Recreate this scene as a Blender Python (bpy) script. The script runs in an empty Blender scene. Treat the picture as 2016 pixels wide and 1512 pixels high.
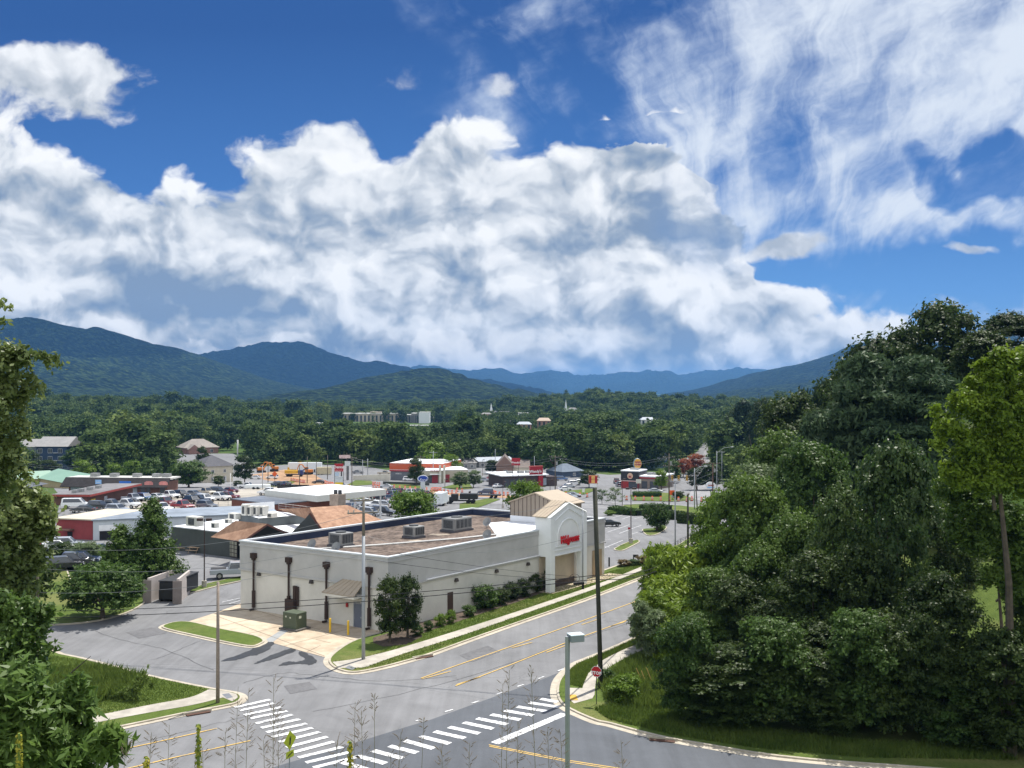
import bpy, bmesh, math, random
import numpy as np
from mathutils import Vector, Matrix
SC = bpy.context.scene
COL = SC.collection
R = math.radians
# ---------------------------------------------------------------- camera
CAMZ = 22.0; FPX = 2000.0; CX = 1008.0; HY = 770.0
cd = bpy.data.cameras.new('camera'); cam = bpy.data.objects.new('camera', cd); COL.objects.link(cam)
cam.location = (0, 0, CAMZ)
cam.rotation_euler = (R(90) + math.atan((HY-756)/FPX), 0, 0)
cd.sensor_width = 36.0; cd.lens = 36.0*FPX/2016.0
cd.clip_start = 0.1; cd.clip_end = 60000
SC.camera = cam
SC.view_settings.view_transform = 'Standard'; SC.view_settings.look = 'None'
SC.view_settings.exposure = 0.5; SC.view_settings.gamma = 1.0
SC.cycles.use_denoising = True
SC.cycles.max_bounces = 6; SC.cycles.diffuse_bounces = 2; SC.cycles.glossy_bounces = 2
SC.cycles.transparent_max_bounces = 6; SC.cycles.transmission_bounces = 3; SC.cycles.volume_bounces = 0
# ---------------------------------------------------------------- sun
SUN_AZ = 35.0; SUN_EL = 65.0          # azimuth east of the view direction (+Y)
sl = bpy.data.lights.new('sun', 'SUN'); sl.energy = 4.6; sl.angle = R(0.5); sl.color = (1.0, 0.955, 0.88)
sun = bpy.data.objects.new('sun', sl); COL.objects.link(sun)
_sd = Vector((math.sin(R(SUN_AZ))*math.cos(R(SUN_EL)), math.cos(R(SUN_AZ))*math.cos(R(SUN_EL)), math.sin(R(SUN_EL))))
sun.rotation_euler = (-_sd).to_track_quat('-Z', 'Y').to_euler()
sun.location = (60, 90, 200)

# ---------------------------------------------------------------- node expression helper
class E:
    """tiny wrapper so that shader maths reads like maths"""
    def __init__(s, nt, sock): s.nt = nt; s.s = sock
    def _m(s, op, *a, clamp=False):
        n = s.nt.nodes.new('ShaderNodeMath'); n.operation = op; n.use_clamp = clamp
        for i, v in enumerate((s,)+a):
            if isinstance(v, E): s.nt.links.new(v.s, n.inputs[i])
            else: n.inputs[i].default_value = float(v)
        return E(s.nt, n.outputs[0])
    def __add__(s, o): return s._m('ADD', o)
    __radd__ = __add__
    def __sub__(s, o): return s._m('SUBTRACT', o)
    def __rsub__(s, o): return s._m('MULTIPLY', -1.0)._m('ADD', o)
    def __mul__(s, o): return s._m('MULTIPLY', o)
    __rmul__ = __mul__
    def __truediv__(s, o): return s._m('DIVIDE', o)
    def abs(s): return s._m('ABSOLUTE')
    def max(s, o): return s._m('MAXIMUM', o)
    def min(s, o): return s._m('MINIMUM', o)
    def pow(s, o): return s._m('POWER', o)
    def clamp(s): return s._m('ADD', 0.0, clamp=True)
    def smooth(s, a, b, lo=0.0, hi=1.0):
        n = s.nt.nodes.new('ShaderNodeMapRange'); n.interpolation_type = 'SMOOTHSTEP'
        s.nt.links.new(s.s, n.inputs[0])
        for i, v in zip((1, 2, 3, 4), (a, b, lo, hi)): n.inputs[i].default_value = v
        return E(s.nt, n.outputs[0])
def xyz(nt, x, y, z=0.0):
    n = nt.nodes.new('ShaderNodeCombineXYZ')
    for i, v in enumerate((x, y, z)):
        if isinstance(v, E): nt.links.new(v.s, n.inputs[i])
        else: n.inputs[i].default_value = v
    return n.outputs[0]
def noise(nt, vec, scale, detail=4.0, rough=0.5, dist=0.0, dims='3D', out=0):
    n = nt.nodes.new('ShaderNodeTexNoise'); n.noise_dimensions = dims
    if vec is not None: nt.links.new(vec, n.inputs['Vector'])
    n.inputs['Scale'].default_value = scale; n.inputs['Detail'].default_value = detail
    n.inputs['Roughness'].default_value = rough; n.inputs['Distortion'].default_value = dist
    return E(nt, n.outputs[out])
def voro(nt, vec, scale, detail=0.0, rough=0.5, feature='F1', smooth=None, out='Distance', rnd=1.0, dims='3D'):
    n = nt.nodes.new('ShaderNodeTexVoronoi'); n.voronoi_dimensions = dims; n.feature = feature
    if vec is not None: nt.links.new(vec, n.inputs['Vector'])
    n.inputs['Scale'].default_value = scale
    n.inputs['Detail'].default_value = detail; n.inputs['Roughness'].default_value = rough
    n.inputs['Randomness'].default_value = rnd
    if feature == 'SMOOTH_F1' and smooth is not None: n.inputs['Smoothness'].default_value = smooth
    return E(nt, n.outputs[out])
def mixc(nt, f, a, b):
    n = nt.nodes.new('ShaderNodeMix'); n.data_type = 'RGBA'
    for idx, v in ((0, f), (6, a), (7, b)):
        if isinstance(v, E): nt.links.new(v.s, n.inputs[idx])
        elif isinstance(v, bpy.types.NodeSocket): nt.links.new(v, n.inputs[idx])
        elif idx == 0: n.inputs[0].default_value = v
        else: n.inputs[idx].default_value = (*v[:3], 1.0)
    return n.outputs[2]
def ramp(nt, fac, stops, interp='LINEAR'):
    n = nt.nodes.new('ShaderNodeValToRGB'); n.color_ramp.interpolation = interp
    cr = n.color_ramp
    while len(cr.elements) > 1: cr.elements.remove(cr.elements[-1])
    for i, (p, c) in enumerate(stops):
        e = cr.elements[0] if i == 0 else cr.elements.new(p)
        e.position = p
        e.color = (c, c, c, 1) if not hasattr(c, '__len__') else (*c[:3], 1)
    nt.links.new(fac.s if isinstance(fac, E) else fac, n.inputs[0])
    return n.outputs[0]

# ---------------------------------------------------------------- world: Nishita sky + procedural clouds
def build_world():
    w = bpy.data.worlds.new('World'); SC.world = w; w.use_nodes = True
    nt = w.node_tree; nt.nodes.clear()
    out = nt.nodes.new('ShaderNodeOutputWorld')
    sky = nt.nodes.new('ShaderNodeTexSky'); sky.sky_type = 'NISHITA'; sky.sun_disc = False
    sky.sun_elevation = R(SUN_EL); sky.sun_rotation = R(SUN_AZ); sky.altitude = 900
    sky.air_density = 1.0; sky.dust_density = 0.35; sky.ozone_density = 2.5
    tc = nt.nodes.new('ShaderNodeTexCoord')
    sp = nt.nodes.new('ShaderNodeSeparateXYZ'); nt.links.new(tc.outputs['Generated'], sp.inputs[0])
    dx, dy, dz = (E(nt, sp.outputs[i]) for i in range(3))
    ya = dy.abs().max(0.2)
    u = dx/ya; v = dz/ya
    # slow warp makes outlines irregular
    P0 = xyz(nt, u, v, 0.0)
    def nz(vec, sc, det, ro, di=0.0): return noise(nt, vec, sc, det, ro, di, '2D')
    wn = nt.nodes.new('ShaderNodeTexNoise'); wn.noise_dimensions = '2D'; nt.links.new(P0, wn.inputs['Vector']); wn.inputs['Scale'].default_value = 11; wn.inputs['Detail'].default_value = 4
    ws = nt.nodes.new('ShaderNodeSeparateColor'); nt.links.new(wn.outputs['Color'], ws.inputs[0])
    w0 = E(nt, ws.outputs[0])-0.5; w1 = E(nt, ws.outputs[1])-0.5; w2 = E(nt, ws.outputs[2])-0.5
    uw = u + w0*0.05
    vw = v + w1*0.035
    def X(px): return (px-CX)/FPX
    def Y(py): return (HY-py)/FPX
    # upper outline of the cumulus bank
    tops = [(-192,235),(0,243),(95,258),(180,285),(235,318),(290,352),(330,345),(420,318),(500,285),(545,250),(590,222),(700,224),
            (800,240),(850,225),(905,206),(960,235),(1040,248),(1100,232),(1150,205),(1230,188),(1330,205),(1400,240),(1450,300),(1500,420),
            (1510,505),(1570,555),(1640,580),(1700,588),(1800,600),(1950,632),(2208,650)]
    vt = ramp(nt, (uw+0.6)/1.2, [((X(x)+0.6)/1.2, Y(y)) for x, y in tops])
    vt = E(nt, vt)
    persp = xyz(nt, uw, vw*1.25, 0.0)
    def bill(vec):      # cauliflower field, high in the puffs
        return 1.0-voro(nt, vec, 10, 3.0, 0.55, 'SMOOTH_F1', 0.35, dims='2D')
    b0 = bill(persp)
    fb = nz(persp, 13, 7, 0.56)
    h = (vt - vw)                      # depth below outline
    d = h*17.0 + (b0-0.42)*0.65 + (fb-0.5)*1.45
    def ell(x, y, rx, ry, uu=uw, vv=vw):
        a = (uu-X(x))/(rx/FPX); b = (vv-Y(y))/(ry/FPX)
        return 1.0-(a*a+b*b)
    hn = (fb-0.35)*4.0
    d = d - ((ell(1290, 268, 170, 42)+0.1).max(0.0)*2.2 + (ell(1400, 320, 120, 30)+0.1).max(0.0)*1.8 + ell(1500, 420, 200, 190).max(0.0)*1.5 + ell(1080, 495, 110, 24).max(0.0)*1.5)*hn.clamp()
    a_cu = d.smooth(0.0, 0.30)*(1.0-ell(1430, 400, 170, 190).smooth(0.0, 0.9)*0.30*(1.0-(fb-0.35).clamp()))
    # separate puffs
    wob = (fb-0.5)*3.6
    puff = (ell(90, 170, 205, 88)*1.3 + wob).max(ell(-80, 150, 160, 80)*1.5 + wob)
    puff2 = ell(1565, 490, 120, 30, uw, vw-(uw-X(1565))*0.22)*1.1 + wob*0.9
    puff3 = ell(1905, 497, 55, 12)*1.0 + wob*0.6
    puff4 = ell(808, 165, 75, 40)*0.55 + wob*1.1 - 0.25
    puff5 = ell(990, 166, 42, 22)*0.7 + wob*1.1 - 0.1
    a_p = puff.smooth(0.0, 0.8).max(puff2.smooth(0.1, 0.8)*0.95).max(puff3.smooth(0.1, 0.9)*0.8).max(puff4.smooth(0.1, 1.2)*0.5).max(puff5.smooth(0.1, 1.0)*0.75)
    # streaked high cloud fanning over the right half
    uc = u-X(1500); vc = v-Y(900)
    ang = uc._m('ARCTAN2', vc); rad = (uc*uc+vc*vc)._m('SQRT')
    ci_v = xyz(nt, ang*2.3+w2*0.42+w1*0.2, rad*1.9+w0*0.3, 0.0)
    s1 = nz(ci_v, 3.0, 8, 0.60, 0.25)
    ci_v2 = xyz(nt, u*0.9+v*0.55, (v*0.9-u*0.42)*3.0, 0.0)
    s2 = nz(ci_v2, 7.5, 8, 0.60, 0.15)
    s3 = nz(P0, 4.4, 5, 0.5)
    u_, v_ = u, v
    u = u + w2*0.22 + (s3-0.5)*0.25; v = v + w0*0.12 + (s3-0.5)*0.12
    mC = (ell(1500, 190, 600, 310, u, v)*1.2).max(ell(1230, 60, 360, 200, u, v)*0.8).max(ell(1750, 330, 440, 130, u, v)*1.0).max(ell(1930, 420, 330, 75, u, v)*1.1)
    mC = mC.max(ell(1900, 20, 600, 360, u, v)*1.4).max(ell(2000, 612, 620, 26, u, v)*0.55)
    mC = mC - (ell(1900, 330, 230, 80, u, v)+s3*0.8-0.4).clamp()*0.8
    ci = mC.clamp()*0.66 + (s1-0.5)*1.3 + (s2-0.5)*0.9 + (s3-0.5)*1.3
    a_ci = ci.smooth(-0.05, 1.0)*0.95*mC.smooth(-0.45, 0.45)
    u, v = u_, v_
    # cumulus shade: sun is high and to the right, so tops and right flanks are bright
    b1 = bill(xyz(nt, uw+0.010, vw*1.25+0.020, 0.0))
    big0 = nz(persp, 6.5, 6, 0.55); big1 = nz(xyz(nt, uw+0.018, vw*1.25+0.042, 0.0), 6.5, 5, 0.55)
    med0 = nz(persp, 22, 5, 0.55); med1 = nz(xyz(nt, uw+0.006, vw*1.25+0.013, 0.0), 22, 4, 0.55)
    fin0 = nz(persp, 60, 4, 0.6); fin1 = nz(xyz(nt, uw+0.002, vw*1.25+0.005, 0.0), 60, 3, 0.6)
    emb = (b0-b1)*1.55 + (big0-big1)*2.3 + (med0-med1)*0.9 + (fin0-fin1)*0.35
    low = nz(xyz(nt, uw*1.0+3.0, vw*2.0, 0.0), 4.2, 4, 0.5)
    base = emb*0.62 + (low-0.5)*0.7 + (fb-0.5)*0.30
    lum = base + 0.60 + h.smooth(0.0, 0.07, 0.34, 0.0) + h.smooth(0.07, 0.24, 0.0, -0.10)
    # nearer cumulus heaps in front of the bank, each with a lit crest and a grey foot
    fronts = [([(-192,400),(0,425),(70,455),(112,415),(160,392),(210,385),(250,358),(300,362),(350,385),(410,430),(430,500),(560,540),(700,470),(800,420),(900,400),(1000,380),
                (1100,365),(1200,330),(1330,310),(1430,330),(1500,420),(1600,700),(2208,770)], 0.055, 0.26, 0.47),
              ([(-192,520),(0,500),(80,545),(150,520),(200,560),(260,540),(330,585),(420,560),(500,600),(600,560),(700,600),(780,560),(860,590),(950,545),(1000,520),(1080,515),
                (1180,520),(1260,545),(1330,560),(1420,530),(1500,560),(1570,590),(1700,640),(2208,700)], 0.045, 0.22, 0.44),
              ([(-192,640),(0,600),(100,640),(200,585),(300,660),(380,640),(480,665),(560,640),(640,690),(700,650),(800,690),(900,640),(1000,655),(1060,680),(1150,670),(1220,665),
                (1290,700),(1400,665),(1500,650),(1590,610),(1650,593),(1700,615),(1800,640),(2208,680)], 0.035, 0.26, 0.52)]
    for k, (pts, dep, crest, mid) in enumerate(fronts):
        sh_u = uw + (k+1)*0.37; 
        n1 = nz(xyz(nt, sh_u, vw*1.2, 0.0), 15, 6, 0.55)
        vk = E(nt, ramp(nt, (uw+0.6)/1.2, [((X(x)+0.6)/1.2, Y(y)) for x, y in pts]))
        hk = vk - vw
        dk = hk*20.0 + (n1-0.5)*2.9 + (b0-0.40)*1.3
        ak = dk.smooth(0.0, 0.28 if k < 2 else 0.22)*(0.9 - hk.smooth(0.03, 0.16)*0.75)*(nz(xyz(nt, u+k*2.0, v, 0.0), 5.0, 2, 0.5).smooth(0.36, 0.56))
        lk = base*1.25 + mid + dk.smooth(0.0, 1.6, crest, 0.0) - hk.smooth(0.02, dep*1.8)*0.10
        lum = lum + ak*(lk - lum)
    lum = lum - ell(150, 610, 330, 70).max(0.0)*0.20 + ell(1450, 650, 560, 70).max(0.0)*0.14
    lum = (lum-0.5)*1.10 + 0.54; lum = lum - (lum-0.82).max(0.0)*0.62 + (fb-0.5)*0.12
    cuc = ramp(nt, lum.clamp(), [(0.0, (0.22,0.30,0.43)), (0.25, (0.33,0.40,0.50)), (0.5, (0.48,0.53,0.60)), (0.75, (0.65,0.69,0.74)), (0.92, (0.84,0.86,0.885)), (1.0, (0.93,0.94,0.95))])
    puffc = mixc(nt, (0.55 + (fb-0.5)*1.6 + emb*0.6).clamp(), (0.42, 0.47, 0.54), (0.86, 0.88, 0.91))
    bl = nt.nodes.new('ShaderNodeVectorMath'); bl.operation = 'SCALE'; nt.links.new(sky.outputs[0], bl.inputs[0]); bl.inputs['Scale'].default_value = SKY_S
    # Nishita pulled towards the deep summer blue of high country air
    deep = ramp(nt, v, [(0.0, (0.16,0.37,0.70)), (0.10, (0.085,0.27,0.64)), (0.20, (0.034,0.15,0.46)), (0.36, (0.012,0.078,0.30)), (1.0, (0.015,0.08,0.28))])
    c0 = mixc(nt, 0.90, bl.outputs[0], deep)
    c = mixc(nt, a_ci, c0, mixc(nt, a_ci, (0.42, 0.54, 0.76), (0.74, 0.80, 0.88)))
    c = mixc(nt, a_p, c, puffc)
    c = mixc(nt, a_cu, c, cuc)
    # below the horizon: dull ground colour
    c = mixc(nt, v.smooth(-0.03, -0.005), (0.10, 0.12, 0.10), c)
    # glow added to the unseen sky overhead and behind to lift shaded walls
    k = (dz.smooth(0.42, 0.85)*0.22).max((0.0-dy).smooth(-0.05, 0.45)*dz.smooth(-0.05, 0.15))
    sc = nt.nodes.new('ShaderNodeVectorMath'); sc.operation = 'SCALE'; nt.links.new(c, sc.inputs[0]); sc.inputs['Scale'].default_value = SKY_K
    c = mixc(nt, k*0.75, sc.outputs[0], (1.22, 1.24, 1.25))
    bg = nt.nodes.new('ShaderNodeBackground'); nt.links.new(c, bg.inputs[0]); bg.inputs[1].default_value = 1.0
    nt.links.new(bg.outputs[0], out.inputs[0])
    w.cycles.sampling_method = 'MANUAL'; w.cycles.sample_map_resolution = 1024
SKY_S = 0.10; SKY_K = 0.78
build_world()
# ================================================================ helpers
rng = random.Random(7)
def sstep(a, b, x):
    t = np.clip((x-a)/(b-a), 0, 1); return t*t*(3-2*t)
_ys = np.linspace(-300, 16000, 16301)
def _tab(pts, sm):
    v = np.interp(_ys, [p[0] for p in pts], [p[1] for p in pts])
    k = np.ones(sm)/sm
    vp = np.concatenate([np.full(sm, v[0]), v, np.full(sm, v[-1])])
    return np.convolve(vp, k, 'same')[sm:-sm]
_NEAR = [(-300,21.5),(1,20.5),(4,19.9),(6,18.2),(10,14.6),(20,8.6),(30,4.4),(40,1.4),(47,0),(51,0)]
_R = _tab([(-300,0),(128,0),(160,-1.4),(200,-3.6),(250,-6.6),(300,-9),(350,-11),(400,-12),(500,-13),(700,-14),(1000,-15),(1500,-15),(2000,-15),(3000,-10),(16000,-10)], 13)
_L = _tab([(-300,0),(128,0),(160,-0.5),(200,-1.0),(250,-3.2),(300,-7),(350,-10.3),(400,-12),(500,-13),(700,-14),(1000,-15),(1500,-15),(2000,-15),(3000,-10),(16000,-10)], 13)
_N = np.interp(_ys, [p[0] for p in _NEAR], [p[1] for p in _NEAR])
_N = np.convolve(np.concatenate([np.full(3,_N[0]),_N,np.full(3,_N[-1])]), np.ones(3)/3, 'same')[3:-3]
def zt(x, y):
    x = np.asarray(x, float); y = np.asarray(y, float)
    i = (y-_ys[0])/(_ys[1]-_ys[0])
    i0 = np.clip(np.floor(i).astype(int), 0, len(_ys)-2); f = np.clip(i-i0, 0, 1)
    r = _R[i0]*(1-f)+_R[i0+1]*f; l = _L[i0]*(1-f)+_L[i0+1]*f; n = _N[i0]*(1-f)+_N[i0+1]*f
    s = sstep(-55, -15, x)
    z = l*(1-s)+r*s
    z = np.where(y < 51, n, z)
    # wooded hill on the right of the street
    line = 9.9+0.70*(y-89)
    hill = 30*sstep(3, 38, x-line)*sstep(78, 112, y)
    fade = 1-sstep(230, 330, y)
    # low wooded rises across the valley
    g = lambda cx, cy, rx, ry, h: h*np.exp(-((x-cx)/rx)**2-((y-cy)/ry)**2)
    far = g(125, 1500, 120, 300, 21)+g(-500, 1050, 240, 200, 16)+g(-900, 1300, 400, 260, 14)+g(330, 1250, 160, 220, 12)
    return z+hill*fade+far
def ztf(x, y): return float(zt(x, y))
def G(px, py, off=0.0):
    """point of the ground that the ray through photo pixel (px, py) reaches"""
    kx = (px-CX)/FPX; kz = (py-HY)/FPX
    d = 50.0
    for _ in range(4000):
        if CAMZ-kz*d <= ztf(kx*d, d)+off: break
        d += 1.0
    a, b = d-1.0, d
    for _ in range(18):
        m = (a+b)/2
        if CAMZ-kz*m <= ztf(kx*m, m)+off: b = m
        else: a = m
    return Vector((kx*b, b, ztf(kx*b, b)+off))
def W(px, py, z):
    """point at height z on the ray through photo pixel (px, py)"""
    d = (CAMZ-z)*FPX/(py-HY); return Vector(((px-CX)/FPX*d, d, z))
def U(px, py, d):
    """point at depth d on the ray through photo pixel (px, py)"""
    return Vector(((px-CX)/FPX*d, d, CAMZ-(py-HY)/FPX*d))
# ---------------------------------------------------------------- objects and tags
def tag(o, label=None, cat=None, group=None, kind=None):
    if label: o['label'] = label
    if cat: o['category'] = cat
    if group: o['group'] = group
    if kind: o['kind'] = kind
    return o
def thing(name, label, cat, loc=(0,0,0), rz=0.0, group=None):
    o = bpy.data.objects.new(name, None); COL.objects.link(o); o.empty_display_size = 0.3
    o.location = loc; o.rotation_euler = (0, 0, rz)
    return tag(o, label, cat, group)
def link(name, me, mat=None, parent=None, loc=None):
    o = bpy.data.objects.new(name, me); COL.objects.link(o)
    if parent: o.parent = parent
    if loc is not None: o.location = loc
    if mat is not None and not me.materials:
        for m in (mat if isinstance(mat, (list, tuple)) else [mat]): me.materials.append(m)
    return o
_children = {}
def kids(o):
    return [c for c in bpy.data.objects if c.parent == o]
def copy_tree(o, parent=None, swap=None):
    c = o.copy(); COL.objects.link(c)
    if parent is not None: c.parent = parent; c.matrix_parent_inverse = o.matrix_parent_inverse.copy()
    if swap and o.data and o.data.materials and o.data.materials[0] and o.data.materials[0].name in swap:
        key = (o.data.name, swap[o.data.materials[0].name].name)
        if key not in _meshvar:
            m = o.data.copy(); m.materials[0] = swap[o.data.materials[0].name]; _meshvar[key] = m
        c.data = _meshvar[key]
    for ch in _kidcache.setdefault(o.name, kids(o)): copy_tree(ch, c, swap)
    return c
_meshvar = {}; _kidcache = {}
class MB:
    def __init__(s): s.v = []; s.f = []; s.m = []; s.cm = 0
    def add(s, vs, fs):
        b = len(s.v); s.v += [tuple(v) for v in vs]; s.f += [tuple(i+b for i in f) for f in fs]; s.m += [s.cm]*len(fs); return s
    def box(s, c, size, rz=0.0, taper=1.0):
        x, y, z = (k/2 for k in size); vs = []
        for k, (sx, sy, sz) in enumerate([(-1,-1,-1),(1,-1,-1),(1,1,-1),(-1,1,-1),(-1,-1,1),(1,-1,1),(1,1,1),(-1,1,1)]):
            t = taper if sz > 0 else 1.0
            v = Vector((sx*x*t, sy*y*t, sz*z)); v.rotate(Matrix.Rotation(rz, 3, 'Z')) if rz else None
            vs.append((v.x+c[0], v.y+c[1], v.z+c[2]))
        return s.add(vs, [(0,3,2,1),(4,5,6,7),(0,1,5,4),(1,2,6,5),(2,3,7,6),(3,0,4,7)])
    def prism(s, poly, z0, z1, cap0=True, cap1=True):
        n = len(poly)
        a = sum(poly[i][0]*poly[(i+1)%n][1]-poly[(i+1)%n][0]*poly[i][1] for i in range(n))
        if a < 0: poly = poly[::-1]
        zz0 = z0 if hasattr(z0, '__len__') else [z0]*n; zz1 = z1 if hasattr(z1, '__len__') else [z1]*n
        if a < 0: zz0 = zz0[::-1]; zz1 = zz1[::-1]
        vs = [(p[0], p[1], zz0[i]) for i, p in enumerate(poly)]+[(p[0], p[1], zz1[i]) for i, p in enumerate(poly)]
        fs = [(i, (i+1)%n, n+(i+1)%n, n+i) for i in range(n)]
        if cap1: fs.append(tuple(range(n, 2*n)))
        if cap0: fs.append(tuple(range(n-1, -1, -1)))
        return s.add(vs, fs)
    def poly(s, pts): return s.add(pts, [tuple(range(len(pts)))])
    def slab(s, pts, n, t):
        """flat polygon given as 3-D points, thickened by t along -n"""
        n = Vector(n).normalized(); k = len(pts); lo = [Vector(p)-n*t for p in pts]
        fs = [tuple(range(k)), tuple(range(2*k-1, k-1, -1))]+[(i, k+i, k+(i+1)%k, (i+1)%k) for i in range(k)]
        return s.add(list(map(tuple, pts))+[tuple(p) for p in lo], fs)
    def tube(s, pts, r, seg=8, cap=True):
        pts = [Vector(p) for p in pts]; rr = r if hasattr(r, '__len__') else [r]*len(pts)
        b = len(s.v); up = Vector((0, 0, 1)); prev = None
        for i, p in enumerate(pts):
            t = (pts[min(i+1, len(pts)-1)]-pts[max(i-1, 0)]).normalized()
            a = prev if prev is not None else (up.cross(t) if abs(t.z) < 0.95 else Vector((1, 0, 0)))
            a = (a - t*a.dot(t)).normalized(); prev = a; c = t.cross(a)
            for k in range(seg):
                w = 2*math.pi*k/seg; q = p+(a*math.cos(w)+c*math.sin(w))*rr[i]; s.v.append(tuple(q))
        for i in range(len(pts)-1):
            for k in range(seg):
                s.f.append((b+i*seg+k, b+i*seg+(k+1)%seg, b+(i+1)*seg+(k+1)%seg, b+(i+1)*seg+k)); s.m.append(s.cm)
        if cap:
            s.f.append(tuple(b+k for k in range(seg-1, -1, -1))); s.f.append(tuple(b+(len(pts)-1)*seg+k for k in range(seg))); s.m += [s.cm]*2
        return s
    def cyl(s, c, r, h, seg=12, r2=None):
        return s.tube([(c[0], c[1], c[2]), (c[0], c[1], c[2]+h)], [r, r if r2 is None else r2], seg)
    def build(s, name, mat, parent=None, smooth=False, loc=None, bevel=0.0):
        me = bpy.data.meshes.new(name); me.from_pydata(s.v, [], s.f)
        ms = mat if isinstance(mat, (list, tuple)) else [mat]
        for m in ms: me.materials.append(m)
        if len(ms) > 1: me.polygons.foreach_set('material_index', s.m)
        if bevel:
            bm = bmesh.new(); bm.from_mesh(me)
            es = [e for e in bm.edges if len(e.link_faces) == 2 and e.calc_face_angle(0) > 0.5]
            bmesh.ops.bevel(bm, geom=es, offset=bevel, segments=1, affect='EDGES'); bm.to_mesh(me); bm.free()
        if smooth: me.polygons.foreach_set('use_smooth', [True]*len(me.polygons))
        me.update()
        o = bpy.data.objects.new(name, me); COL.objects.link(o)
        if parent: o.parent = parent
        if loc is not None: o.location = loc
        return o
def text_mesh(body, size, extrude=0.03, bold=0.0, shear=0.0, ax='CENTER', ay='CENTER', space=1.0):
    cu = bpy.data.curves.new('lettering', 'FONT'); cu.body = body; cu.size = size; cu.extrude = extrude
    cu.offset = bold; cu.shear = shear; cu.align_x = ax; cu.align_y = ay; cu.resolution_u = 2; cu.space_character = space
    o = bpy.data.objects.new('lettering', cu); COL.objects.link(o)
    dg = bpy.context.evaluated_depsgraph_get(); me = bpy.data.meshes.new_from_object(o.evaluated_get(dg))
    bpy.data.objects.remove(o); bpy.data.curves.remove(cu)
    for m in list(me.materials): me.materials.clear(); break
    return me
def letters(body, size, mat, parent, loc, yaw=0.0, name='lettering', **kw):
    """upright lettering whose face looks towards local -Y turned by yaw"""
    me = text_mesh(body, size, **kw); o = link(name, me, mat, parent)
    o.location = loc; o.rotation_euler = (R(90), 0, yaw); return o
# ---------------------------------------------------------------- materials
_M = {}
def mat(name, col, rough=0.8, var=0.12, scale=1.0, bump=0.0, bscale=20.0, metal=0.0, spec=0.4, col2=None, dirt=0.0, coat=0.0):
    if name in _M: return _M[name]
    m = bpy.data.materials.new(name); m.use_nodes = True; nt = m.node_tree
    b = nt.nodes['Principled BSDF']; b.inputs['Roughness'].default_value = rough; b.inputs['Metallic'].default_value = metal
    b.inputs['Specular IOR Level'].default_value = spec; b.inputs['Coat Weight'].default_value = coat; b.inputs['Coat Roughness'].default_value = 0.08
    if var > 0 or col2:
        tc = nt.nodes.new('ShaderNodeTexCoord'); v = tc.outputs['Object']
        n1 = noise(nt, v, scale, 6, 0.6); n2 = noise(nt, v, scale*0.17, 3, 0.5)
        a = tuple(c*(1-var) for c in col); d = tuple(min(1, c*(1+var)) for c in (col2 or col))
        f = (n1*0.6+n2*0.4).smooth(0.36, 0.64)
        c = mixc(nt, f, a, d)
        if dirt:
            s = noise(nt, v, 0.35, 5, 0.7).smooth(0.5, 0.75)*dirt
            c = mixc(nt, s, c, tuple(k*0.45 for k in col))
        nt.links.new(c, b.inputs['Base Color'])
        if bump:
            bn = nt.nodes.new('ShaderNodeBump'); bn.inputs['Strength'].default_value = bump; bn.inputs['Distance'].default_value = 0.05
            nt.links.new(noise(nt, v, bscale, 4, 0.6).s, bn.inputs['Height']); nt.links.new(bn.outputs[0], b.inputs['Normal'])
    else: b.inputs['Base Color'].default_value = (*col, 1)
    _M[name] = m; return m
def leafmat(name, c1, c2, rough=0.5, trans=0.32, spec=0.22, tcol=None):
    if name in _M: return _M[name]
    m = bpy.data.materials.new(name); m.use_nodes = True; nt = m.node_tree
    b = nt.nodes['Principled BSDF']; out = nt.nodes['Material Output']
    oi = nt.nodes.new('ShaderNodeObjectInfo'); ge = nt.nodes.new('ShaderNodeNewGeometry')
    rnd = E(nt, ge.outputs['Random Per Island']); ro = E(nt, oi.outputs['Random'])
    tc = nt.nodes.new('ShaderNodeTexCoord'); cl = noise(nt, tc.outputs['Object'], 0.55, 2, 0.5)
    f = (rnd*0.45+ro*0.45+(cl-0.5)*1.6+0.1).clamp()
    c = mixc(nt, f, c1, c2); nt.links.new(c, b.inputs['Base Color'])
    b.inputs['Roughness'].default_value = rough; b.inputs['Specular IOR Level'].default_value = spec
    tr = nt.nodes.new('ShaderNodeBsdfTranslucent'); tcn = mixc(nt, f, tcol or tuple(min(1, k*1.3) for k in c1), tcol or tuple(min(1, k*1.5) for k in c2)); nt.links.new(tcn, tr.inputs[0])
    mx = nt.nodes.new('ShaderNodeMixShader'); mx.inputs[0].default_value = trans
    nt.links.new(b.outputs[0], mx.inputs[1]); nt.links.new(tr.outputs[0], mx.inputs[2]); nt.links.new(mx.outputs[0], out.inputs[0])
    _M[name] = m; return m
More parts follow.
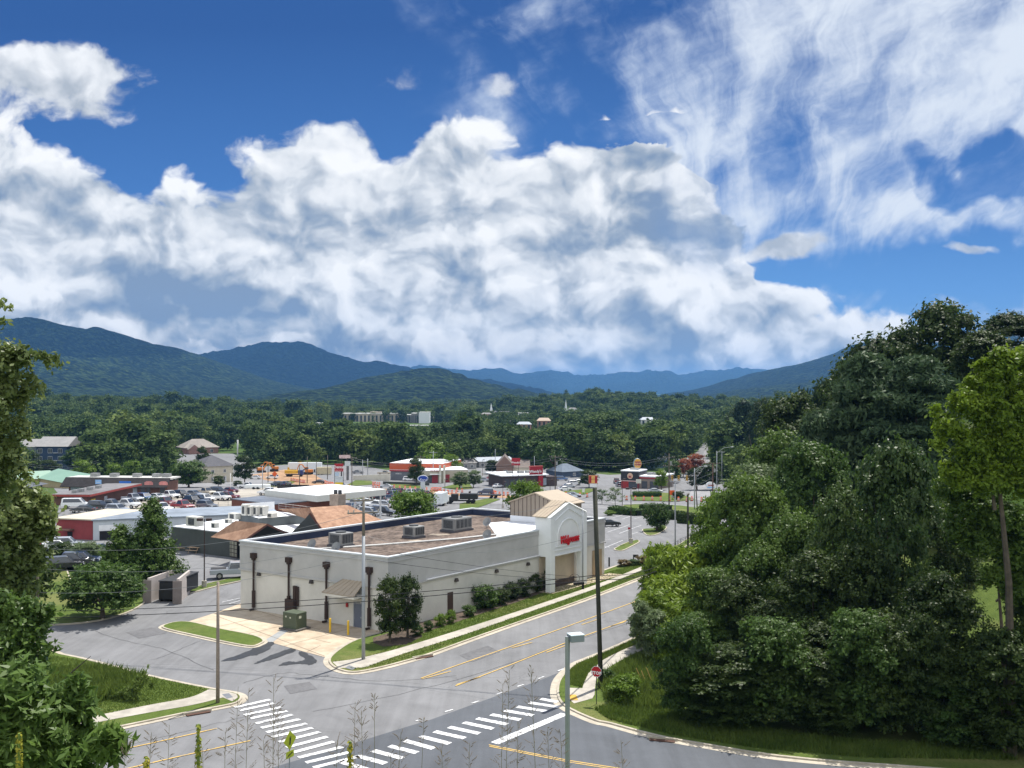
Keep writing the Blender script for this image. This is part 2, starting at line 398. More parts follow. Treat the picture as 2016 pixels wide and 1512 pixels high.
# ---------------------------------------------------------------- draped sheets
CELL = 4.0
def drape(name, poly, off, material, cell=CELL, flat=False, kind='structure', thick=0.0, label=None):
    """sheet over the terrain, off metres above it"""
    bm = bmesh.new(); vs = [bm.verts.new((p[0], p[1], 0)) for p in poly]; bm.faces.new(vs)
    xs = [p[0] for p in poly]; ys = [p[1] for p in poly]
    if not flat:
        y = math.floor(max(124, min(ys))/cell)*cell
        if min(ys) < 124: y = 124
        while y < max(ys):
            if y > min(ys): bmesh.ops.bisect_plane(bm, geom=bm.verts[:]+bm.edges[:]+bm.faces[:], plane_co=(0, y, 0), plane_no=(0, 1, 0), dist=1e-4)
            y += cell
        if max(ys) > 140:
            x = math.floor(min(xs)/(cell*2))*cell*2
            while x < max(xs):
                if x > min(xs): bmesh.ops.bisect_plane(bm, geom=bm.verts[:]+bm.edges[:]+bm.faces[:], plane_co=(x, 0, 0), plane_no=(1, 0, 0), dist=1e-4)
                x += cell*2
    bmesh.ops.triangulate(bm, faces=[f for f in bm.faces if len(f.verts) > 4])
    for v in bm.verts: v.co.z = ztf(v.co.x, v.co.y)+off
    bmesh.ops.recalc_face_normals(bm, faces=bm.faces)
    for f in bm.faces:
        if f.normal.z < 0: f.normal_flip()
    if thick:
        r = bmesh.ops.extrude_face_region(bm, geom=bm.faces[:])
        for g in r['geom']:
            if isinstance(g, bmesh.types.BMVert): g.co.z += thick
    me = bpy.data.meshes.new(name); bm.to_mesh(me); bm.free(); me.materials.append(material)
    o = bpy.data.objects.new(name, me); COL.objects.link(o); tag(o, kind=kind)
    if label: o['label'] = label
    return o
def gp(pts, off=0.0): return [G(px, py, off) for px, py in pts]
def offset_line(line, w):
    """points of a polyline moved sideways by w (left positive)"""
    out = []
    for i, p in enumerate(line):
        a = Vector(line[max(i-1, 0)]); b = Vector(line[min(i+1, len(line)-1)]); t = Vector((b.x-a.x, b.y-a.y, 0)).normalized()
        out.append(Vector((p[0]-t.y*w, p[1]+t.x*w, p[2] if len(p) > 2 else 0)))
    return out
def smooth_line(pts, n=4, closed=False):
    """Catmull-Rom through the points"""
    P = [Vector(p) for p in pts]; out = []; N = len(P)
    rngi = range(N) if closed else range(N-1)
    for i in rngi:
        p0 = P[(i-1) % N] if closed or i > 0 else P[0]; p1 = P[i]; p2 = P[(i+1) % N]
        p3 = P[(i+2) % N] if closed or i+2 < N else P[-1]
        for k in range(n):
            t = k/n
            out.append(0.5*((2*p1)+(-p0+p2)*t+(2*p0-5*p1+4*p2-p3)*t*t+(-p0+3*p1-3*p2+p3)*t**3))
    if not closed: out.append(P[-1])
    return out
def strip(line, w0, w1): return offset_line(line, w0)+offset_line(line, w1)[::-1]
# ================================================================ setting: ground, roads, lawns
def asphalt_mat(name, base, tint, cracks=0.25):
    m = bpy.data.materials.new(name); m.use_nodes = True; nt = m.node_tree; b = nt.nodes['Principled BSDF']
    tc = nt.nodes.new('ShaderNodeTexCoord'); v = tc.outputs['Object']
    big = noise(nt, v, 0.05, 4, 0.55); mid = noise(nt, v, 0.4, 6, 0.65, 0.6); fine = noise(nt, v, 14, 3, 0.7)
    mp = nt.nodes.new('ShaderNodeMapping'); nt.links.new(v, mp.inputs[0]); mp.inputs['Rotation'].default_value = (0, 0, R(-35)); mp.inputs['Scale'].default_value = (1.2, 0.06, 1)
    strk = noise(nt, mp.outputs[0], 0.9, 4, 0.6)
    f = (0.5+(big-0.5)*0.9+(mid-0.5)*0.7+(fine-0.5)*0.5+(strk-0.5)*0.8).clamp()
    c = mixc(nt, f, tuple(k*0.62*base for k in tint), tuple(k*1.34*base for k in tint))
    wv = nt.nodes.new('ShaderNodeVectorMath'); wv.operation = 'ADD'; nt.links.new(v, wv.inputs[0])
    nn = nt.nodes.new('ShaderNodeTexNoise'); nt.links.new(v, nn.inputs['Vector']); nn.inputs['Scale'].default_value = 0.5; nn.inputs['Detail'].default_value = 5
    sc = nt.nodes.new('ShaderNodeVectorMath'); sc.operation = 'SCALE'; sc.inputs['Scale'].default_value = 3.0; nt.links.new(nn.outputs['Color'], sc.inputs[0]); nt.links.new(sc.outputs[0], wv.inputs[1])
    ck = voro(nt, wv.outputs[0], 0.16, feature='DISTANCE_TO_EDGE').smooth(0.0, 0.012, 1.0, 0.0)*noise(nt, v, 0.06, 2, 0.5).smooth(0.5, 0.6)*cracks
    c = mixc(nt, ck, c, (0.02, 0.02, 0.022))
    nt.links.new(c, b.inputs['Base Color']); b.inputs['Roughness'].default_value = 0.85; b.inputs['Specular IOR Level'].default_value = 0.3
    bn = nt.nodes.new('ShaderNodeBump'); bn.inputs['Strength'].default_value = 0.25; bn.inputs['Distance'].default_value = 0.02
    nt.links.new(fine.s, bn.inputs['Height']); nt.links.new(bn.outputs[0], b.inputs['Normal'])
    return m
def grass_mat(name, c1, c2, c3):
    m = bpy.data.materials.new(name); m.use_nodes = True; nt = m.node_tree; b = nt.nodes['Principled BSDF']
    tc = nt.nodes.new('ShaderNodeTexCoord'); v = tc.outputs['Object']
    big = noise(nt, v, 0.12, 5, 0.6, 0.5); mid = noise(nt, v, 1.3, 5, 0.65); fine = noise(nt, v, 9, 4, 0.75)
    c = mixc(nt, (0.5+(mid-0.5)*1.6+(fine-0.5)*1.6).clamp(), c1, c2)
    c = mixc(nt, big.smooth(0.46, 0.66)*fine.smooth(0.3, 0.6)*0.75, c, c3)
    nt.links.new(c, b.inputs['Base Color']); b.inputs['Roughness'].default_value = 0.95; b.inputs['Specular IOR Level'].default_value = 0.15
    bn = nt.nodes.new('ShaderNodeBump'); bn.inputs['Strength'].default_value = 0.9; bn.inputs['Distance'].default_value = 0.12
    nt.links.new((fine*0.6+mid*0.4).s, bn.inputs['Height']); nt.links.new(bn.outputs[0], b.inputs['Normal'])
    return m
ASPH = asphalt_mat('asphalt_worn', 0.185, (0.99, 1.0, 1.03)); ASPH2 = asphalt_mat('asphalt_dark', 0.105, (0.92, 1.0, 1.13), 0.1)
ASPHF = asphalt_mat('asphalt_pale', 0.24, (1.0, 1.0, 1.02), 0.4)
LAWN = grass_mat('lawn', (0.060, 0.095, 0.018), (0.115, 0.160, 0.034), (0.20, 0.185, 0.075))
WILD = grass_mat('rough_ground', (0.030, 0.065, 0.012), (0.070, 0.125, 0.026), (0.12, 0.125, 0.05))
CONC = mat('concrete', (0.40, 0.37, 0.32), 0.9, 0.16, 1.2, 0.2, 30, dirt=0.35)
APRON = mat('concrete_apron', (0.45, 0.36, 0.26), 0.9, 0.14, 0.8, 0.15, 30, col2=(0.48, 0.405, 0.305), dirt=0.3)
KERB = mat('kerb_concrete', (0.43, 0.385, 0.31), 0.9, 0.15, 2.0, 0.2, 20, dirt=0.4)
WPAINT = mat('white_road_paint', (0.70,0.71,0.72), 0.6, 0.10, 3.0)
YPAINT = mat('yellow_road_paint', (0.60, 0.40, 0.11), 0.6, 0.15, 3.0)
def worn(m, scale=3.2, lo=.50, hi=.60, base=(0.20,0.20,0.205)):
    nt = m.node_tree; b = nt.nodes['Principled BSDF']; src = b.inputs['Base Color'].links[0].from_socket; tc = nt.nodes.new('ShaderNodeTexCoord')
    f = noise(nt, tc.outputs['Object'], scale, 6, .7).smooth(lo, hi)*.7; nt.links.new(mixc(nt, f, src, base), b.inputs['Base Color'])
worn(WPAINT); worn(YPAINT, 3.0, .52, .62)
MULCH = mat('mulch', (0.085, 0.062, 0.045), 0.95, 0.5, 5, 0.6, 20)
def terrain():
    ys = np.concatenate([np.arange(-60, 52, 2.0), np.arange(52, 420, 4.0), np.arange(420, 1000, 20.0), np.arange(1000, 3000, 60.0), np.geomspace(3000, 16000, 14)])
    ts = np.linspace(-1, 1, 161)
    vs = []; nx = len(ts)
    for y in ys:
        half = 90+abs(y)*0.85
        xs = np.sign(ts)*np.abs(ts)**1.15*half
        z = zt(xs, np.full(nx, y))
        vs += list(zip(xs.tolist(), [float(y)]*nx, z.tolist()))
    fs = [(j*nx+i, j*nx+i+1, (j+1)*nx+i+1, (j+1)*nx+i) for j in range(len(ys)-1) for i in range(nx-1)]
    me = bpy.data.meshes.new('ground'); me.from_pydata(vs, [], fs); me.materials.append(WILD)
    me.polygons.foreach_set('use_smooth', [True]*len(me.polygons))
    o = bpy.data.objects.new('ground', me); COL.objects.link(o); tag(o, kind='structure')
terrain()
# --- asphalt: street, side road, lots and the town's paved ground
near_as = [(-30,52),(-62,56),(-78,70)] + [tuple(G(x, y)[:2]) for x, y in [(20,1215),(90,1218),(180,1214),(262,1196),(300,1180),(318,1160),(322,1115),(300,1080),(180,1075),(80,1085),(40,1060),(110,1030),(120,985),(100,942),(330,938),(345,925),(300,905),(330,893),(460,893),(500,920),(560,915),(700,915),(760,925),(900,935),(930,918),(1010,915),(1100,925),(1200,935),(1300,930),(1335,912),(1372,890),(1388,868),(1402,868),(1408,895),(1415,940),(1500,985),(1560,1010)]]
near_as += [(62,150),(45,133),(64,118),(64,52)]
drape('road', [Vector((p[0], p[1], 0)) for p in near_as], 0.03, ASPH)
BND = [(1116,1318),(1060,1340),(1000,1362),(925,1389),(850,1416),(780,1437),(700,1462),(600,1492),(520,1516),(470,1532)]
drape('side_road', gp(BND)+[Vector((-22,53.2,0)),Vector((60,53.2,0)),Vector((60,66,0)),Vector((16,70,0)),Vector((6.5,72,0))], 0.045, ASPH2, flat=True)
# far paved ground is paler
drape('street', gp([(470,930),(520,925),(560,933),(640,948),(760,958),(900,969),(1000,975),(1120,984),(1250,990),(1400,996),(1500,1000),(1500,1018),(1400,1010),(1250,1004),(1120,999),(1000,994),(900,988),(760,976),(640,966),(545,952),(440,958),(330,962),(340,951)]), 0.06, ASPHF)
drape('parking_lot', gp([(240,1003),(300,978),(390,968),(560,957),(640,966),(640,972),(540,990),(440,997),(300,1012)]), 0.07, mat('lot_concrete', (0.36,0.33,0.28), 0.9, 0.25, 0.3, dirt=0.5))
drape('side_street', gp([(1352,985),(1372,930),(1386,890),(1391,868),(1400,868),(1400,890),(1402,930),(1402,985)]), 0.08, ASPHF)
def kerbed(name, world_pts, top=0.15, material=LAWN, kw=0.16, gutter=0.0, closed=True, kerb=True, n=4):
    """lawn island with a real kerb step round it"""
    P = smooth_line(world_pts, n, True) if n else [Vector(p) for p in world_pts]
    a = sum(P[i].x*P[(i+1)%len(P)].y-P[(i+1)%len(P)].x*P[i].y for i in range(len(P)))
    if a < 0: P = P[::-1]
    L = len(P)
    def off(w):
        out = []
        for i in range(L):
            t = P[(i+1)%L]-P[(i-1)%L]; t = Vector((t.x, t.y, 0)).normalized(); out.append(Vector((P[i].x-t.y*w, P[i].y+t.x*w, P[i].z)))
        return out
    inn = off(kw)
    m = MB(); zin = [ztf(p.x, p.y) for p in inn]
    m.prism([p[:2] for p in inn], [z-0.1 for z in zin], [z+top for z in zin]); o = m.build(name, material); tag(o, kind='structure')
    if kerb:
        k = MB(); z0 = [ztf(p.x, p.y) for p in P]
        vs = [(p.x, p.y, z0[i]-0.05) for i, p in enumerate(P)]+[(p.x, p.y, z0[i]+top-0.005) for i, p in enumerate(P)]+[(p.x, p.y, zin[i]+top+0.012) for i, p in enumerate(inn)]+[(p.x, p.y, zin[i]-0.05) for i, p in enumerate(inn)]
        fs = []
        for i in range(L):
            j = (i+1)%L; fs += [(i, j, L+j, L+i), (L+i, L+j, 2*L+j, 2*L+i), (2*L+i, 2*L+j, 3*L+j, 3*L+i)]
        k.add(vs, fs); tag(k.build('kerb', KERB), kind='structure')
        if gutter:
            g = MB(); og = off(-gutter); vs = [(p.x, p.y, ztf(p.x, p.y)+0.056) for p in P]+[(p.x, p.y, ztf(p.x, p.y)+0.052) for p in og]
            g.add(vs, [(L+i, L+(i+1)%L, (i+1)%L, i) for i in range(L)]); tag(g.build('gutter', KERB), kind='structure')
    return P
# lawn beside the pharmacy, along the street
kerbed('lawn', gp([(648,1300),(660,1316),(695,1325),(745,1317),(800,1303),(847,1289),(930,1259),(1018,1228),(1110,1196),(1171,1174),(1240,1147),(1300,1124),(1322,1110),(1275,1103),(1235,1109),(1190,1124),(1140,1143),(1084,1157),(1000,1179),(900,1206),(828,1226),(790,1238),(745,1249),(700,1262),(668,1280)]), gutter=0.45)
SW = gp([(655,1306),(700,1300),(745,1290),(800,1275),(920,1238),(1040,1199),(1171,1154),(1240,1127),(1300,1103)])
SW2 = gp([(668,1318),(715,1317),(748,1306),(800,1288),(920,1250),(1040,1208),(1171,1162),(1240,1134.5),(1306,1109)])
def poly_top(name, pts, z, m, kind='structure'):
    b = MB(); n = len(pts); P = [(p[0], p[1], ztf(p[0], p[1])+z) for p in pts]
    a = sum(P[i][0]*P[(i+1)%n][1]-P[(i+1)%n][0]*P[i][1] for i in range(n))
    if a < 0: P = P[::-1]
    b.poly(P); return tag(b.build(name, m), kind=kind)
def ribbon(name, A, B, z, m, kind='structure', n=4):
    a = smooth_line(A, n); b = smooth_line(B, n); k = min(len(a), len(b)); mb = MB()
    vs = [(p.x, p.y, ztf(p.x, p.y)+z) for p in a[:k]]+[(p.x, p.y, ztf(p.x, p.y)+z) for p in b[:k]]
    fs = []
    for i in range(k-1):
        q = (k+i, k+i+1, i+1, i); pa, pb, pc = (Vector(vs[t]) for t in q[:3])
        fs.append(q if (pb-pa).cross(pc-pa).z > 0 else q[::-1])
    mb.add(vs, fs); return tag(mb.build(name, m), kind=kind)
def slabs(A, B, step=1.5):
    """expansion joints across a pavement"""
ribbon('pavement', SW, SW2, 0.165, CONC)
bed = gp([(770,1247),(828,1224),(900,1204),(960,1189),(1010,1176),(1070,1160)]); bed2 = gp([(800,1262),(850,1243),(915,1222),(965,1205),(1015,1189),(1078,1166)])
ribbon('mulch_bed', bed, bed2, 0.175, MULCH)
tag(poly_top('mulch_bed', gp([(735,1258),(775,1246),(825,1246),(832,1256),(800,1272),(755,1276),(735,1268)]), 0.17, MULCH))
# small lawn between the lane and the concrete apron
kerbed('lawn', gp([(320,1234),(332,1241),(385,1253),(450,1267),(495,1274),(514,1269),(521,1262),(500,1252),(430,1238),(378,1226),(345,1226)]), gutter=0.3)
poly_top('apron', gp([(368,1225),(420,1208),(470,1190),(478,1186),(780,1240),(700,1268),(652,1297),(600,1283),(521,1261),(430,1239)]), 0.045, APRON)
# lawn left of the junction
kerbed('lawn', gp([(-40,1262),(120,1289),(200,1307),(260,1324),(330,1340),(415,1357),(445,1362),(470,1367),(478,1375),(468,1385),(440,1392),(380,1403),(290,1422),(190,1443),(100,1466),(0,1495)])+[Vector((-34,52.5,0)),Vector((-60,54,0)),Vector((-66,70,0))], gutter=0.4, n=3)
ribbon('pavement', gp([(100,1440),(170,1417),(290,1392),(375,1376),(412,1360)]), gp([(100,1453),(172,1430),(295,1406),(380,1391),(440,1376)]), 0.165, CONC)
poly_top('pavement', gp([(412,1360),(445,1364),(466,1369),(470,1376),(458,1384),(440,1376)]), 0.168, CONC)
# lawn and wood floor right of the junction
kerbed('lawn', gp([(1271,1249),(1197,1282),(1160,1297),(1132,1309),(1107,1331),(1097,1352),(1099,1378),(1120,1397),(1172,1420),(1200,1426),(1294,1451),(1394,1469),(1533,1491),(1760,1510)])+[Vector((34,57.5,0)),Vector((60,56,0)),Vector((92,80,0)),Vector((70,112,0)),Vector((45,118,0)),Vector((33.5,119,0))]+gp([(1420,1180),(1340,1217)]), gutter=0.5, n=3)
ribbon('pavement', gp([(1146,1360),(1150,1345),(1158,1328),(1187,1302),(1222,1284),(1275,1262),(1340,1232)]), gp([(1170,1372),(1172,1350),(1176,1338),(1200,1316),(1235,1296),(1285,1273),(1345,1243)]), 0.165, CONC)
poly_top('pavement', gp([(1114,1357),(1146,1358),(1170,1370),(1166,1378),(1130,1388),(1116,1376)]), 0.167, CONC)
poly_top('tactile_pad', gp([(1121,1371),(1134,1371),(1138,1382),(1123,1382)]), 0.175, mat('tactile_yellow', (0.62,0.36,0.06), 0.8))
poly_top('tactile_pad', gp([(680,1318),(688,1313),(702,1318),(694,1322)]), 0.175, mat('tactile_grey', (0.17,0.18,0.2), 0.8))
poly_top('tactile_pad', gp([(438,1370),(452,1368),(460,1376),(448,1379)]), 0.175, mat('tactile_grey', (0.17,0.18,0.2), 0.8))
# left verge with crape myrtle, beside the lane
kerbed('lawn', gp([(20,1180),(50,1234),(100,1232),(160,1228),(215,1219),(262,1203),(290,1183),(270,1172),(200,1180),(150,1160),(120,1100),(60,1110)]), gutter=0.0, n=3)
kerbed('lawn', gp([(368,1170),(392,1165),(430,1155),(472,1146),(480,1143),(480,1135),(440,1143),(400,1152),(372,1162)]), n=2)
# front lot islands
kerbed('lawn', gp([(1208,1083),(1225,1085),(1243,1077),(1259,1068),(1254,1064),(1236,1068),(1218,1076)]), n=3)
kerbed('lawn', gp([(1272,1054),(1290,1054),(1305,1047),(1313,1039),(1303,1037),(1287,1041),(1264,1043)]), n=3)
kerbed('lawn', gp([(1304,1091),(1318,1092),(1330,1088),(1375,1062),(1400,1040),(1385,1040),(1340,1070),(1315,1082)]), n=2)
kerbed('lawn', gp([(1200,1012),(1290,1016),(1372,1030),(1392,1030),(1392,1006),(1340,996),(1250,993),(1215,999)]), n=2)
# green strips in the town
for pts in ([(510,955),(560,948),(590,946),(560,957),(505,962)], [(683,955),(700,946),(730,947),(740,953),(700,957)], [(755,950),(790,953),(840,958),(830,962),(770,961)],
            [(870,960),(900,952),(925,953),(932,962),(900,965)], [(1110,968),(1160,962),(1175,965),(1150,974),(1112,975)], [(1240,975),(1300,970),(1340,973),(1370,984),(1330,988),(1245,986)],
            [(640,972),(700,975),(755,972),(750,981),(690,985),(645,980)], [(905,992),(965,981),(985,984),(940,1000),(905,1006)]):
    drape('lawn', gp(pts), 0.15, LAWN)
drape('bare_earth', gp([(495,935),(560,925),(620,935),(660,955),(690,962),(650,964),(590,955),(520,945)]), 0.10, mat('red_clay', (0.34,0.21,0.12), 0.95, 0.3, 0.5))
drape('bare_earth', gp([(740,962),(860,968),(960,974),(1060,980),(1060,984),(960,979),(860,973),(740,967)]), 0.10, mat('red_clay', (0.34,0.21,0.12)))
# --- painted markings
def bar(name, a, b, w, m, z=0.062, sheet=True):
    """stripe on the ground between two points, w metres wide"""
    A = Vector(a); B = Vector(b); t = (B-A); t.z = 0; L = t.length; t.normalize(); n = Vector((-t.y, t.x, 0))*w/2
    k = max(1, int(L/4)) if A.y > 124 else 1; mb = MB(); vs = []
    for i in range(k+1):
        p = A+(B-A)*(i/k)
        for q in (p+n, p-n): vs.append((q.x, q.y, ztf(q.x, q.y)+z))
    mb.add(vs, [(2*i+1, 2*i+3, 2*i+2, 2*i) for i in range(k)]); return mb
def markings(name, segs, w, m, z=0.062):
    mb = MB()
    for a, b in segs:
        q = bar('x', a, b, w, m, z); mb.add(q.v, q.f)
    return tag(mb.build(name, m), kind='structure')
z6 = lambda x, y: G(400+x/4.032, 1200+y/4.032); z7 = lambda x, y: G(800+x/4.032, 1200+y/4.032)
Lx = [(255,778),(292,803),(330,838),(378,866),(422,905),(465,940),(508,975),(552,1012),(605,1052),(665,1095),(715,1135),(760,1175),(820,1215),(880,1255)]
Rx = [(535,715),(568,745),(625,775),(670,805),(715,835),(770,870),(825,905),(872,940),(932,972),(990,1010),(1040,1048),(1110,1090),(1165,1132),(1240,1165)]
markings('crosswalk_marking', [(z6(*a), z6(*b)) for a, b in zip(Lx, Rx)], 0.40, WPAINT)
c2 = [(z7(*a), z7(*b)) for a, b in [((1065,710),(1200,735)),((975,740),(1210,775)),((880,772),(1110,808)),((780,802),(1005,842)),((672,834),(905,876)),((562,864),(800,912)),((455,897),(690,947)),((340,933),(580,985)),((225,968),(465,1022)),((112,1006),(345,1065)),((-10,1040),(220,1104))]]
c2 += [(z6(*a), z6(*b)) for a, b in [((1480,1083),(1700,1137)),((1350,1119),(1585,1181)),((1225,1160),(1450,1222)),((1090,1205),(1320,1275))]]
markings('crosswalk_marking', c2, 0.50, WPAINT)
markings('stop_line', [(z7(700,1062), z7(1255,828))], 0.62, WPAINT)
markings('yellow_line', [(z7(655,1074), z7(1290,1198)), (z7(1290,1198), z7(1700,1262)), (z7(660,1086), z7(1290,1211)), (z7(1290,1211), z7(1700,1276))], 0.11, YPAINT)
def yl(pts): return [(G(*a), G(*b)) for a, b in zip(pts[:-1], pts[1:])]
markings('yellow_line', yl([(829,1335.5),(900,1310),(1000,1275),(1100,1239.5),(1206,1201),(1290,1170)])+yl([(832,1336.8),(888,1321.5)])+yl([(1008,1275.5),(1048,1265)])+yl([(1145,1230),(1175,1220)])
         +yl([(897,1350.5),(1000,1311),(1110,1267),(1231,1222.5),(1290,1200)])+yl([(899,1348),(945,1333)])+yl([(1075,1285),(1112,1271.5)])+yl([(1203,1233),(1231,1224)])
         +yl([(140,1497),(300,1463),(428,1434)])+yl([(230,1518),(350,1490),(494,1458)]), 0.13, YPAINT)
markings('edge_dash', [(z7(*a), z7(*b)) for a, b in [((1200,490),(1245,472)),((1048,550),(1092,533)),((882,612),(932,595)),((712,676),(762,658)),((518,745),(577,727)),((308,812),(370,794)),((78,885),(94,880))]], 0.14, WPAINT)
markings('bay_line', [(G(*a), G(*b)) for a, b in [((1205,1020),(1226,1014)),((1225,1022),(1243,1016)),((1248,1022),(1265,1018)),((1192,1041),(1216,1033)),((1196,1048),(1239,1033.5)),((1219,1050.5),(1262,1034.5)),((1243,1052),(1266,1045)),
         ((1190,1063),(1202,1062)),((1190,1079),(1226,1064)),((1178,1075),(1200,1078)),((438,1186),(473,1178)),((452,1189),(473,1183))]], 0.14, WPAINT)
# water stains on the lane (a shape of their own, from the apron's drain)
STAIN = mat('damp_asphalt', (0.035,0.038,0.043), 0.5, 0.2, 2)
for pts in ([(436,1301),(470,1290),(500,1276),(524,1265),(540,1266),(530,1278),(508,1289),(494,1291),(470,1298)], [(502,1306),(530,1292),(560,1281),(575,1276),(583,1281),(555,1292),(530,1300)],
            [(551,1310),(566,1303),(585,1303),(600,1298),(590,1287),(592,1282),(606,1287),(618,1295),(623,1303),(612,1309),(585,1307)]):
    P = smooth_line(gp(pts), 6, True); P = [p+Vector((rng.uniform(-.09,.09), rng.uniform(-.16,.16), 0)) for p in P]; poly_top('damp_patch', P, 0.052, STAIN)
poly_top('trench_patch', gp([(520,1262),(537,1265),(582,1232),(570,1231)]), 0.052, mat('patch_grey', (0.30,0.31,0.31), 0.9))
markings('joint_line', [(G(*a), G(*b)) for a, b in [((430,1214),(640,1292)),((500,1200),(700,1262)),((420,1236),(560,1205)),((480,1250),(640,1213)),((560,1272),(700,1235)),((606,1283),(632,1271)),((622,1259),(652,1266))]], 0.06, mat('joint_dark', (0.16,0.12,0.09), 0.9), 0.055)

# --- tar seams and a trench scar in the carriageway
TAR = mat('tar_seam', (0.045,0.045,0.048), 0.7, 0.2, 3)
for i, pts in enumerate(([(480,1345),(560,1325),(640,1332),(760,1340),(900,1330)],[(300,1300),(340,1285),(395,1262),(440,1254)],[(620,1400),(760,1372),(930,1330),(1100,1272),(1240,1225)],[(240,1470),(330,1449),(430,1424),(520,1400)],[(180,1240),(250,1262),(330,1280),(420,1320)])):
    L = smooth_line(gp(pts), 7); L = [p+Vector((rng.uniform(-.10,.10), rng.uniform(-.14,.14), 0)) for p in L]
    markings('tar_seam', list(zip(L[:-1], L[1:])), rng.uniform(.025,.04), TAR, 0.0505)
for pts in ([(905,1290),(960,1271),(985,1283),(930,1303)],[(560,1350),(610,1342),(625,1356),(572,1366)],[(250,1245),(300,1235),(330,1246),(275,1257)]):
    poly_top('asphalt_patch', gp(pts), 0.042, mat('asphalt_repair', (0.13,0.13,0.135), 0.9, 0.15, 3))
# ================================================================ pharmacy on the corner
STUCCO_G = mat('stucco_grey', (0.47,0.465,0.455), 0.9, 0.06, 0.8, 0.1, 40, dirt=0.15)
STUCCO_C = mat('stucco_cream', (0.64,0.62,0.57), 0.9, 0.06, 0.8, 0.1, 40, dirt=0.15)
STUCCO_W = mat('stucco_white', (0.80,0.82,0.82), 0.85, 0.04, 0.8, 0.1, 40)
COPING = mat('coping_metal', (0.55,0.58,0.60), 0.5, 0.05, 2)
NAVY = mat('navy_membrane', (0.022,0.035,0.075), 0.7, 0.25, 0.6)
GRAVEL = mat('gravel_roof', (0.085,0.060,0.048), 0.95, 0.45, 2.2, 0.7, 9, col2=(0.15,0.115,0.092), dirt=0.5)
WMEM = mat('white_membrane', (0.78,0.80,0.83), 0.7, 0.06, 0.8, dirt=0.25)
BROWN = mat('dark_brown_metal', (0.040,0.022,0.017), 0.5, 0.1, 2)
SEAM = mat('tan_seam_metal', (0.40,0.33,0.245), 0.5, 0.05, 1)
GALV = mat('galvanised', (0.27,0.275,0.27), 0.5, 0.12, 1.5, metal=0.2)
GALVD = mat('grille_dark', (0.07,0.075,0.08), 0.7, 0.3, 6)
REDS = mat('red_sign', (0.60,0.01,0.02), 0.4, 0.0)
YEL = mat('yellow_paint', (0.75,0.48,0.03), 0.5, 0.08, 2)
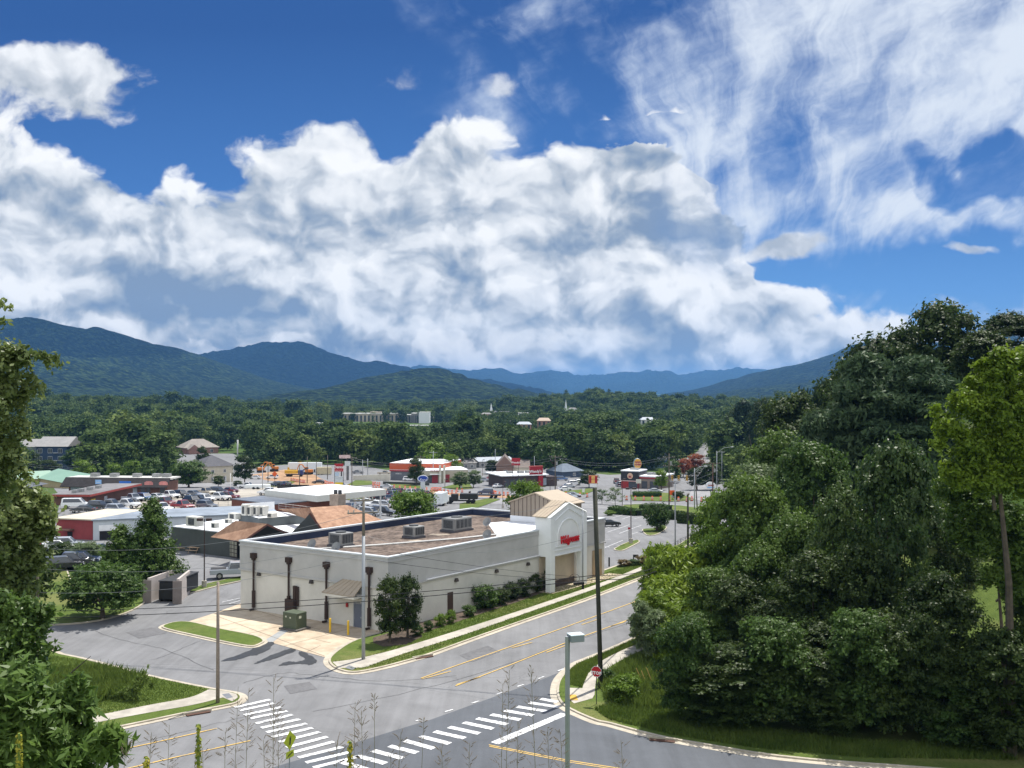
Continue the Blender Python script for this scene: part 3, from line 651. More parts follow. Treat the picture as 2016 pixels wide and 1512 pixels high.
def ph_build():
    O = Vector((-11.3, 92.7, 0)); T0 = (22.3, 28.6); LA = 36.27; LB = 19.25
    e1 = Vector((22.3, 28.6, 0))/LA; e2 = Vector((-16.2, 10.4, 0))/LB
    root = thing('pharmacy_building', 'grey and cream corner store with flat gravel roof and white gabled tower', 'shop', O)
    def P(a, b, z): v = e1*a+e2*b; return Vector((v.x, v.y, z))          # local to root
    def qb(m, a0, a1, b0, b1, z0, z1):
        q = [P(a0,b0,0), P(a1,b0,0), P(a1,b1,0), P(a0,b1,0)]; m.prism([p[:2] for p in q], z0, z1); return m
    zr = 6.05
    # walls, a skin of 0.3 m, grey band over cream
    lo = MB(); hi = MB(); t = 0.3
    for m, z0, z1, e in ((lo, -0.3, 3.9, 0.0), (hi, 3.9, 6.75, 0.06)):
        qb(m, -e, LA+e, -e, t, z0, z1); qb(m, -e, LA+e, LB-t, LB+e, z0, z1); qb(m, -e, t, t, LB-t, z0, z1); qb(m, LA-t, LA+e, t, LB-t, z0, z1)
    lo.build('wall', STUCCO_C, root); hi.build('parapet', STUCCO_G, root)
    m = MB(); qb(m, t, LA-t, t, LB-t, zr-0.2, zr); m.build('roof', GRAVEL, root)
    m = MB()   # dark membrane up the inside of the parapet
    qb(m, t+.0, LA-t, LB-t-0.05, LB-t, zr+.003, 6.745); qb(m, LA-t-.05, LA-t, t, LB-t-.06, zr+.003, 6.745); qb(m, t, LA-t-.06, t, t+.05, zr+.003, 6.745); qb(m, t, t+.05, t+.06, LB-t-.06, zr+.003, 6.745)
    m.build('parapet_lining', NAVY, root)
    m = MB(); e = 0.14
    for a0,a1,b0,b1 in ((-e,LA+e,-e,t+.06),(-e,LA+e,LB-t-.06,LB+e),(-e,t+.06,t+.062,LB-t-.062),(LA-t-.06,LA+e,t+.062,LB-t-.062)): qb(m, a0,a1,b0,b1, 6.752, 6.90)
    m.build('coping', COPING, root)
    m = MB()
    for z0, z1, e in ((6.35,6.5,0.13),(3.9,4.06,0.16)):
        qb(m, -e, LA+e, -e, -0.062, z0, z1); qb(m, -e, -0.062, -0.061, LB+e, z0, z1)
    m.build('moulding', STUCCO_G, root)
    m = MB(); qb(m, 5, 23-.02, -0.24, -0.062, 4.062, 4.15); m.build('ledge_flashing', mat('pale_flashing',(0.75,0.76,0.78),0.5,0.03), root)
    # white membrane patch, pipe and patches on the roof
    m = MB(); m.prism([P(19,2,0)[:2],P(24.2,0.5,0)[:2],P(32.8,1.0,0)[:2],P(32.8,11,0)[:2],P(30,12,0)[:2]], zr+.004, zr+.03); m.build('roof_patch', WMEM, root)
    m = MB(); m.tube([P(1.5,13.5,zr+.1), P(9,9.5,zr+.1), P(17,6,zr+.1), P(24,4.2,zr+.1)], 0.09, 6); m.build('roof_pipe', mat('pale_pipe',(0.7,0.7,0.68),0.6,0.1), root)
    for a,b,r in ((3,15,1.2),(6,12.5,.9),(9,14,.8),(2.2,10.5,1.0),(14,9,.7),(19,10,1.1)):
        m = MB().prism([tuple((P(a,b,0)+Vector((math.cos(k*.785)*r*rng.uniform(.6,1.3),math.sin(k*.785)*r*.7*rng.uniform(.6,1.3),0)))[:2]) for k in range(8)], zr+.002, zr+.012)
        m.build('bare_patch', mat('dusty_patch',(0.33,0.28,0.22),0.95,0.3,1.5), root)
    yaw1 = math.atan2(e1.y, e1.x)
    # rooftop plant
    def hvac(a, b, lx, ly, h):
        m = MB(); c = P(a, b, zr); m.box((c.x,c.y,zr+.25+h/2), (lx,ly,h), yaw1); o = m.build('roof_air_unit', GALV, root, bevel=0.03)
        g = MB()
        for k in range(4):
            for s in (-1, 1):
                v = e1*((k-1.5)*lx/4.4)+e2*(s*(ly/2+.012)); g.box((c.x+v.x,c.y+v.y,zr+.25+h*.52), (lx/5.4,.02,h*.72), yaw1)
        v = e1*(-lx/2-.012); g.box((c.x+v.x,c.y+v.y,zr+.25+h*.5), (.02,ly*.7,h*.7), yaw1)
        g.cyl((c.x,c.y,zr+.25+h), min(lx,ly)*.32, .12, 14); g.build('grille', GALVD, o)
        k = MB(); k.box((c.x,c.y,zr+.13), (lx*1.12,ly*1.1,.22), yaw1); k.build('curb', mat('curb_dark',(0.09,0.09,0.1),0.8), o)
    hvac(6.5, 12.2, 1.7, 1.9, 1.2); hvac(15.5, 10.6, 1.6, 1.7, 1.05); hvac(22.5, 10.5, 3.0, 2.0, 1.3)
    for a, b in ((2.4, 12.0), (2.2, 8.6), (17.6, 2.6), (26.2, 9.2)):
        c = P(a, b, zr+.75); m = MB(); n = 14
        az = Vector((-.5,-.75,.45)).normalized(); up = Vector((0,0,1)); s = az.cross(up).normalized(); q = s.cross(az)
        rings = []
        for r, dd in ((0.02,-.12),(.3,-.08),(.55,0.0)):
            rings.append([c+(s*math.cos(k*6.283/n)+q*math.sin(k*6.283/n))*r+az*dd for k in range(n)])
        vs = [p for r_ in rings for p in r_]; m.add(vs, [(j*n+k, j*n+(k+1)%n, (j+1)*n+(k+1)%n, (j+1)*n+k) for j in range(2) for k in range(n)])
        o = m.build('satellite_dish', GALV, root, smooth=True); k = MB(); k.tube([P(a,b,zr), c], .04, 6); k.tube([c-q*.4, c+az*.5], .02, 5); k.build('dish_stand', GALV, o)
    # back wall fittings
    def bpx(px, a=-0.1):     # b of the back wall seen at photo column px
        k = (px-CX)/FPX; s = O+e1*a; return (k*s.y-s.x)/(e2.x-k*e2.y)
    for px in (502, 571, 645, 729):
        b = bpx(px); m = MB(); a = -0.24
        v = P(a,b,0); m.box((v.x,v.y,5.55), (.42,.62,.5), yaw1, 1.0); m.box((v.x,v.y,5.22), (.3,.34,.2), yaw1)
        m.box((v.x,v.y,3.6), (.14,.16,3.1), yaw1); m.box((v.x,v.y,1.2), (.24,.26,1.7), yaw1); v2 = P(a-.2,b,0); m.box((v2.x,v2.y,.2), (.5,.2,.16), yaw1)
        m.build('downspout', BROWN, root)
    b = bpx(576); v = P(-.3,b,0); m = MB(); m.box((v.x,v.y,1.15), (.45,1.25,1.25), yaw1); v = P(-.2,bpx(583),0); m.box((v.x,v.y,2.1), (.22,.42,2.0), yaw1); v = P(-.2,bpx(588),0); m.box((v.x,v.y,2.1), (.2,.16,1.9), yaw1); m.build('meter_cabinet', BROWN, root)
    for px, z in ((511,3.75),(614,3.7),(707,2.9)):
        v = P(-.16,bpx(px),z); m = MB(); m.box(v, (.3,.4,.32), yaw1, .7); m.build('wall_lamp', mat('lamp_bronze',(0.06,0.05,0.045),0.5), root)
    for a in (9.3, 15.6, 21.0):
        v = P(a,-.16,3.45); m = MB(); m.box(v, (.4,.3,.32), yaw1, .7); m.build('wall_lamp', mat('lamp_bronze',(0.06,0.05,0.045),0.5), root)
    b0, b1 = bpx(714), bpx(697.5); bm_ = (b0+b1)/2
    m = MB(); v = P(-.03,bm_,1.12); m.box(v, (.08,abs(b1-b0),2.24), math.atan2(e2.y,e2.x)-math.pi/2); d = m.build('door', mat('steel_door',(0.13,0.15,0.20),0.5,0.05), root)
    m = MB(); q = math.atan2(e2.y,e2.x)-math.pi/2
    for bb in (b0-.05, b1+.05): v = P(-.05,bb,1.15); m.box(v, (.12,.1,2.3), q)
    v = P(-.05,bm_,2.3); m.box(v, (.12,abs(b1-b0)+.2,.1), q); m.build('door_frame', mat('frame_grey',(0.33,0.35,0.38),0.5), root)
    v = P(-.1,bm_-.35,1.0); m = MB(); m.box(v, (.06,.04,.12), q); m.build('handle', COPING, d)
    v = P(-.1,bpx(683.5),2.0); m = MB(); m.box(v, (.12,.22,.42), q); m.build('alarm_box', mat('alarm_red',(0.45,0.03,0.03),0.5), root)
    # pent roof over the door
    c0, c1 = bpx(716), bpx(659); m = MB()
    pts = [P(-.06,c0-.1,4.35), P(-.06,c1+.1-1.2,4.35), P(-1.7,c1,3.25), P(-1.7,c0-.35,3.25)]
    m.slab(pts, (pts[1]-pts[0]).cross(pts[2]-pts[1]) if (pts[1]-pts[0]).cross(pts[2]-pts[1]).z > 0 else -(pts[1]-pts[0]).cross(pts[2]-pts[1]), .06)
    side = [P(-.06,c1-1.1,4.35), P(-.06,c1,3.25), P(-1.7,c1,3.25)]; m.add(side, [(0,1,2)])
    o = m.build('door_canopy', SEAM, root)
    m = MB()
    for k in range(7):
        f = k/6; p, q2 = pts[0].lerp(pts[1], f), pts[3].lerp(pts[2], f); m.tube([p+Vector((0,0,.03)), q2+Vector((0,0,.03))], .025, 4)
    m.build('seam', SEAM, o)
    m = MB(); qb(m, -1.68, -.07, c0-.33, c1-.02, 2.98, 3.19); m.build('canopy_soffit', STUCCO_C, root)
    m = MB(); v = P(4.6+2.0,-.03,1.2)
    ks = [(-11.3,92.7)]
    def apx(px, bb=-.03):
        k = (px-CX)/FPX; s = O+e2*bb; return (s.x-k*s.y)/(k*e1.y-e1.x)
    a0, a1 = apx(881.5), apx(891.5); qb(m, a0, a1, -.08, 0.0, .2, 2.35); m.build('panel', mat('panel_brown',(0.075,0.045,0.035),0.6), root)
    # tower with portico
    A0, A1, B0, B1, ZE, ZA = 23.0, 29.9, -1.5, 0.35, 8.3, 9.62; am = (A0+A1)/2
    tw = MB(); cw = 0.95
    qb(tw, A0, A0+cw, B0, B0+.55, -.1, 4.0); qb(tw, A1-cw, A1, B0, B0+.55, -.1, 4.0)
    def gab(m, a0, a1, b0, b1, z0, ze, za):
        am = (a0+a1)/2; q = []
        for b in (b0, b1): q += [P(a0,b,z0), P(a1,b,z0), P(a1,b,ze), P(am,b,za), P(a0,b,ze)]
        m.add(q, [(0,1,2,3,4),(9,8,7,6,5),(0,5,6,1),(1,6,7,2),(2,7,8,3),(3,8,9,4),(4,9,5,0)])
    gab(tw, A0, A1, B0, B1, 4.0, ZE, ZA); o = tw.build('tower', STUCCO_W, root)
    m = MB()   # seamed roof, slightly behind the gable face
    for s, ae in ((-1, A0-.25), (1, A1+.25)):
        pts = [P(ae,B0+.35,ZE-.02), P(am,B0+.35,ZA+.10), P(am,B1+.2,ZA+.10), P(ae,B1+.2,ZE-.02)]
        n = (pts[1]-pts[0]).cross(pts[2]-pts[1]); n = n if n.z > 0 else -n; m.slab([p+Vector((0,0,.08)) for p in pts], n, .1)
        for k in range(5):
            p = pts[0].lerp(pts[3], k/4)+Vector((0,0,.1)); q = pts[1].lerp(pts[2], k/4)+Vector((0,0,.1)); m.tube([p, q], .03, 4)
    m.build('tower_roof', SEAM, root)
    m = MB()   # raised rim, pilasters, arch and ledges of the gable face
    for (p, q) in ((P(A0-.08,B0-.06,ZE),P(am,B0-.06,ZA+.02)),(P(A1+.08,B0-.06,ZE),P(am,B0-.06,ZA+.02)),(P(A0+.75,B0-.04,ZE-.45),P(am,B0-.04,ZA-.6)),(P(A1-.75,B0-.04,ZE-.45),P(am,B0-.04,ZA-.6))):
        m.tube([p, q], .09, 4)
    qb(m, A0-.06, A0+cw*.75, B0-.14, B0-.003, -.1, ZE-.1); qb(m, A1-cw*.75, A1+.06, B0-.14, B0-.003, -.1, ZE-.1)
    for z in (4.02, 4.55, 4.95): qb(m, A0+cw*.76, A1-cw*.76, B0-.12, B0-.003, z, z+.12)
    arc = [P(am+2.15*math.cos(w),B0-.05,5.75+2.15*math.sin(w)) for w in np.linspace(0, math.pi, 22)]
    m.tube([P(am+2.15,B0-.05,5.1)]+arc+[P(am-2.15,B0-.05,5.1)], .09, 5); m.build('tower_trim', STUCCO_W, root)
    m = MB(); qb(m, A0+.1, A1-.1, -.09, -.062, .9, 3.85); m.build('portico_wall', mat('portico_tan',(0.56,0.47,0.36),0.9,0.06), root)
    m = MB(); qb(m, A0+.1, A1-.1, -.12, -.062, .15, .9); m.build('portico_base', mat('brick_base',(0.10,0.075,0.065),0.9,0.2,4), root)
    m = MB(); qb(m, A0-.3, 37.2, B0-.5, -.07, .05, .19); m.build('porch_slab', APRON, root)
    ctr = P(am+.05, B0-.16, 5.62)
    lt = letters('Walgreens', 1.0, REDS, root, ctr, yaw1, 'sign_lettering', extrude=.07, bold=.010, shear=.30, space=.92); lt.scale = (.90, 1.2, 1)
    lt['label'] = 'red slanted script lettering spelling the store name'
    # second gable over the entrance
    g = MB(); a0, a1, b0, b1, ze, za = 33.0, 37.4, 3.8, 10.9, 8.4, 9.62; bmid = (b0+b1)/2; q = []
    for a in (a0, a1): q += [P(a,b0,zr), P(a,b1,zr), P(a,b1,ze), P(a,bmid,za), P(a,b0,ze)]
    g.add(q, [(0,1,2,3,4),(9,8,7,6,5),(0,5,6,1),(1,6,7,2),(2,7,8,3),(3,8,9,4),(4,9,5,0)]); g.build('entrance_gable', mat('gable_cladding',(0.27,0.225,0.18),0.6,0.06), root)
    m = MB()
    for k in range(13):
        b = b0+(b1-b0)*k/12; z = ze+(za-ze)*(1-abs(b-bmid)/((b1-b0)/2)); m.box(P(a0-.03,b,(zr+.75+z)/2), (.06,.06,z-zr-.75), yaw1)
    m.build('cladding_rib', mat('rib_dark',(0.13,0.105,0.085),0.7), root)
    m = MB(); qb(m, a0-.06, a0-.002, b0, b1, zr+.03, zr+.75); m.build('gable_flashing', WMEM, root)
    m = MB()
    for s, be in ((-1,b0-.3),(1,b1+.3)):
        pts = [P(a0-.15,be,ze), P(a0-.15,bmid,za+.12), P(a1+.3,bmid,za+.12), P(a1+.3,be,ze)]
        n = (pts[1]-pts[0]).cross(pts[2]-pts[1]); n = n if n.z > 0 else -n; m.slab([p+Vector((0,0,.06)) for p in pts], n, .14)
    m.build('gable_roof', SEAM, root)
    # front corner: tan opening in the street wall
    m = MB(); qb(m, 33.6, 35.6, -.10, -.062, .2, 3.3); m.build('entry_recess', mat('recess_tan',(0.36,0.27,0.17),0.9), root)
    return P, O
ph_build()
def ground_thing(name, label, cat, px, py, rz=0, group=None, off=0.0): return thing(name, label, cat, G(px, py, off), rz, group)
# green transformer box, bollards, bins near the back wall
t = ground_thing('transformer_box', 'green steel transformer box on a pad behind the store wall', 'utility box', 581, 1237, R(-33), off=.05)
m = MB(); m.box((0,0,.85), (1.75,1.35,1.5)); o = m.build('cabinet', mat('utility_green',(0.075,0.095,0.06),0.5,0.1,1), t, bevel=.04)
m = MB(); m.box((0,0,.07), (2.3,1.8,.16)); m.build('pad', mat('pad_dark',(0.12,0.11,0.1),0.9), t)
for q_ in ((-.45,1.2),(.1,1.15)): m = MB(); m.box((q_[0],-.682,q_[1]),(.16,.012,.14)); m.build('warning_label', mat('label_pale',(0.6,0.62,0.5),0.6), o)
m = MB(); m.box((.882,-.2,1.2),(.012,.3,.22)); m.build('warning_label', mat('label_pale',(0.6,0.62,0.5),0.6), o)
for px, py, lab in ((650.5,1244,'yellow bollard nearer the transformer box behind the store'), (686,1249,'yellow bollard in front of the store back door')):
    t = ground_thing('bollard', lab, 'bollard', px, py, off=.04, group='yellow bollards behind the store')
    m = MB(); m.tube([(0,0,0),(0,0,1.2),(0,0,1.27),(0,0,1.3)], [.1,.1,.08,.02], 12); m.build('post', YEL, t, smooth=False)
for px, py, lab in ((1164,1110,'short black post left of the shop corner column'),(1199,1115,'short black post right of the shop corner column')):
    t = ground_thing('bollard', lab, 'bollard', px, py, off=.15, group='black posts by the shop entrance'); m = MB(); m.cyl((0,0,0), .1, 1.15); m.build('post', mat('black_metal',(0.015,0.015,0.016),0.5), t)
# ================================================================ other buildings
GLASS = mat('window_glass', (0.035,0.045,0.06), 0.12, 0.0, spec=0.8)
GLASSW = mat('window_bright', (0.30,0.36,0.42), 0.2, 0.2, 2.0, spec=0.8)
BRICK = mat('brick_red', (0.19,0.072,0.050), 0.9, 0.12, 2.5, 0.2, 25); BRICKB = mat('brick_brown', (0.16,0.085,0.065), 0.9, 0.15, 2.5, 0.2, 25)
WHITE = mat('white_trim', (0.72,0.73,0.74), 0.7, 0.04); SHING = mat('shingle_grey', (0.115,0.115,0.12), 0.9, 0.2, 2.0, 0.3, 12)
SHINGB = mat('shingle_brown', (0.31,0.175,0.11), 0.92, 0.16, 1.6, 0.3, 10, col2=(0.36,0.22,0.145)); CREAM = mat('cream_wall', (0.55,0.50,0.40), 0.9, 0.08)
DARKG = mat('dark_green_wall', (0.060,0.068,0.062), 0.8, 0.1, 1.0); GREYW = mat('grey_wall', (0.30,0.30,0.29), 0.9, 0.1)
class Bld:
    def __init__(s, name, label, cat, A, B, depth, group=None):
        A = Vector(A); B = Vector(B); s.L = (Vector((B.x, B.y, 0))-Vector((A.x, A.y, 0))).length
        s.z0 = min(A.z, B.z)-0.15; rz = math.atan2(B.y-A.y, B.x-A.x); s.D = depth
        s.root = thing(name, label, cat, (A.x, A.y, s.z0), rz, group)
    def wall(s, h, m, x0=0, x1=None, y0=0, y1=None, name='wall', z0=-1.2):
        b = MB(); b.prism([(x0,y0),(x1 if x1 is not None else s.L,y0),(x1 if x1 is not None else s.L,y1 if y1 is not None else s.D),(x0,y1 if y1 is not None else s.D)], z0, h); return b.build(name, m, s.root)
    def box(s, x0, x1, y0, y1, z0, z1, m, name, parent=None, bevel=0):
        b = MB(); b.box(((x0+x1)/2,(y0+y1)/2,(z0+z1)/2), (abs(x1-x0),abs(y1-y0),abs(z1-z0))); return b.build(name, m, parent or s.root, bevel=bevel)
    def gable(s, h, rh, m, x0=0, x1=None, y0=0, y1=None, ov=.4, along='x', gm=None, name='roof', hip=0.0):
        x1 = s.L if x1 is None else x1; y1 = s.D if y1 is None else y1
        b = MB()
        if along == 'x':
            ym = (y0+y1)/2; i = hip
            p = [(x0-ov,y0-ov,h),(x1+ov,y0-ov,h),(x1+ov,y1+ov,h),(x0-ov,y1+ov,h),(x0-ov+i,ym,h+rh),(x1+ov-i,ym,h+rh)]
            f = [(0,1,5,4),(2,3,4,5),(1,2,5),(3,0,4)]
        else:
            xm = (x0+x1)/2; i = hip
            p = [(x0-ov,y0-ov,h),(x1+ov,y0-ov,h),(x1+ov,y1+ov,h),(x0-ov,y1+ov,h),(xm,y0-ov+i,h+rh),(xm,y1+ov-i,h+rh)]
            f = [(3,0,4,5),(1,2,5,4),(0,1,4),(2,3,5)]
        b.add(p, f+[(3,2,1,0)]); o = b.build(name, m, s.root)
        if gm and not hip:
            g = MB(); e = 0.012
            if along == 'x':
                for x in (x0-ov-e if along == 'xl' else x1+ov+e,): g.add([(x,y0-ov+.15,h+.02),(x,y1+ov-.15,h+.02),(x,ym,h+rh-.12)], [(0,1,2)])
            else:
                for y in (y0-ov-e,): g.add([(x0-ov+.15,y,h+.02),(x1+ov-.15,y,h+.02),(xm,y,h+rh-.12)], [(0,1,2)])
            g.build('gable_end', gm, s.root)
        return o
    def win(s, x, z, w, h, face='f', m=None, frame=True, name='window'):
        e = .03
        if face == 'f': o = s.box(x-w/2, x+w/2, -e, .02, z-h/2, z+h/2, m or GLASS, name)
        elif face == 'r': o = s.box(s.L-.02, s.L+e, x-w/2, x+w/2, z-h/2, z+h/2, m or GLASS, name)
        elif face == 'l': o = s.box(-e, .02, x-w/2, x+w/2, z-h/2, z+h/2, m or GLASS, name)
        if frame and face == 'f':
            b = MB()
            for zz in (z-h/2-.05, z+h/2+.05): b.box((x,-.05,zz),(w+.2,.06,.1))
            for xx in (x-w/2-.05, x, x+w/2+.05): b.box((xx,-.05,z),(.08,.05,h))
            b.build('frame', WHITE, o)
        return o
    def sign(s, txt, x, z, size, m, y=-.25, **kw):
        return letters(txt, size, m, s.root, (x, y, z), 0.0, 'sign_lettering', **kw)
# --- long service garage: red end, white block wall, flat roof used as a deck
A = G(184, 1064); B = W(545, 1004, 3.1); B = Vector((B.x, B.y, A.z))
g = Bld('service_garage', 'long low garage with white block front and grey deck roof beside the red building', 'garage', A, B, 11)
g.wall(3.1, mat('white_block',(0.46,0.50,0.54),0.85,0.06,1.0)); g.box(-.2, g.L+.2, -.25, 11.2, 3.105, 3.28, mat('deck_roof',(0.24,0.28,0.33),0.6,0.28,0.35,dirt=.5), 'roof')
g.box(.9, 3.2, -.05, .02, .15, 1.5, mat('dark_opening',(0.01,0.01,0.012),0.8), 'garage_door'); g.box(.8, 3.3, -.09, .02, 1.55, 2.4, mat('door_white',(0.75,0.76,0.78),0.6), 'door_head')
rb = Bld('red_building', 'red painted block building at the left, next to the white garage front', 'building', G(112, 1060), G(183.4, 1063), 12)
rb.wall(3.15, mat('red_paint_wall',(0.24,0.045,0.05),0.85,0.1,0.8)); rb.box(-.3, rb.L, -.3, 12.2, 3.155, 3.33, mat('tan_coping',(0.52,0.47,0.38),0.9,0.1), 'roof')
rb.box(2.0, 2.9, -.05, .02, 0, 1.3, mat('dark_opening',(0.01,0.01,0.012)), 'door'); rb.box(1.4, 3.2, -1.1, .0, 1.55, 1.75, BRICKB, 'porch_roof')
# --- brick showroom with railing ramp and white canopy
A = W(541, 992, 3.0); B = W(664, 980, 3.0)
bs = Bld('brick_showroom', 'low red brick dealership building with a white flat canopy roof', 'dealership', (A.x, A.y, 0), (B.x, B.y, 0), 13)
bs.wall(3.0, BRICK, z0=-4); bs.box(-.1, bs.L*.5, -.1, 13, 3.005, 3.15, mat('wet_deck',(0.14,0.155,0.18),0.35,0.3,0.4), 'roof')
bs.box(bs.L*.52, bs.L*1.02+9, -2.5, 13, 3.1, 4.15, mat('canopy_cream',(0.66,0.66,0.60),0.7,0.04), 'canopy'); bs.box(bs.L*.53, bs.L*1.02+8.8, -2.3, 12.8, 4.155, 4.22, WMEM, 'canopy_roof')
for x in (bs.L*1.02+8, bs.L*1.02+2): bs.box(x-.12, x+.12, -2.2, -1.96, -2.5, 3.095, WHITE, 'column')
m = MB()
for k in range(9):
    x = .3+k*1.45; z = 3.0-k*.26; m.box((x,-.75,z-.2),(.05,.05,1.1))
m.tube([(.3,-.75,3.3),(11.9,-.75,1.2)], .04, 4); m.tube([(.3,-.75,2.9),(11.9,-.75,.8)], .04, 4); m.tube([(.3,-.75,2.5),(11.9,-.75,.4)], .05, 4); m.build('ramp_railing', mat('rail_pale',(0.5,0.47,0.45),0.5), bs.root)
# --- dark restaurant with white membrane roof and two brown gables
A = G(338, 1082); B = G(476, 1100)
db = Bld('restaurant', 'dark green low restaurant with white flat roof and brown shingled gables behind the store', 'restaurant', A, B, 20)
hz = 3.35
db.wall(hz, DARKG); db.box(.1, db.L+4, .15, 19.8, hz+.003, hz+.12, WMEM, 'flat_roof')
p = W(533, 1030, 4.4); rootm = db.root
def loc(pt):
    v = Vector(pt)-Vector(db.root.location); v.rotate(Matrix.Rotation(-db.root.rotation_euler.z, 3, 'Z')); return v
def roofmesh(name, pts, faces, m, t=0.12):
    b = MB(); b.add([tuple(loc(p)) for p in pts], faces); me = b.build(name, m, rootm); return me
e0, e1_, r0, r1 = W(415,1057,3.1), W(476,1066,3.1), W(464,1025,5.3), W(527,1031,5.3)
e2_, e3 = W(572,1051,3.1), W(520,1038,3.1)
roofmesh('gable_roof', [e0, e1_, r1, r0, e2_, e3], [(0,1,2,3), (3,2,4,5)], SHINGB)
roofmesh('gable_end', [e1_+Vector((.15,.2,.05)), e2_+Vector((.15,.2,.05)), r1+Vector((0,.2,-.2))], [(0,1,2),(2,1,0)], DARKG)
roofmesh('fascia', [e1_, e1_-Vector((0,0,.25)), r1-Vector((0,0,.25)), r1+Vector((0,0,.02)), e2_+Vector((0,0,.02)), e2_-Vector((0,0,.25))], [(0,1,2,3),(3,2,5,4)], mat('fascia_brown',(0.12,0.05,0.04),0.7))
# upper block with white roof and grey walls
u0, u1, u2, u3 = W(510,1020,4.3), W(602,1013,4.3), W(540,1006,4.3), W(470,1010,4.3)
roofmesh('upper_roof', [u0, u1, u2, u3], [(0,1,2,3)], WMEM)
roofmesh('upper_wall', [u0, u1, Vector((u1.x,u1.y,1)), Vector((u0.x,u0.y,1)), u3, Vector((u3.x,u3.y,1))], [(3,2,1,0),(0,4,5,3)], mat('slate_wall',(0.10,0.115,0.12),0.8,0.08))
# main hipped brown roof
k = [W(545,1001,4.1), W(596,1001.5,5.0), W(690,994,6.4), W(765,1026,3.6), W(636,1052,3.6), W(609,1013,6.0)]
apx = W(668,994.5,6.4); ridge = W(612,1003,6.0)
hr = [W(548,1002,4.6), W(610,999,6.2), W(684,994,6.2), W(768,1030,3.4), W(640,1056,3.4), W(600,1020,4.2)]
roofmesh('hip_roof', hr, [(0,5,1), (5,4,1), (1,4,2), (2,4,3)], SHINGB)
dz = [W(598,1021,4.5), W(611,1012,6.3), W(640,1058,3.3)]
roofmesh('valley_gable', [W(603,1022,4.6), W(611,1011,6.25), W(638,1043,3.7)+Vector((0,-1.0,0)), W(572,1051,3.2)], [(0,1,2,3)], mat('slate_wall',(0.10,0.115,0.12),0.8,0.08))
m = MB(); m.tube([loc(W(603,1021,4.7)), loc(W(611,1011,6.3)), loc(W(640,1045,3.8)+Vector((0,-1.0,0)))], .14, 4); m.build('fascia', mat('fascia_brown',(0.12,0.05,0.04),0.7), rootm)
# roof plant, fence screens
for px, py, sx, sy, sz, nm in ((384,1029,2.3,1.2,1.3,'roof_air_unit'),(424,1033,.9,.7,.7,'roof_air_unit'),(462,1016,1.6,1.0,.9,'roof_air_unit'),(495,1008,.9,1.0,1.3,'roof_air_unit'),(507,1008,.8,1.0,1.3,'roof_air_unit'),(520,1008,.9,1.0,1.3,'roof_air_unit'),(536,1012,1.2,1.0,.6,'roof_air_unit'),(484,1008,.9,.9,1.5,'roof_air_unit'),(450,1024,1.0,.6,.6,'roof_air_unit')):
    c = loc(W(px, py+6, 3.5 if px < 470 else 4.4)); m = MB(); m.box((c.x,c.y,c.z+sz/2),(sx,sy,sz)); o = m.build(nm, mat('unit_cream',(0.56,0.55,0.50),0.6,0.1), rootm, bevel=.03)
    q = MB(); q.box((c.x,c.y-sy/2-.012,c.z+sz*.5),(sx*.55,.02,sz*.7)); q.build('grille', GALVD, o)
m = MB(); a, b = loc(W(477,1006,4.4)), loc(W(540,1002,4.4)); m.slab([a, b, b+Vector((0,0,1.1)), a+Vector((0,0,1.1))], (0,-1,0), .08); m.build('screen_wall', WHITE, rootm)
c = loc(W(665,992,5.9)); m = MB(); m.box((c.x,c.y,c.z+.6),(1.7,1.5,1.6)); o = m.build('chimney', mat('chimney_tan',(0.33,0.27,0.22),0.9,0.2,2,0.3), rootm); q = MB(); q.cyl((c.x-.4,c.y,c.z+1.4),.28,.6); q.cyl((c.x+.45,c.y,c.z+1.4),.28,.6); q.build('flue', GALVD, o)
# wall: glazed garage door, side door
a, b = G(452,1096), G(470,1100); a = loc(a); b = loc(b); z0 = a.z
m = MB(); m.slab([a+Vector((0,-.2,.1)), b+Vector((0,-.2,.1)), b+Vector((0,-.2,2.35)), a+Vector((0,-.2,2.35))], (0,-1,0), .06); o = m.build('garage_door', mat('door_frame_brown',(0.05,0.035,0.03),0.6), rootm)
for i in range(3):
    for j in range(4):
        p0 = a.lerp(b, (i+.12)/3); p1 = a.lerp(b, (i+.88)/3); zz = .25+j*.52; m = MB(); m.slab([p0+Vector((0,-.22,zz)), p1+Vector((0,-.22,zz)), p1+Vector((0,-.22,zz+.42)), p0+Vector((0,-.22,zz+.42))], (0,-1,0), .01); m.build('pane', mat('pane_warm',(0.30,0.29,0.22),0.3,0.2,1), o)
for px in (421,):
    a, b = loc(G(px,1090)), loc(G(px+6,1091)); m = MB(); m.slab([a+Vector((0,-.2,.1)), b+Vector((0,-.2,.1)), b+Vector((0,-.2,2.1)), a+Vector((0,-.2,2.1))], (0,-1,0), .05); m.build('door', mat('door_dark',(0.03,0.03,0.03),0.6), rootm)
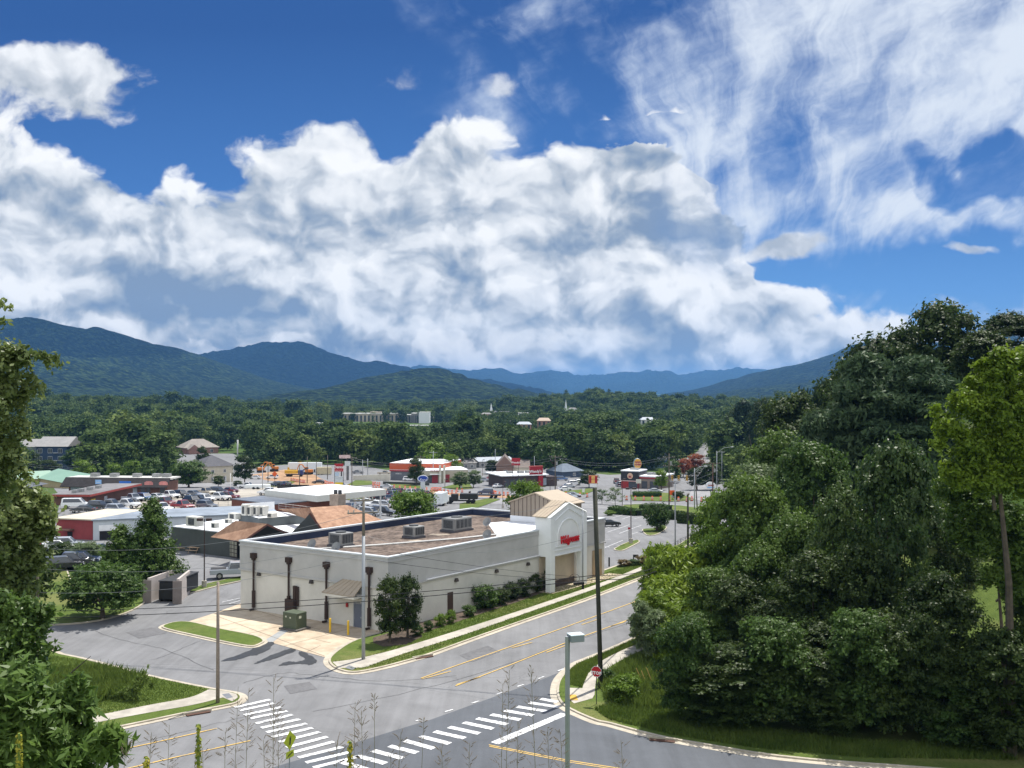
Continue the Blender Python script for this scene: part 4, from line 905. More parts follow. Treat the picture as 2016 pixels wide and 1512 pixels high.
# --- shopping strip with dark mansard
A = G(136, 973); B = G(330, 974)
st = Bld('strip_mall', 'long brown brick shop strip with a black sloping mansard front', 'shops', A, B, 6)
st.wall(3.4, BRICKB); H = 3.4
m = MB(); L = st.L; m.add([(-1.4,-1.6,2.2),(L+.6,-1.6,2.2),(L+.6,.4,4.3),(-1.0,.4,4.3),(-1.4,-1.6,2.05),(L+.6,-1.6,2.05)], [(0,1,2,3),(4,5,1,0),(1,5,2)]); m.build('mansard', mat('mansard_dark',(0.030,0.027,0.028),0.9,0.3,2), st.root)
st.box(-1, L+.6, .42, 6.2, 3.9, 4.25, mat('roof_pale',(0.5,0.5,0.48),0.8,0.2,.5), 'roof')
for x, w in ((2.2,4.2),(7.4,3.2)): st.win(x+.4, 1.35, w, 1.4, m=GLASSW, frame=False)
for x in (18.5,20.2,22.6,24.2): st.win(x*L/30, 1.1, 1.1, 1.9, m=GLASS if x != 20.2 else GLASSW, frame=False)
st.win(28.5*L/30, 1.1, 1.2, 2.0, frame=False, name='door')
BLUE = mat('sign_blue', (0.02,0.13,0.50), 0.5); 
m = MB(); m.box((9.9*L/30,-1.35,3.35),(1.5,.12,1.0)); o = m.build('shop_sign', mat('sign_paleblue',(0.25,0.45,0.75),0.5), st.root); letters('OPEN', .42, WHITE, o, (9.9*L/30,-1.43,3.2), extrude=.01)
m = MB(); m.box((18.0*L/30,-1.35,3.2),(2.9,.12,.75)); m.build('shop_sign', BLUE, st.root)
for x in (25.2, 29.6):
    m = MB(); m.add([(x*L/30-1.1,-1.5,2.75),(x*L/30+1.1,-1.5,2.75),(x*L/30+1.1,-1.5,3.3),(x*L/30+.6,-1.5,3.65),(x*L/30-.6,-1.5,3.65),(x*L/30-1.1,-1.5,3.3)], [(0,1,2,3,4,5)]); m.build('shop_sign', mat('sign_pink',(0.55,0.22,0.20),0.6,0.3,6), st.root)
for x in (6, 12, 19, 25, 28): st.box(x*L/30-.9, x*L/30+.9, 2.5, 4.1, 4.253, 5.1, GALV, 'roof_air_unit')
# --- small brick office with red fascia
A, C, B = G(133, 989), G(172, 994), G(262, 981)
bo = Bld('brick_office', 'small brick office with a flat overhanging roof edged in red', 'office', C, B, 7)
bo.wall(2.9, BRICKB); ofr = bo.box(-1, bo.L+2.2, -1.2, 7.2, 2.905, 3.3, mat('fascia_red',(0.30,0.055,0.045),0.7,0.1), 'roof_edge'); bo.box(-.9, bo.L+2.1, -1.1, 7.1, 3.303, 3.36, mat('roof_dull',(0.16,0.155,0.16),0.9,0.3,.5), 'roof')
m = MB(); m.box((2.6,-.06,1.5),(1.9,.08,1.25)); o = m.build('shop_sign', mat('sign_yellow',(0.70,0.50,0.02),0.5), bo.root)
q = MB(); q.box((2.6,-.11,1.55),(1.2,.02,.12)); q.box((2.6,-.11,1.3),(.8,.02,.12)); q.build('sign_marks', mat('sign_dark',(0.05,0.04,0.02),0.5), o)
bo.win(8.4, 1.5, 1.1, 1.0, m=GLASSW); bo.win(3.0, 1.3, .9, 1.1, 'l')
for x in (1.5, 4, 8, 12): bo.box(x, x+1.1, 3, 4, 3.362, 4.0, GALV, 'roof_air_unit')
# --- generic blocks
def simple(name, label, cat, a, b, depth, h, wm, roof='flat', rm=None, rh=1.5, wins=(), ov=.4, gm=None, along='x', hip=0.0, group=None):
    s = Bld(name, label, cat, G(*a), G(*b), depth, group); s.wall(h, wm)
    if roof == 'flat': s.box(-.15, s.L+.15, -.15, depth+.15, h+.003, h+.25, rm or WMEM, 'roof')
    else: s.gable(h, rh, rm or SHING, ov=ov, gm=gm, along=along, hip=hip)
    for w in wins: s.win(w[0]*s.L, w[1], w[2], w[3], frame=(len(w) < 5))
    return s
simple('low_shop', 'low dark roofed building at the far left edge of the town', 'building', (-40,972), (84,966), 14, 2.0, DARKG, 'gable', mat('roof_slate',(0.10,0.11,0.13),0.9,0.15,2), 1.9, ov=1.2, hip=2)
gr = simple('green_roof_building', 'tan building with pale green metal gable roofs at the left', 'building', (72,958), (135,962), 14, 3.2, mat('tan_wall',(0.42,0.34,0.20),0.9,0.1), 'gable', mat('green_metal',(0.20,0.33,0.25),0.5,0.05), 2.4, ov=.6, gm=mat('tan_wall',(0.42,0.34,0.20)))
gr.gable(3.0, 2.2, mat('green_metal',(0.20,0.33,0.25)), x0=-4, x1=3.5, y0=-6, y1=4, along='y', gm=mat('tan_wall',(0.42,0.34,0.20)), name='wing_roof'); gr.wall(3.0, mat('tan_wall',(0.42,0.34,0.20)), -4, 3.5, -6, 4, 'wing_wall')
ap = simple('apartment_block', 'dark blue three storey apartment block with grey gable roof among the trees', 'apartments', (72,926), (132,926), 16, 10.5, mat('navy_siding',(0.035,0.062,0.125),0.8,0.08), 'gable', mat('roof_grey',(0.26,0.255,0.25),0.9,0.1,1), 4.0, ov=.8)
for fl in range(3):
    for x in (.12,.45,.78): ap.win(x*ap.L, 2.0+fl*3.3, 1.7, 1.7)
    ap.box(ap.L*.58, ap.L*.70, -1.0, -.02, 1.1+fl*3.3, 1.25+fl*3.3, WHITE, 'balcony')
ap.wall(10.3, mat('navy_siding2',(0.20,0.24,0.26),0.8,0.08), -9, -.02, 1, 12, 'wing_wall'); ap.gable(10.3, 3.2, mat('roof_grey',(0.26,0.255,0.25)), x0=-9, x1=-.1, y0=1, y1=12, name='wing_roof')
bk = simple('bank_building', 'two storey cream building with a dark hipped roof', 'office', (400,951), (459,949), 15, 6.2, CREAM, 'hip', mat('roof_charcoal',(0.085,0.085,0.095),0.9,0.12,1), 3.6, wins=((.32,4.2,.9,1.2),(.72,4.4,.8,1.1),(.32,1.6,.9,1.3),(.72,1.6,.9,1.3)), ov=.8, hip=6.5)
bk.box(3, bk.L-3, -1.6, -.02, 2.75, 2.95, CREAM, 'porch_roof')
for x in (3.2, 6, bk.L-3.2): bk.box(x-.12, x+.12, -1.5, -1.26, -1, 2.745, WHITE, 'column')
hs_ = simple('brick_house', 'brick building with a big pale grey hipped roof on the rise behind the bank', 'house', (364,894), (430,892), 16, 3.6, mat('brick_pink',(0.28,0.16,0.13),0.9,0.15,2), 'hip', mat('roof_taupe',(0.25,0.225,0.20),0.9,0.12,1), 4.6, ov=.8, hip=7, wins=((.2,1.6,1.4,1.6),(.5,1.6,1.4,1.6),(.8,1.6,1.4,1.6)))
hs_.wall(3.0, mat('brick_pink',(0.28,0.16,0.13)), 1, 7, -5, 0, 'porch_wall'); hs_.gable(3.0, 2.6, mat('roof_taupe',(0.25,0.225,0.20)), 1, 7, -5, 3, along='y', gm=mat('brick_pink',(0.28,0.16,0.13)), name='porch_roof')
# --- orange and red parts store
s = Bld('parts_store', 'grey shop with a broad orange and red band under its flat roof', 'shop', G(769,945), G(812,946), 24)
s.wall(3.6, mat('dark_grey_wall',(0.13,0.14,0.16),0.8,0.08)); OR = mat('orange_band',(0.46,0.085,0.03),0.5,0.05)
s.box(-.3, 20.5, -.3, 24.2, 4.1, 6.5, OR, 'band'); s.box(-.34, 20.54, -.34, 24.24, 3.55, 4.05, mat('red_band',(0.35,0.02,0.03),0.5), 'lower_band'); s.box(-.36, 20.56, -.36, 24.26, 4.05, 4.16, WHITE, 'stripe')
s.wall(3.5, mat('dark_grey_wall',(0.13,0.14,0.16)), s.L+.01, 20.2, .2, 24, 'wing_wall'); s.box(-.2, 20.4, -.2, 24.1, 6.505, 6.7, WMEM, 'roof')
s.sign('AutoZone', 14.5, 4.55, 1.9, mat('letter_red',(0.28,0.005,0.03),0.4), y=-.40, extrude=.08, bold=.03, shear=.2); s.sign('PARTS', 3.2, 2.6, .8, WHITE, y=-.06, extrude=.02)
for x, w in ((11,2.2),(15,2.4)): s.box(x, x+w, .1, .17, 0, 2.6, GLASS, 'shop_window')
# --- quick service bay with tall white piers
A = G(830,951); B = G(876,951)
s = Bld('service_bay', 'beige car wash building with red bay doors and tall pale piers', 'car wash', A, B, 24)
TAN = mat('wash_tan',(0.42,0.40,0.32),0.85,0.08)
s.wall(4.6, TAN); s.box(-.2, s.L+.2, -.2, 24.2, 4.603, 4.85, WMEM, 'roof')
for x in (s.L*.78, s.L*.96): s.box(x-.35, x+.35, -1.0, -.3, -.6, 6.6, mat('pier_pale',(0.62,0.60,0.52),0.8), 'pier')
for x in (.12, .34): s.box(x*s.L-.9, x*s.L+.9, -.06, .02, 0, 2.9, GLASS, 'bay_door')
s.box(s.L*.56-1.2, s.L*.56+1.2, -.06, .02, 0, 3.2, mat('bay_red',(0.26,0.02,0.03),0.5,0.2,3), 'bay_door'); s.box(s.L*.56-1.9, s.L*.56+2.2, -1.2, -.07, 3.3, 3.6, WHITE, 'awning'); s.sign('WASH', s.L*.55, 4.7, 1.2, mat('letter_red',(0.28,0.005,0.03)), y=-1.0, extrude=.05)
s.wall(4.5, mat('ribbed_tan',(0.40,0.36,0.29),0.85,0.1), s.L+.01, s.L+9, 3, 24, 'side_wall'); s.box(s.L, s.L+9.1, 2.9, 24, 4.503, 4.75, WMEM, 'side_roof'); s.box(s.L+.6, s.L+2.2, 2.9, 2.99, 0, 3, mat('bay_red',(0.26,0.02,0.03)), 'bay_door')
kk = Bld('kiosk', 'small pale kiosk beside the parked cars and parts store', 'kiosk', G(800,944), G(826,946), 5); kk.wall(3.0, GREYW); kk.box(-.3, kk.L+.3, -.3, 5.3, 3.003, 3.25, mat('roof_dull',(0.16,0.155,0.16)), 'roof'); kk.win(kk.L*.3, 1.3, .9, 1.8, frame=False); kk.win(kk.L*.65, 1.3, .9, 1.8, frame=False)
# --- houses beyond
simple('long_house', 'long grey roofed house at the wood edge beyond the car wash', 'house', (908,924), (938,923), 12, 2.8, GREYW, 'gable', mat('roof_mid',(0.20,0.195,0.19),0.9,0.15,1), 2.2, wins=((.3,1.4,1.2,1.1),(.7,1.4,1.2,1.1)), gm=GREYW)
simple('motel', 'long low motel with pale metal roof among the trees', 'motel', (943,921), (1012,919), 12, 3.0, GREYW, 'gable', mat('roof_paleblue',(0.33,0.36,0.40),0.6,0.1,1), 1.6, wins=tuple((x,1.4,1.3,1.2) for x in (.1,.26,.42,.58,.74,.9)), gm=GREYW)
s = simple('gable_house', 'brown brick house with a steep gable facing the burger place', 'house', (977,937), (1010,937), 16, 4.2, mat('brick_taupe',(0.20,0.13,0.105),0.9,0.1,2), 'gable', mat('roof_brown',(0.17,0.14,0.125),0.9,0.12,1), 4.0, along='y', gm=mat('brick_taupe',(0.20,0.13,0.105)), wins=((.55,4.9,1.5,1.3),(.55,1.8,1.3,1.3)))
s.wall(3.4, CREAM, s.L+.01, s.L+6.5, 2, 12, 'wing_wall'); s.gable(3.4, 2.8, mat('roof_brown',(0.17,0.14,0.125)), s.L-1, s.L+6.5, 2, 12, name='wing_roof')
simple('blue_house', 'dark blue cottage with a slate hipped roof behind the pale parked cars', 'house', (1107,941), (1149,939), 11, 2.6, mat('blue_siding',(0.05,0.075,0.12),0.8,0.08), 'hip', mat('roof_slate2',(0.13,0.16,0.20),0.9,0.12,1), 2.8, hip=4.5, wins=((.56,1.4,1.1,1.0),))
simple('orange_shop', 'white roofed shop with an orange front half hidden by trees', 'shop', (1104,921), (1131,919), 10, 3.6, mat('orange_wall',(0.50,0.17,0.09),0.8,0.1), 'flat', WMEM, wins=((.4,1.6,1.5,2.0,0),))
s = simple('blue_roof_shop', 'long low building with blue fascia and pale roof behind the burger restaurant', 'building', (1258,924), (1345,919), 14, 3.4, mat('teal_wall',(0.16,0.25,0.27),0.8,0.1), 'flat', mat('roof_blueish',(0.42,0.47,0.55),0.7,0.1), wins=((.55,1.6,1.6,1.6,0),)); s.box(-.3, s.L+.3, -.4, -.16, 2.6, 3.5, mat('navy_fascia',(0.03,0.07,0.18),0.6), 'fascia'); s.gable(3.7, 2.4, mat('roof_blueish',(0.42,0.47,0.55)), s.L*.45, s.L*.85, 2, 12, name='upper_roof')
s = simple('brown_house', 'large taupe house with layered grey roofs half hidden behind bare stems at the right', 'house', (1442,926), (1520,922), 14, 4.6, mat('taupe_siding',(0.28,0.225,0.19),0.85,0.1), 'gable', mat('roof_mid',(0.20,0.195,0.19)), 3.2, wins=((.2,2,1.2,1.2),(.5,2,1.2,1.2)), gm=mat('taupe_siding',(0.28,0.225,0.19))); s.wall(3.4, mat('white_siding',(0.6,0.62,0.62),0.8), s.L*.5, s.L, -4, 0, 'wing_wall'); s.gable(3.4, 2.2, mat('roof_brown',(0.17,0.14,0.125)), s.L*.4, s.L, -4, 3, name='wing_roof')
# --- burger place with red tower panel
A = G(991,960); B = G(1075,958)
s = Bld('burger_restaurant', 'dark brick burger restaurant with white roof edge and tall red sign panel', 'restaurant', A, B, 15)
s.wall(4.2, mat('wen_dark',(0.075,0.055,0.055),0.8,0.15,1.5)); s.box(-1.2, s.L+.6, -1.2, 15.5, 4.203, 4.55, WMEM, 'roof'); RED = mat('panel_red',(0.30,0.012,0.022),0.45,0.04)
s.box(s.L*.60, s.L*.90, -.9, -.1, 4.56, 7.3, RED, 'sign_panel'); s.box(s.L*.80, s.L*.905, -.95, -.05, -.8, 4.555, RED, 'red_pier'); s.box(s.L*.60-.1, s.L*.90+.1, -1.0, 0, 7.303, 7.45, mat('panel_edge',(0.5,0.12,0.1),0.5), 'panel_cap')
s.sign("Wendy's", s.L*.725, 5.6, 1.25, WHITE, y=-.96, extrude=.05, bold=.03); s.box(s.L*.60, s.L*.70, -1.0, -.93, 5.2, 5.24, WHITE, 'underline')
for x in (.08,.2,.32,.44): s.win(x*s.L, 1.9, 1.6, 2.6, frame=False)
s.win(.97*s.L, 1.9, 1.2, 2.4, m=GLASSW, frame=False); s.box(s.L+.1, s.L+5, 2, 9, 0, 3.4, mat('wen_dark',(0.075,0.055,0.055)), 'side_wing')
for x in (5, 9, 12): s.box(x-1, x+1, 6, 8, 4.553, 5.3, GALV, 'roof_air_unit')
# --- second burger restaurant
A = G(1223,961); B = G(1298,963)
s = Bld('grill_restaurant', 'burger restaurant with black and red corner block and round bun badge', 'restaurant', A, B, 15)
BLK = mat('bk_black',(0.018,0.020,0.028),0.5,0.05); w = s.L*.46
s.wall(4.2, mat('bk_brown',(0.22,0.18,0.155),0.85,0.08), w, s.L, .6, 15); s.box(w, s.L+.3, .35, 15.3, 4.203, 4.6, WMEM, 'roof'); s.box(w+.02, s.L+.3, .3, .34, 3.7, 4.15, mat('panel_red',(0.30,0.012,0.022)), 'red_trim')
s.box(0, w, 0, 8, -1, 2.6, mat('bk_red',(0.32,0.03,0.03),0.7,0.06), 'corner_base'); s.box(-.1, w+.1, -.15, 8.1, 2.603, 5.9, BLK, 'corner_block'); s.box(-.15, w+.15, -.2, 8.15, 5.903, 6.25, WMEM, 'parapet_cap'); s.box(-.12, w+.12, -.2, -.152, 2.6, 2.85, mat('trim_pink',(0.6,0.45,0.42),0.6), 'trim')
s.win(w*.68, 1.3, w*.52, 2.3, frame=False); s.win(w+1.8, 1.6, 2.0, 2.4, frame=False).location.y = .6; s.win(w+5.2, 1.6, 3.0, 2.4, frame=False).location.y = .6
m = MB(); c = (w*.52, -.19, 4.4)
for r, y in ((1.0, 0),):
    vs = [(c[0]+r*math.cos(k*6.283/24), c[1], c[2]+r*math.sin(k*6.283/24)) for k in range(24)]; m.add(vs, [tuple(range(24))])
o = m.build('round_badge', mat('badge_tan',(0.62,0.42,0.30),0.6), s.root); letters('BK', .9, mat('letter_red',(0.28,0.005,0.03)), o, (c[0], c[1]-.03, c[2]-.3), extrude=.02, bold=.03)
for x in (.62,.8): s.box(s.L*x-1, s.L*x+1, 5, 7, 4.603, 5.4, GALV, 'roof_air_unit')
s.box(w*.3, w*.8, 3, 5, 6.253, 6.8, GALV, 'roof_air_unit')
# --- far town: hospital, steeples, houses among trees
def at(px, py, d): return U(px, py, d)
def far_block(name, label, cat, px0, px1, pyb, pyt, d, depth, wm, nwin=0, rows=2, roof=None, group=None, drop=12, rh=None):
    A = at(px0, pyb, d); B = at(px1, pyb, d); s = Bld(name, label, cat, A, B, depth, group); h = (pyb-pyt)*d/FPX
    s.wall(h, wm, z0=-drop)
    if roof: s.gable(h, rh or h*.4, roof, ov=.5, hip=(B.x-A.x)*.2)
    else: s.box(-.2, s.L+.2, -.2, depth+.2, h+.01, h+.5, mat('roof_pale',(0.5,0.5,0.48)), 'roof')
    for k in range(nwin):
        x = s.L*(k+.5)/nwin
        s.box(x-s.L/nwin*.22, x+s.L/nwin*.22, -.12, .02, h*.25, h*.85, GLASS, 'window')
    return s
HOS = mat('hospital_tan',(0.36,0.31,0.25),0.9,0.06,.3)
h1 = far_block('hospital', 'long tan hospital building standing above the far tree line', 'hospital', 661, 784, 835, 814.5, 1150, 30, HOS, 16)
h1.box(h1.L*.54, h1.L*.72, 4, 20, 11.9, 14.2, HOS, 'penthouse')
far_block('hospital_wing', 'short flat wing with pale roof between the hospital and the white tower', 'hospital', 786, 809, 836, 817, 1150, 25, mat('hosp_grey',(0.28,0.27,0.25),0.9,0.08,.3), 4)
far_block('hospital_wing', 'dark windowed block next to the white concrete tower', 'hospital', 809.5, 824, 838, 814, 1140, 25, mat('hosp_dark',(0.20,0.19,0.18),0.9,0.1,.3), 4)
far_block('hospital_tower', 'plain white concrete tower at the hospital\'s right end', 'tower', 824.5, 845, 838, 812, 1130, 22, mat('hosp_white',(0.62,0.64,0.67),0.8,0.04), 0)
far_block('flat_building', 'low white roofed building right of the hospital tower', 'building', 846, 882, 834, 822, 1180, 25, HOS, 5)
def church(px, pyt, pyb, d, lab, wlab, wallm, w=22):
    b = at(px, pyb, d); h = (pyb-pyt)*d/FPX; s = thing('church', lab, 'church', b)
    m = MB(); m.box((0,0,-6),(3.6,3.6,14)); m.build('tower', wallm, s)
    m = MB(); m.box((0,0,h*.12),(3.0,3.0,h*.24)); m.build('belfry', WHITE, s)
    m = MB(); m.tube([(0,0,h*.24),(0,0,h)], [1.5,.12], 8); m.build('spire', WHITE, s)
    m = MB(); m.prism([(2,-5),(2+w,-5),(2+w,6),(2,6)], -14, -3); m.build('wall', wallm, s)
    m = MB(); m.add([(1.5,-5.5,-3),(2.5+w,-5.5,-3),(2.5+w,6.5,-3),(1.5,6.5,-3),(1.5,.5,1),(2.5+w,.5,1)], [(0,1,5,4),(2,3,4,5),(1,2,5),(3,0,4)]); m.build('roof', SHING, s)
church(967, 794, 811, 1150, 'brick church with a white steeple over the far trees, left of two', '', BRICK, 18)
church(1114, 787, 808, 1300, 'white steepled church over the far trees, nearer the small wooded hill', '', WHITE, 14)
fw = mat('far_white',(0.62,0.62,0.62),0.8,0.05); fb = mat('far_brick',(0.30,0.17,0.13),0.9,0.1); tr = mat('roof_tan',(0.42,0.33,0.26),0.9,0.1); gr_ = mat('roof_mid',(0.20,0.195,0.19))
for px0, px1, pyb, pyt, d, wm, rf, lab in ((948,966,822,815,1000,fb,gr_,'brick house just below the left steeple'),(1020,1040,818,813,1120,fw,None,'small white building between the two steeples'),(1003,1013,842,832,820,fw,gr_,'white gabled house in the trees below the left steeple'),
        (1018,1046,847,835,800,fb,mat('roof_paleblue',(0.33,0.36,0.40)),'wide pale roofed house with a brick front in the far trees'),(1058,1084,842,828,850,fb,tr,'house with a pinkish tan roof among dark conifers'),(1120,1136,812,805,1250,fw,gr_,'white house right of the right steeple'),
        (1262,1290,838,826,900,fw,mat('roof_paleblue',(0.33,0.36,0.40)),'white gabled house deep in the woods on the right'),(1292,1306,834,826,930,fw,gr_,'small white house beside the white gabled house in the woods'),(806,842,845,838,900,mat('far_grey',(0.3,0.31,0.33),0.8,0.1),None,'grey flat roofed block in front of the white tower'),
        (622,634,838,833,900,fw,None,'tiny white building left of the hospital'),(60,72,812,808,1100,fw,None,'tiny white roof on the left wooded slope'),(265,276,858,853,600,fw,None,'small white roof in the woods above the strip shops')):
    s = far_block('far_house', lab, 'house', px0, px1, pyb, pyt, d, 10, wm, 3, roof=rf, group='houses in the far woods')
# ================================================================ vehicles
TYRE = mat('tyre', (0.012,0.012,0.012), 0.9, 0.0); RIM = mat('rim', (0.35,0.35,0.36), 0.35, 0.0, metal=.6)
HEADL = mat('headlight_glass', (0.7,0.72,0.75), 0.15, 0.0, spec=.8); TAIL = mat('tail_light', (0.35,0.01,0.01), 0.3, 0.0)
CARC = {'white':(0.74,0.75,0.76),'silver':(0.34,0.37,0.41),'grey':(0.15,0.16,0.175),'black':(0.012,0.013,0.016),'navy':(0.02,0.035,0.085),'red':(0.28,0.015,0.018),'maroon':(0.13,0.012,0.016),'blue':(0.06,0.13,0.28),'tan':(0.40,0.35,0.27),'green':(0.03,0.06,0.045),'yellow':(0.65,0.38,0.02)}
def paint(c):
    return mat('paint_'+c, CARC[c], 0.28, 0.0, spec=.6, coat=.6)
PROTO = {}
# kind: length, width, body profile (x, z) from the rear, cabin base x0 x1, cabin top x0 x1, belt z, roof z
KINDS = {
 'sedan': (4.7,1.82,[(-2.35,.35),(-2.35,.82),(-2.2,.95),(-1.5,.98),(1.0,.95),(2.1,.78),(2.33,.62),(2.35,.35)], (-1.75,1.15), (-1.0,.35), .94, 1.43),
 'suv':   (4.7,1.90,[(-2.35,.42),(-2.35,1.0),(-2.3,1.08),(1.05,1.06),(2.15,.95),(2.33,.75),(2.35,.42)], (-2.25,1.2), (-2.0,.45), 1.04, 1.72),
 'pickup':(5.7,2.0,[(-2.85,.55),(-2.85,1.12),(-.95,1.12),(-.95,1.10),(1.25,1.12),(2.6,1.05),(2.82,.85),(2.85,.5)], (-.85,1.35), (-.6,.65), 1.10, 1.86),
 'van':   (5.2,2.0,[(-2.6,.42),(-2.6,1.15),(1.5,1.12),(2.45,.95),(2.6,.7),(2.6,.42)], (-2.55,1.75), (-2.45,.9), 1.12, 1.95),
 'coupe': (4.5,1.9,[(-2.25,.35),(-2.25,.85),(-2.05,.98),(.9,.93),(2.0,.8),(2.22,.62),(2.25,.35)], (-1.7,.95), (-.85,.1), .94, 1.36),
}
def car_proto(kind):
    L, Wd, prof, cb, ct, zb, zr = KINDS[kind]; hw = Wd/2
    root = thing('vehicle', 'x', 'car', (0,0,0)); m = MB(); n = len(prof)
    # lower body: full width at the sill, a little narrower at the shoulder
    def sh(z): return hw*(1.0 if z < .7 else .95)
    vs = [(x, -sh(z), z) for x, z in prof]+[(x, sh(z), z) for x, z in prof]
    fs = [(i, (i+1)%n, n+(i+1)%n, n+i) for i in range(n)]+[tuple(range(n-1,-1,-1)), tuple(range(n, 2*n))]
    m.add(vs, fs)
    b0, b1 = hw*.90, hw*.72
    c = [(cb[0],-b0,zb),(cb[1],-b0,zb),(cb[1],b0,zb),(cb[0],b0,zb),(ct[0],-b1,zr),(ct[1],-b1,zr),(ct[1],b1,zr),(ct[0],b1,zr)]
    m.add(c, [(4,5,6,7),(0,1,5,4),(1,2,6,5),(2,3,7,6),(3,0,4,7)])
    if kind == 'pickup': pass
    m.build('body', paint('white'), root, bevel=.05)
    C = [Vector(p) for p in c]
    def pane(nm, q, ins=.12, lift=.02):
        q = [C[i] for i in q]; ctr = sum(q, Vector())/4; nrm = (q[1]-q[0]).cross(q[2]-q[1]).normalized()
        if nrm.dot(ctr-Vector((0,0,1))) < 0: nrm = -nrm
        p = [ctr+(v-ctr)*(1-ins)+nrm*lift for v in q]; k = MB(); k.add([tuple(v) for v in p], [(0,1,2,3)] if (p[1]-p[0]).cross(p[2]-p[1]).dot(nrm) > 0 else [(3,2,1,0)]); return k.build(nm, GLASS, root)
    pane('windscreen', (1,2,6,5)); pane('rear_window', (2+1,0,4,7) if False else (3,0,4,7)); pane('side_window', (0,1,5,4), .16); pane('side_window', (2,3,7,6), .16)
    if kind == 'pickup':
        k = MB(); k.box((-1.9,0,1.125),(1.75,Wd*.8,.02)); k.build('cargo_bed', mat('bed_dark',(0.03,0.03,0.032),0.8,0), root)
    r = .33 if kind in ('sedan','coupe') else .38; wx = L*.31
    for sx in (-1, 1):
        for sy in (-1, 1):
            k = MB(); y = sy*(hw-.10); k.tube([(sx*wx,y-.11,r),(sx*wx,y+.11,r)], r, 14); w = k.build('wheel', TYRE, root)
            k = MB(); k.tube([(sx*wx,y+sy*.111,r),(sx*wx,y+sy*.125,r)], r*.6, 10); k.build('rim', RIM, w)
    for sy in (-1, 1):
        zf = prof[-2][1]-.02; k = MB(); k.box((L/2-.02, sy*hw*.68, zf),(.09,hw*.4,.16)); k.build('headlight', HEADL, root)
        k = MB(); k.box((-L/2+.01, sy*hw*.74, .86),(.09,hw*.3,.18)); k.build('tail_light', TAIL, root)
    k = MB(); k.box((L/2-.01,0,.62),(.07,hw*.9,.24)); k.build('grille', mat('grille_black',(0.02,0.02,0.02),0.5,0), root)
    return root
def car(kind, col, px, py, head, label, cat='car', name=None, group='cars and trucks around the town', off=.1):
    if kind not in PROTO: o = PROTO[kind] = car_proto(kind); _bodies[kind] = [c for c in kids(o) if c.name.startswith('body')][0].data
    else: o = copy_tree(PROTO[kind])
    key = (kind, col)
    if key not in _meshvar:
        mm = _bodies[kind].copy(); mm.materials[0] = paint(col); _meshvar[key] = mm
    for ch in kids(o):
        if ch.name.startswith('body'): ch.data = _meshvar[key]
    g = G(px, py, off); o.location = g
    sl = ztf(g.x+math.cos(R(head))*2, g.y+math.sin(R(head))*2)-ztf(g.x-math.cos(R(head))*2, g.y-math.sin(R(head))*2)
    o.rotation_euler = (0, -math.atan2(sl, 4), R(head))
    o.name = name or {'sedan':'parked_car','suv':'parked_car','pickup':'pickup_truck','van':'van','coupe':'parked_car'}[kind]
    tag(o, label, cat, group); return o
_bodies = {}
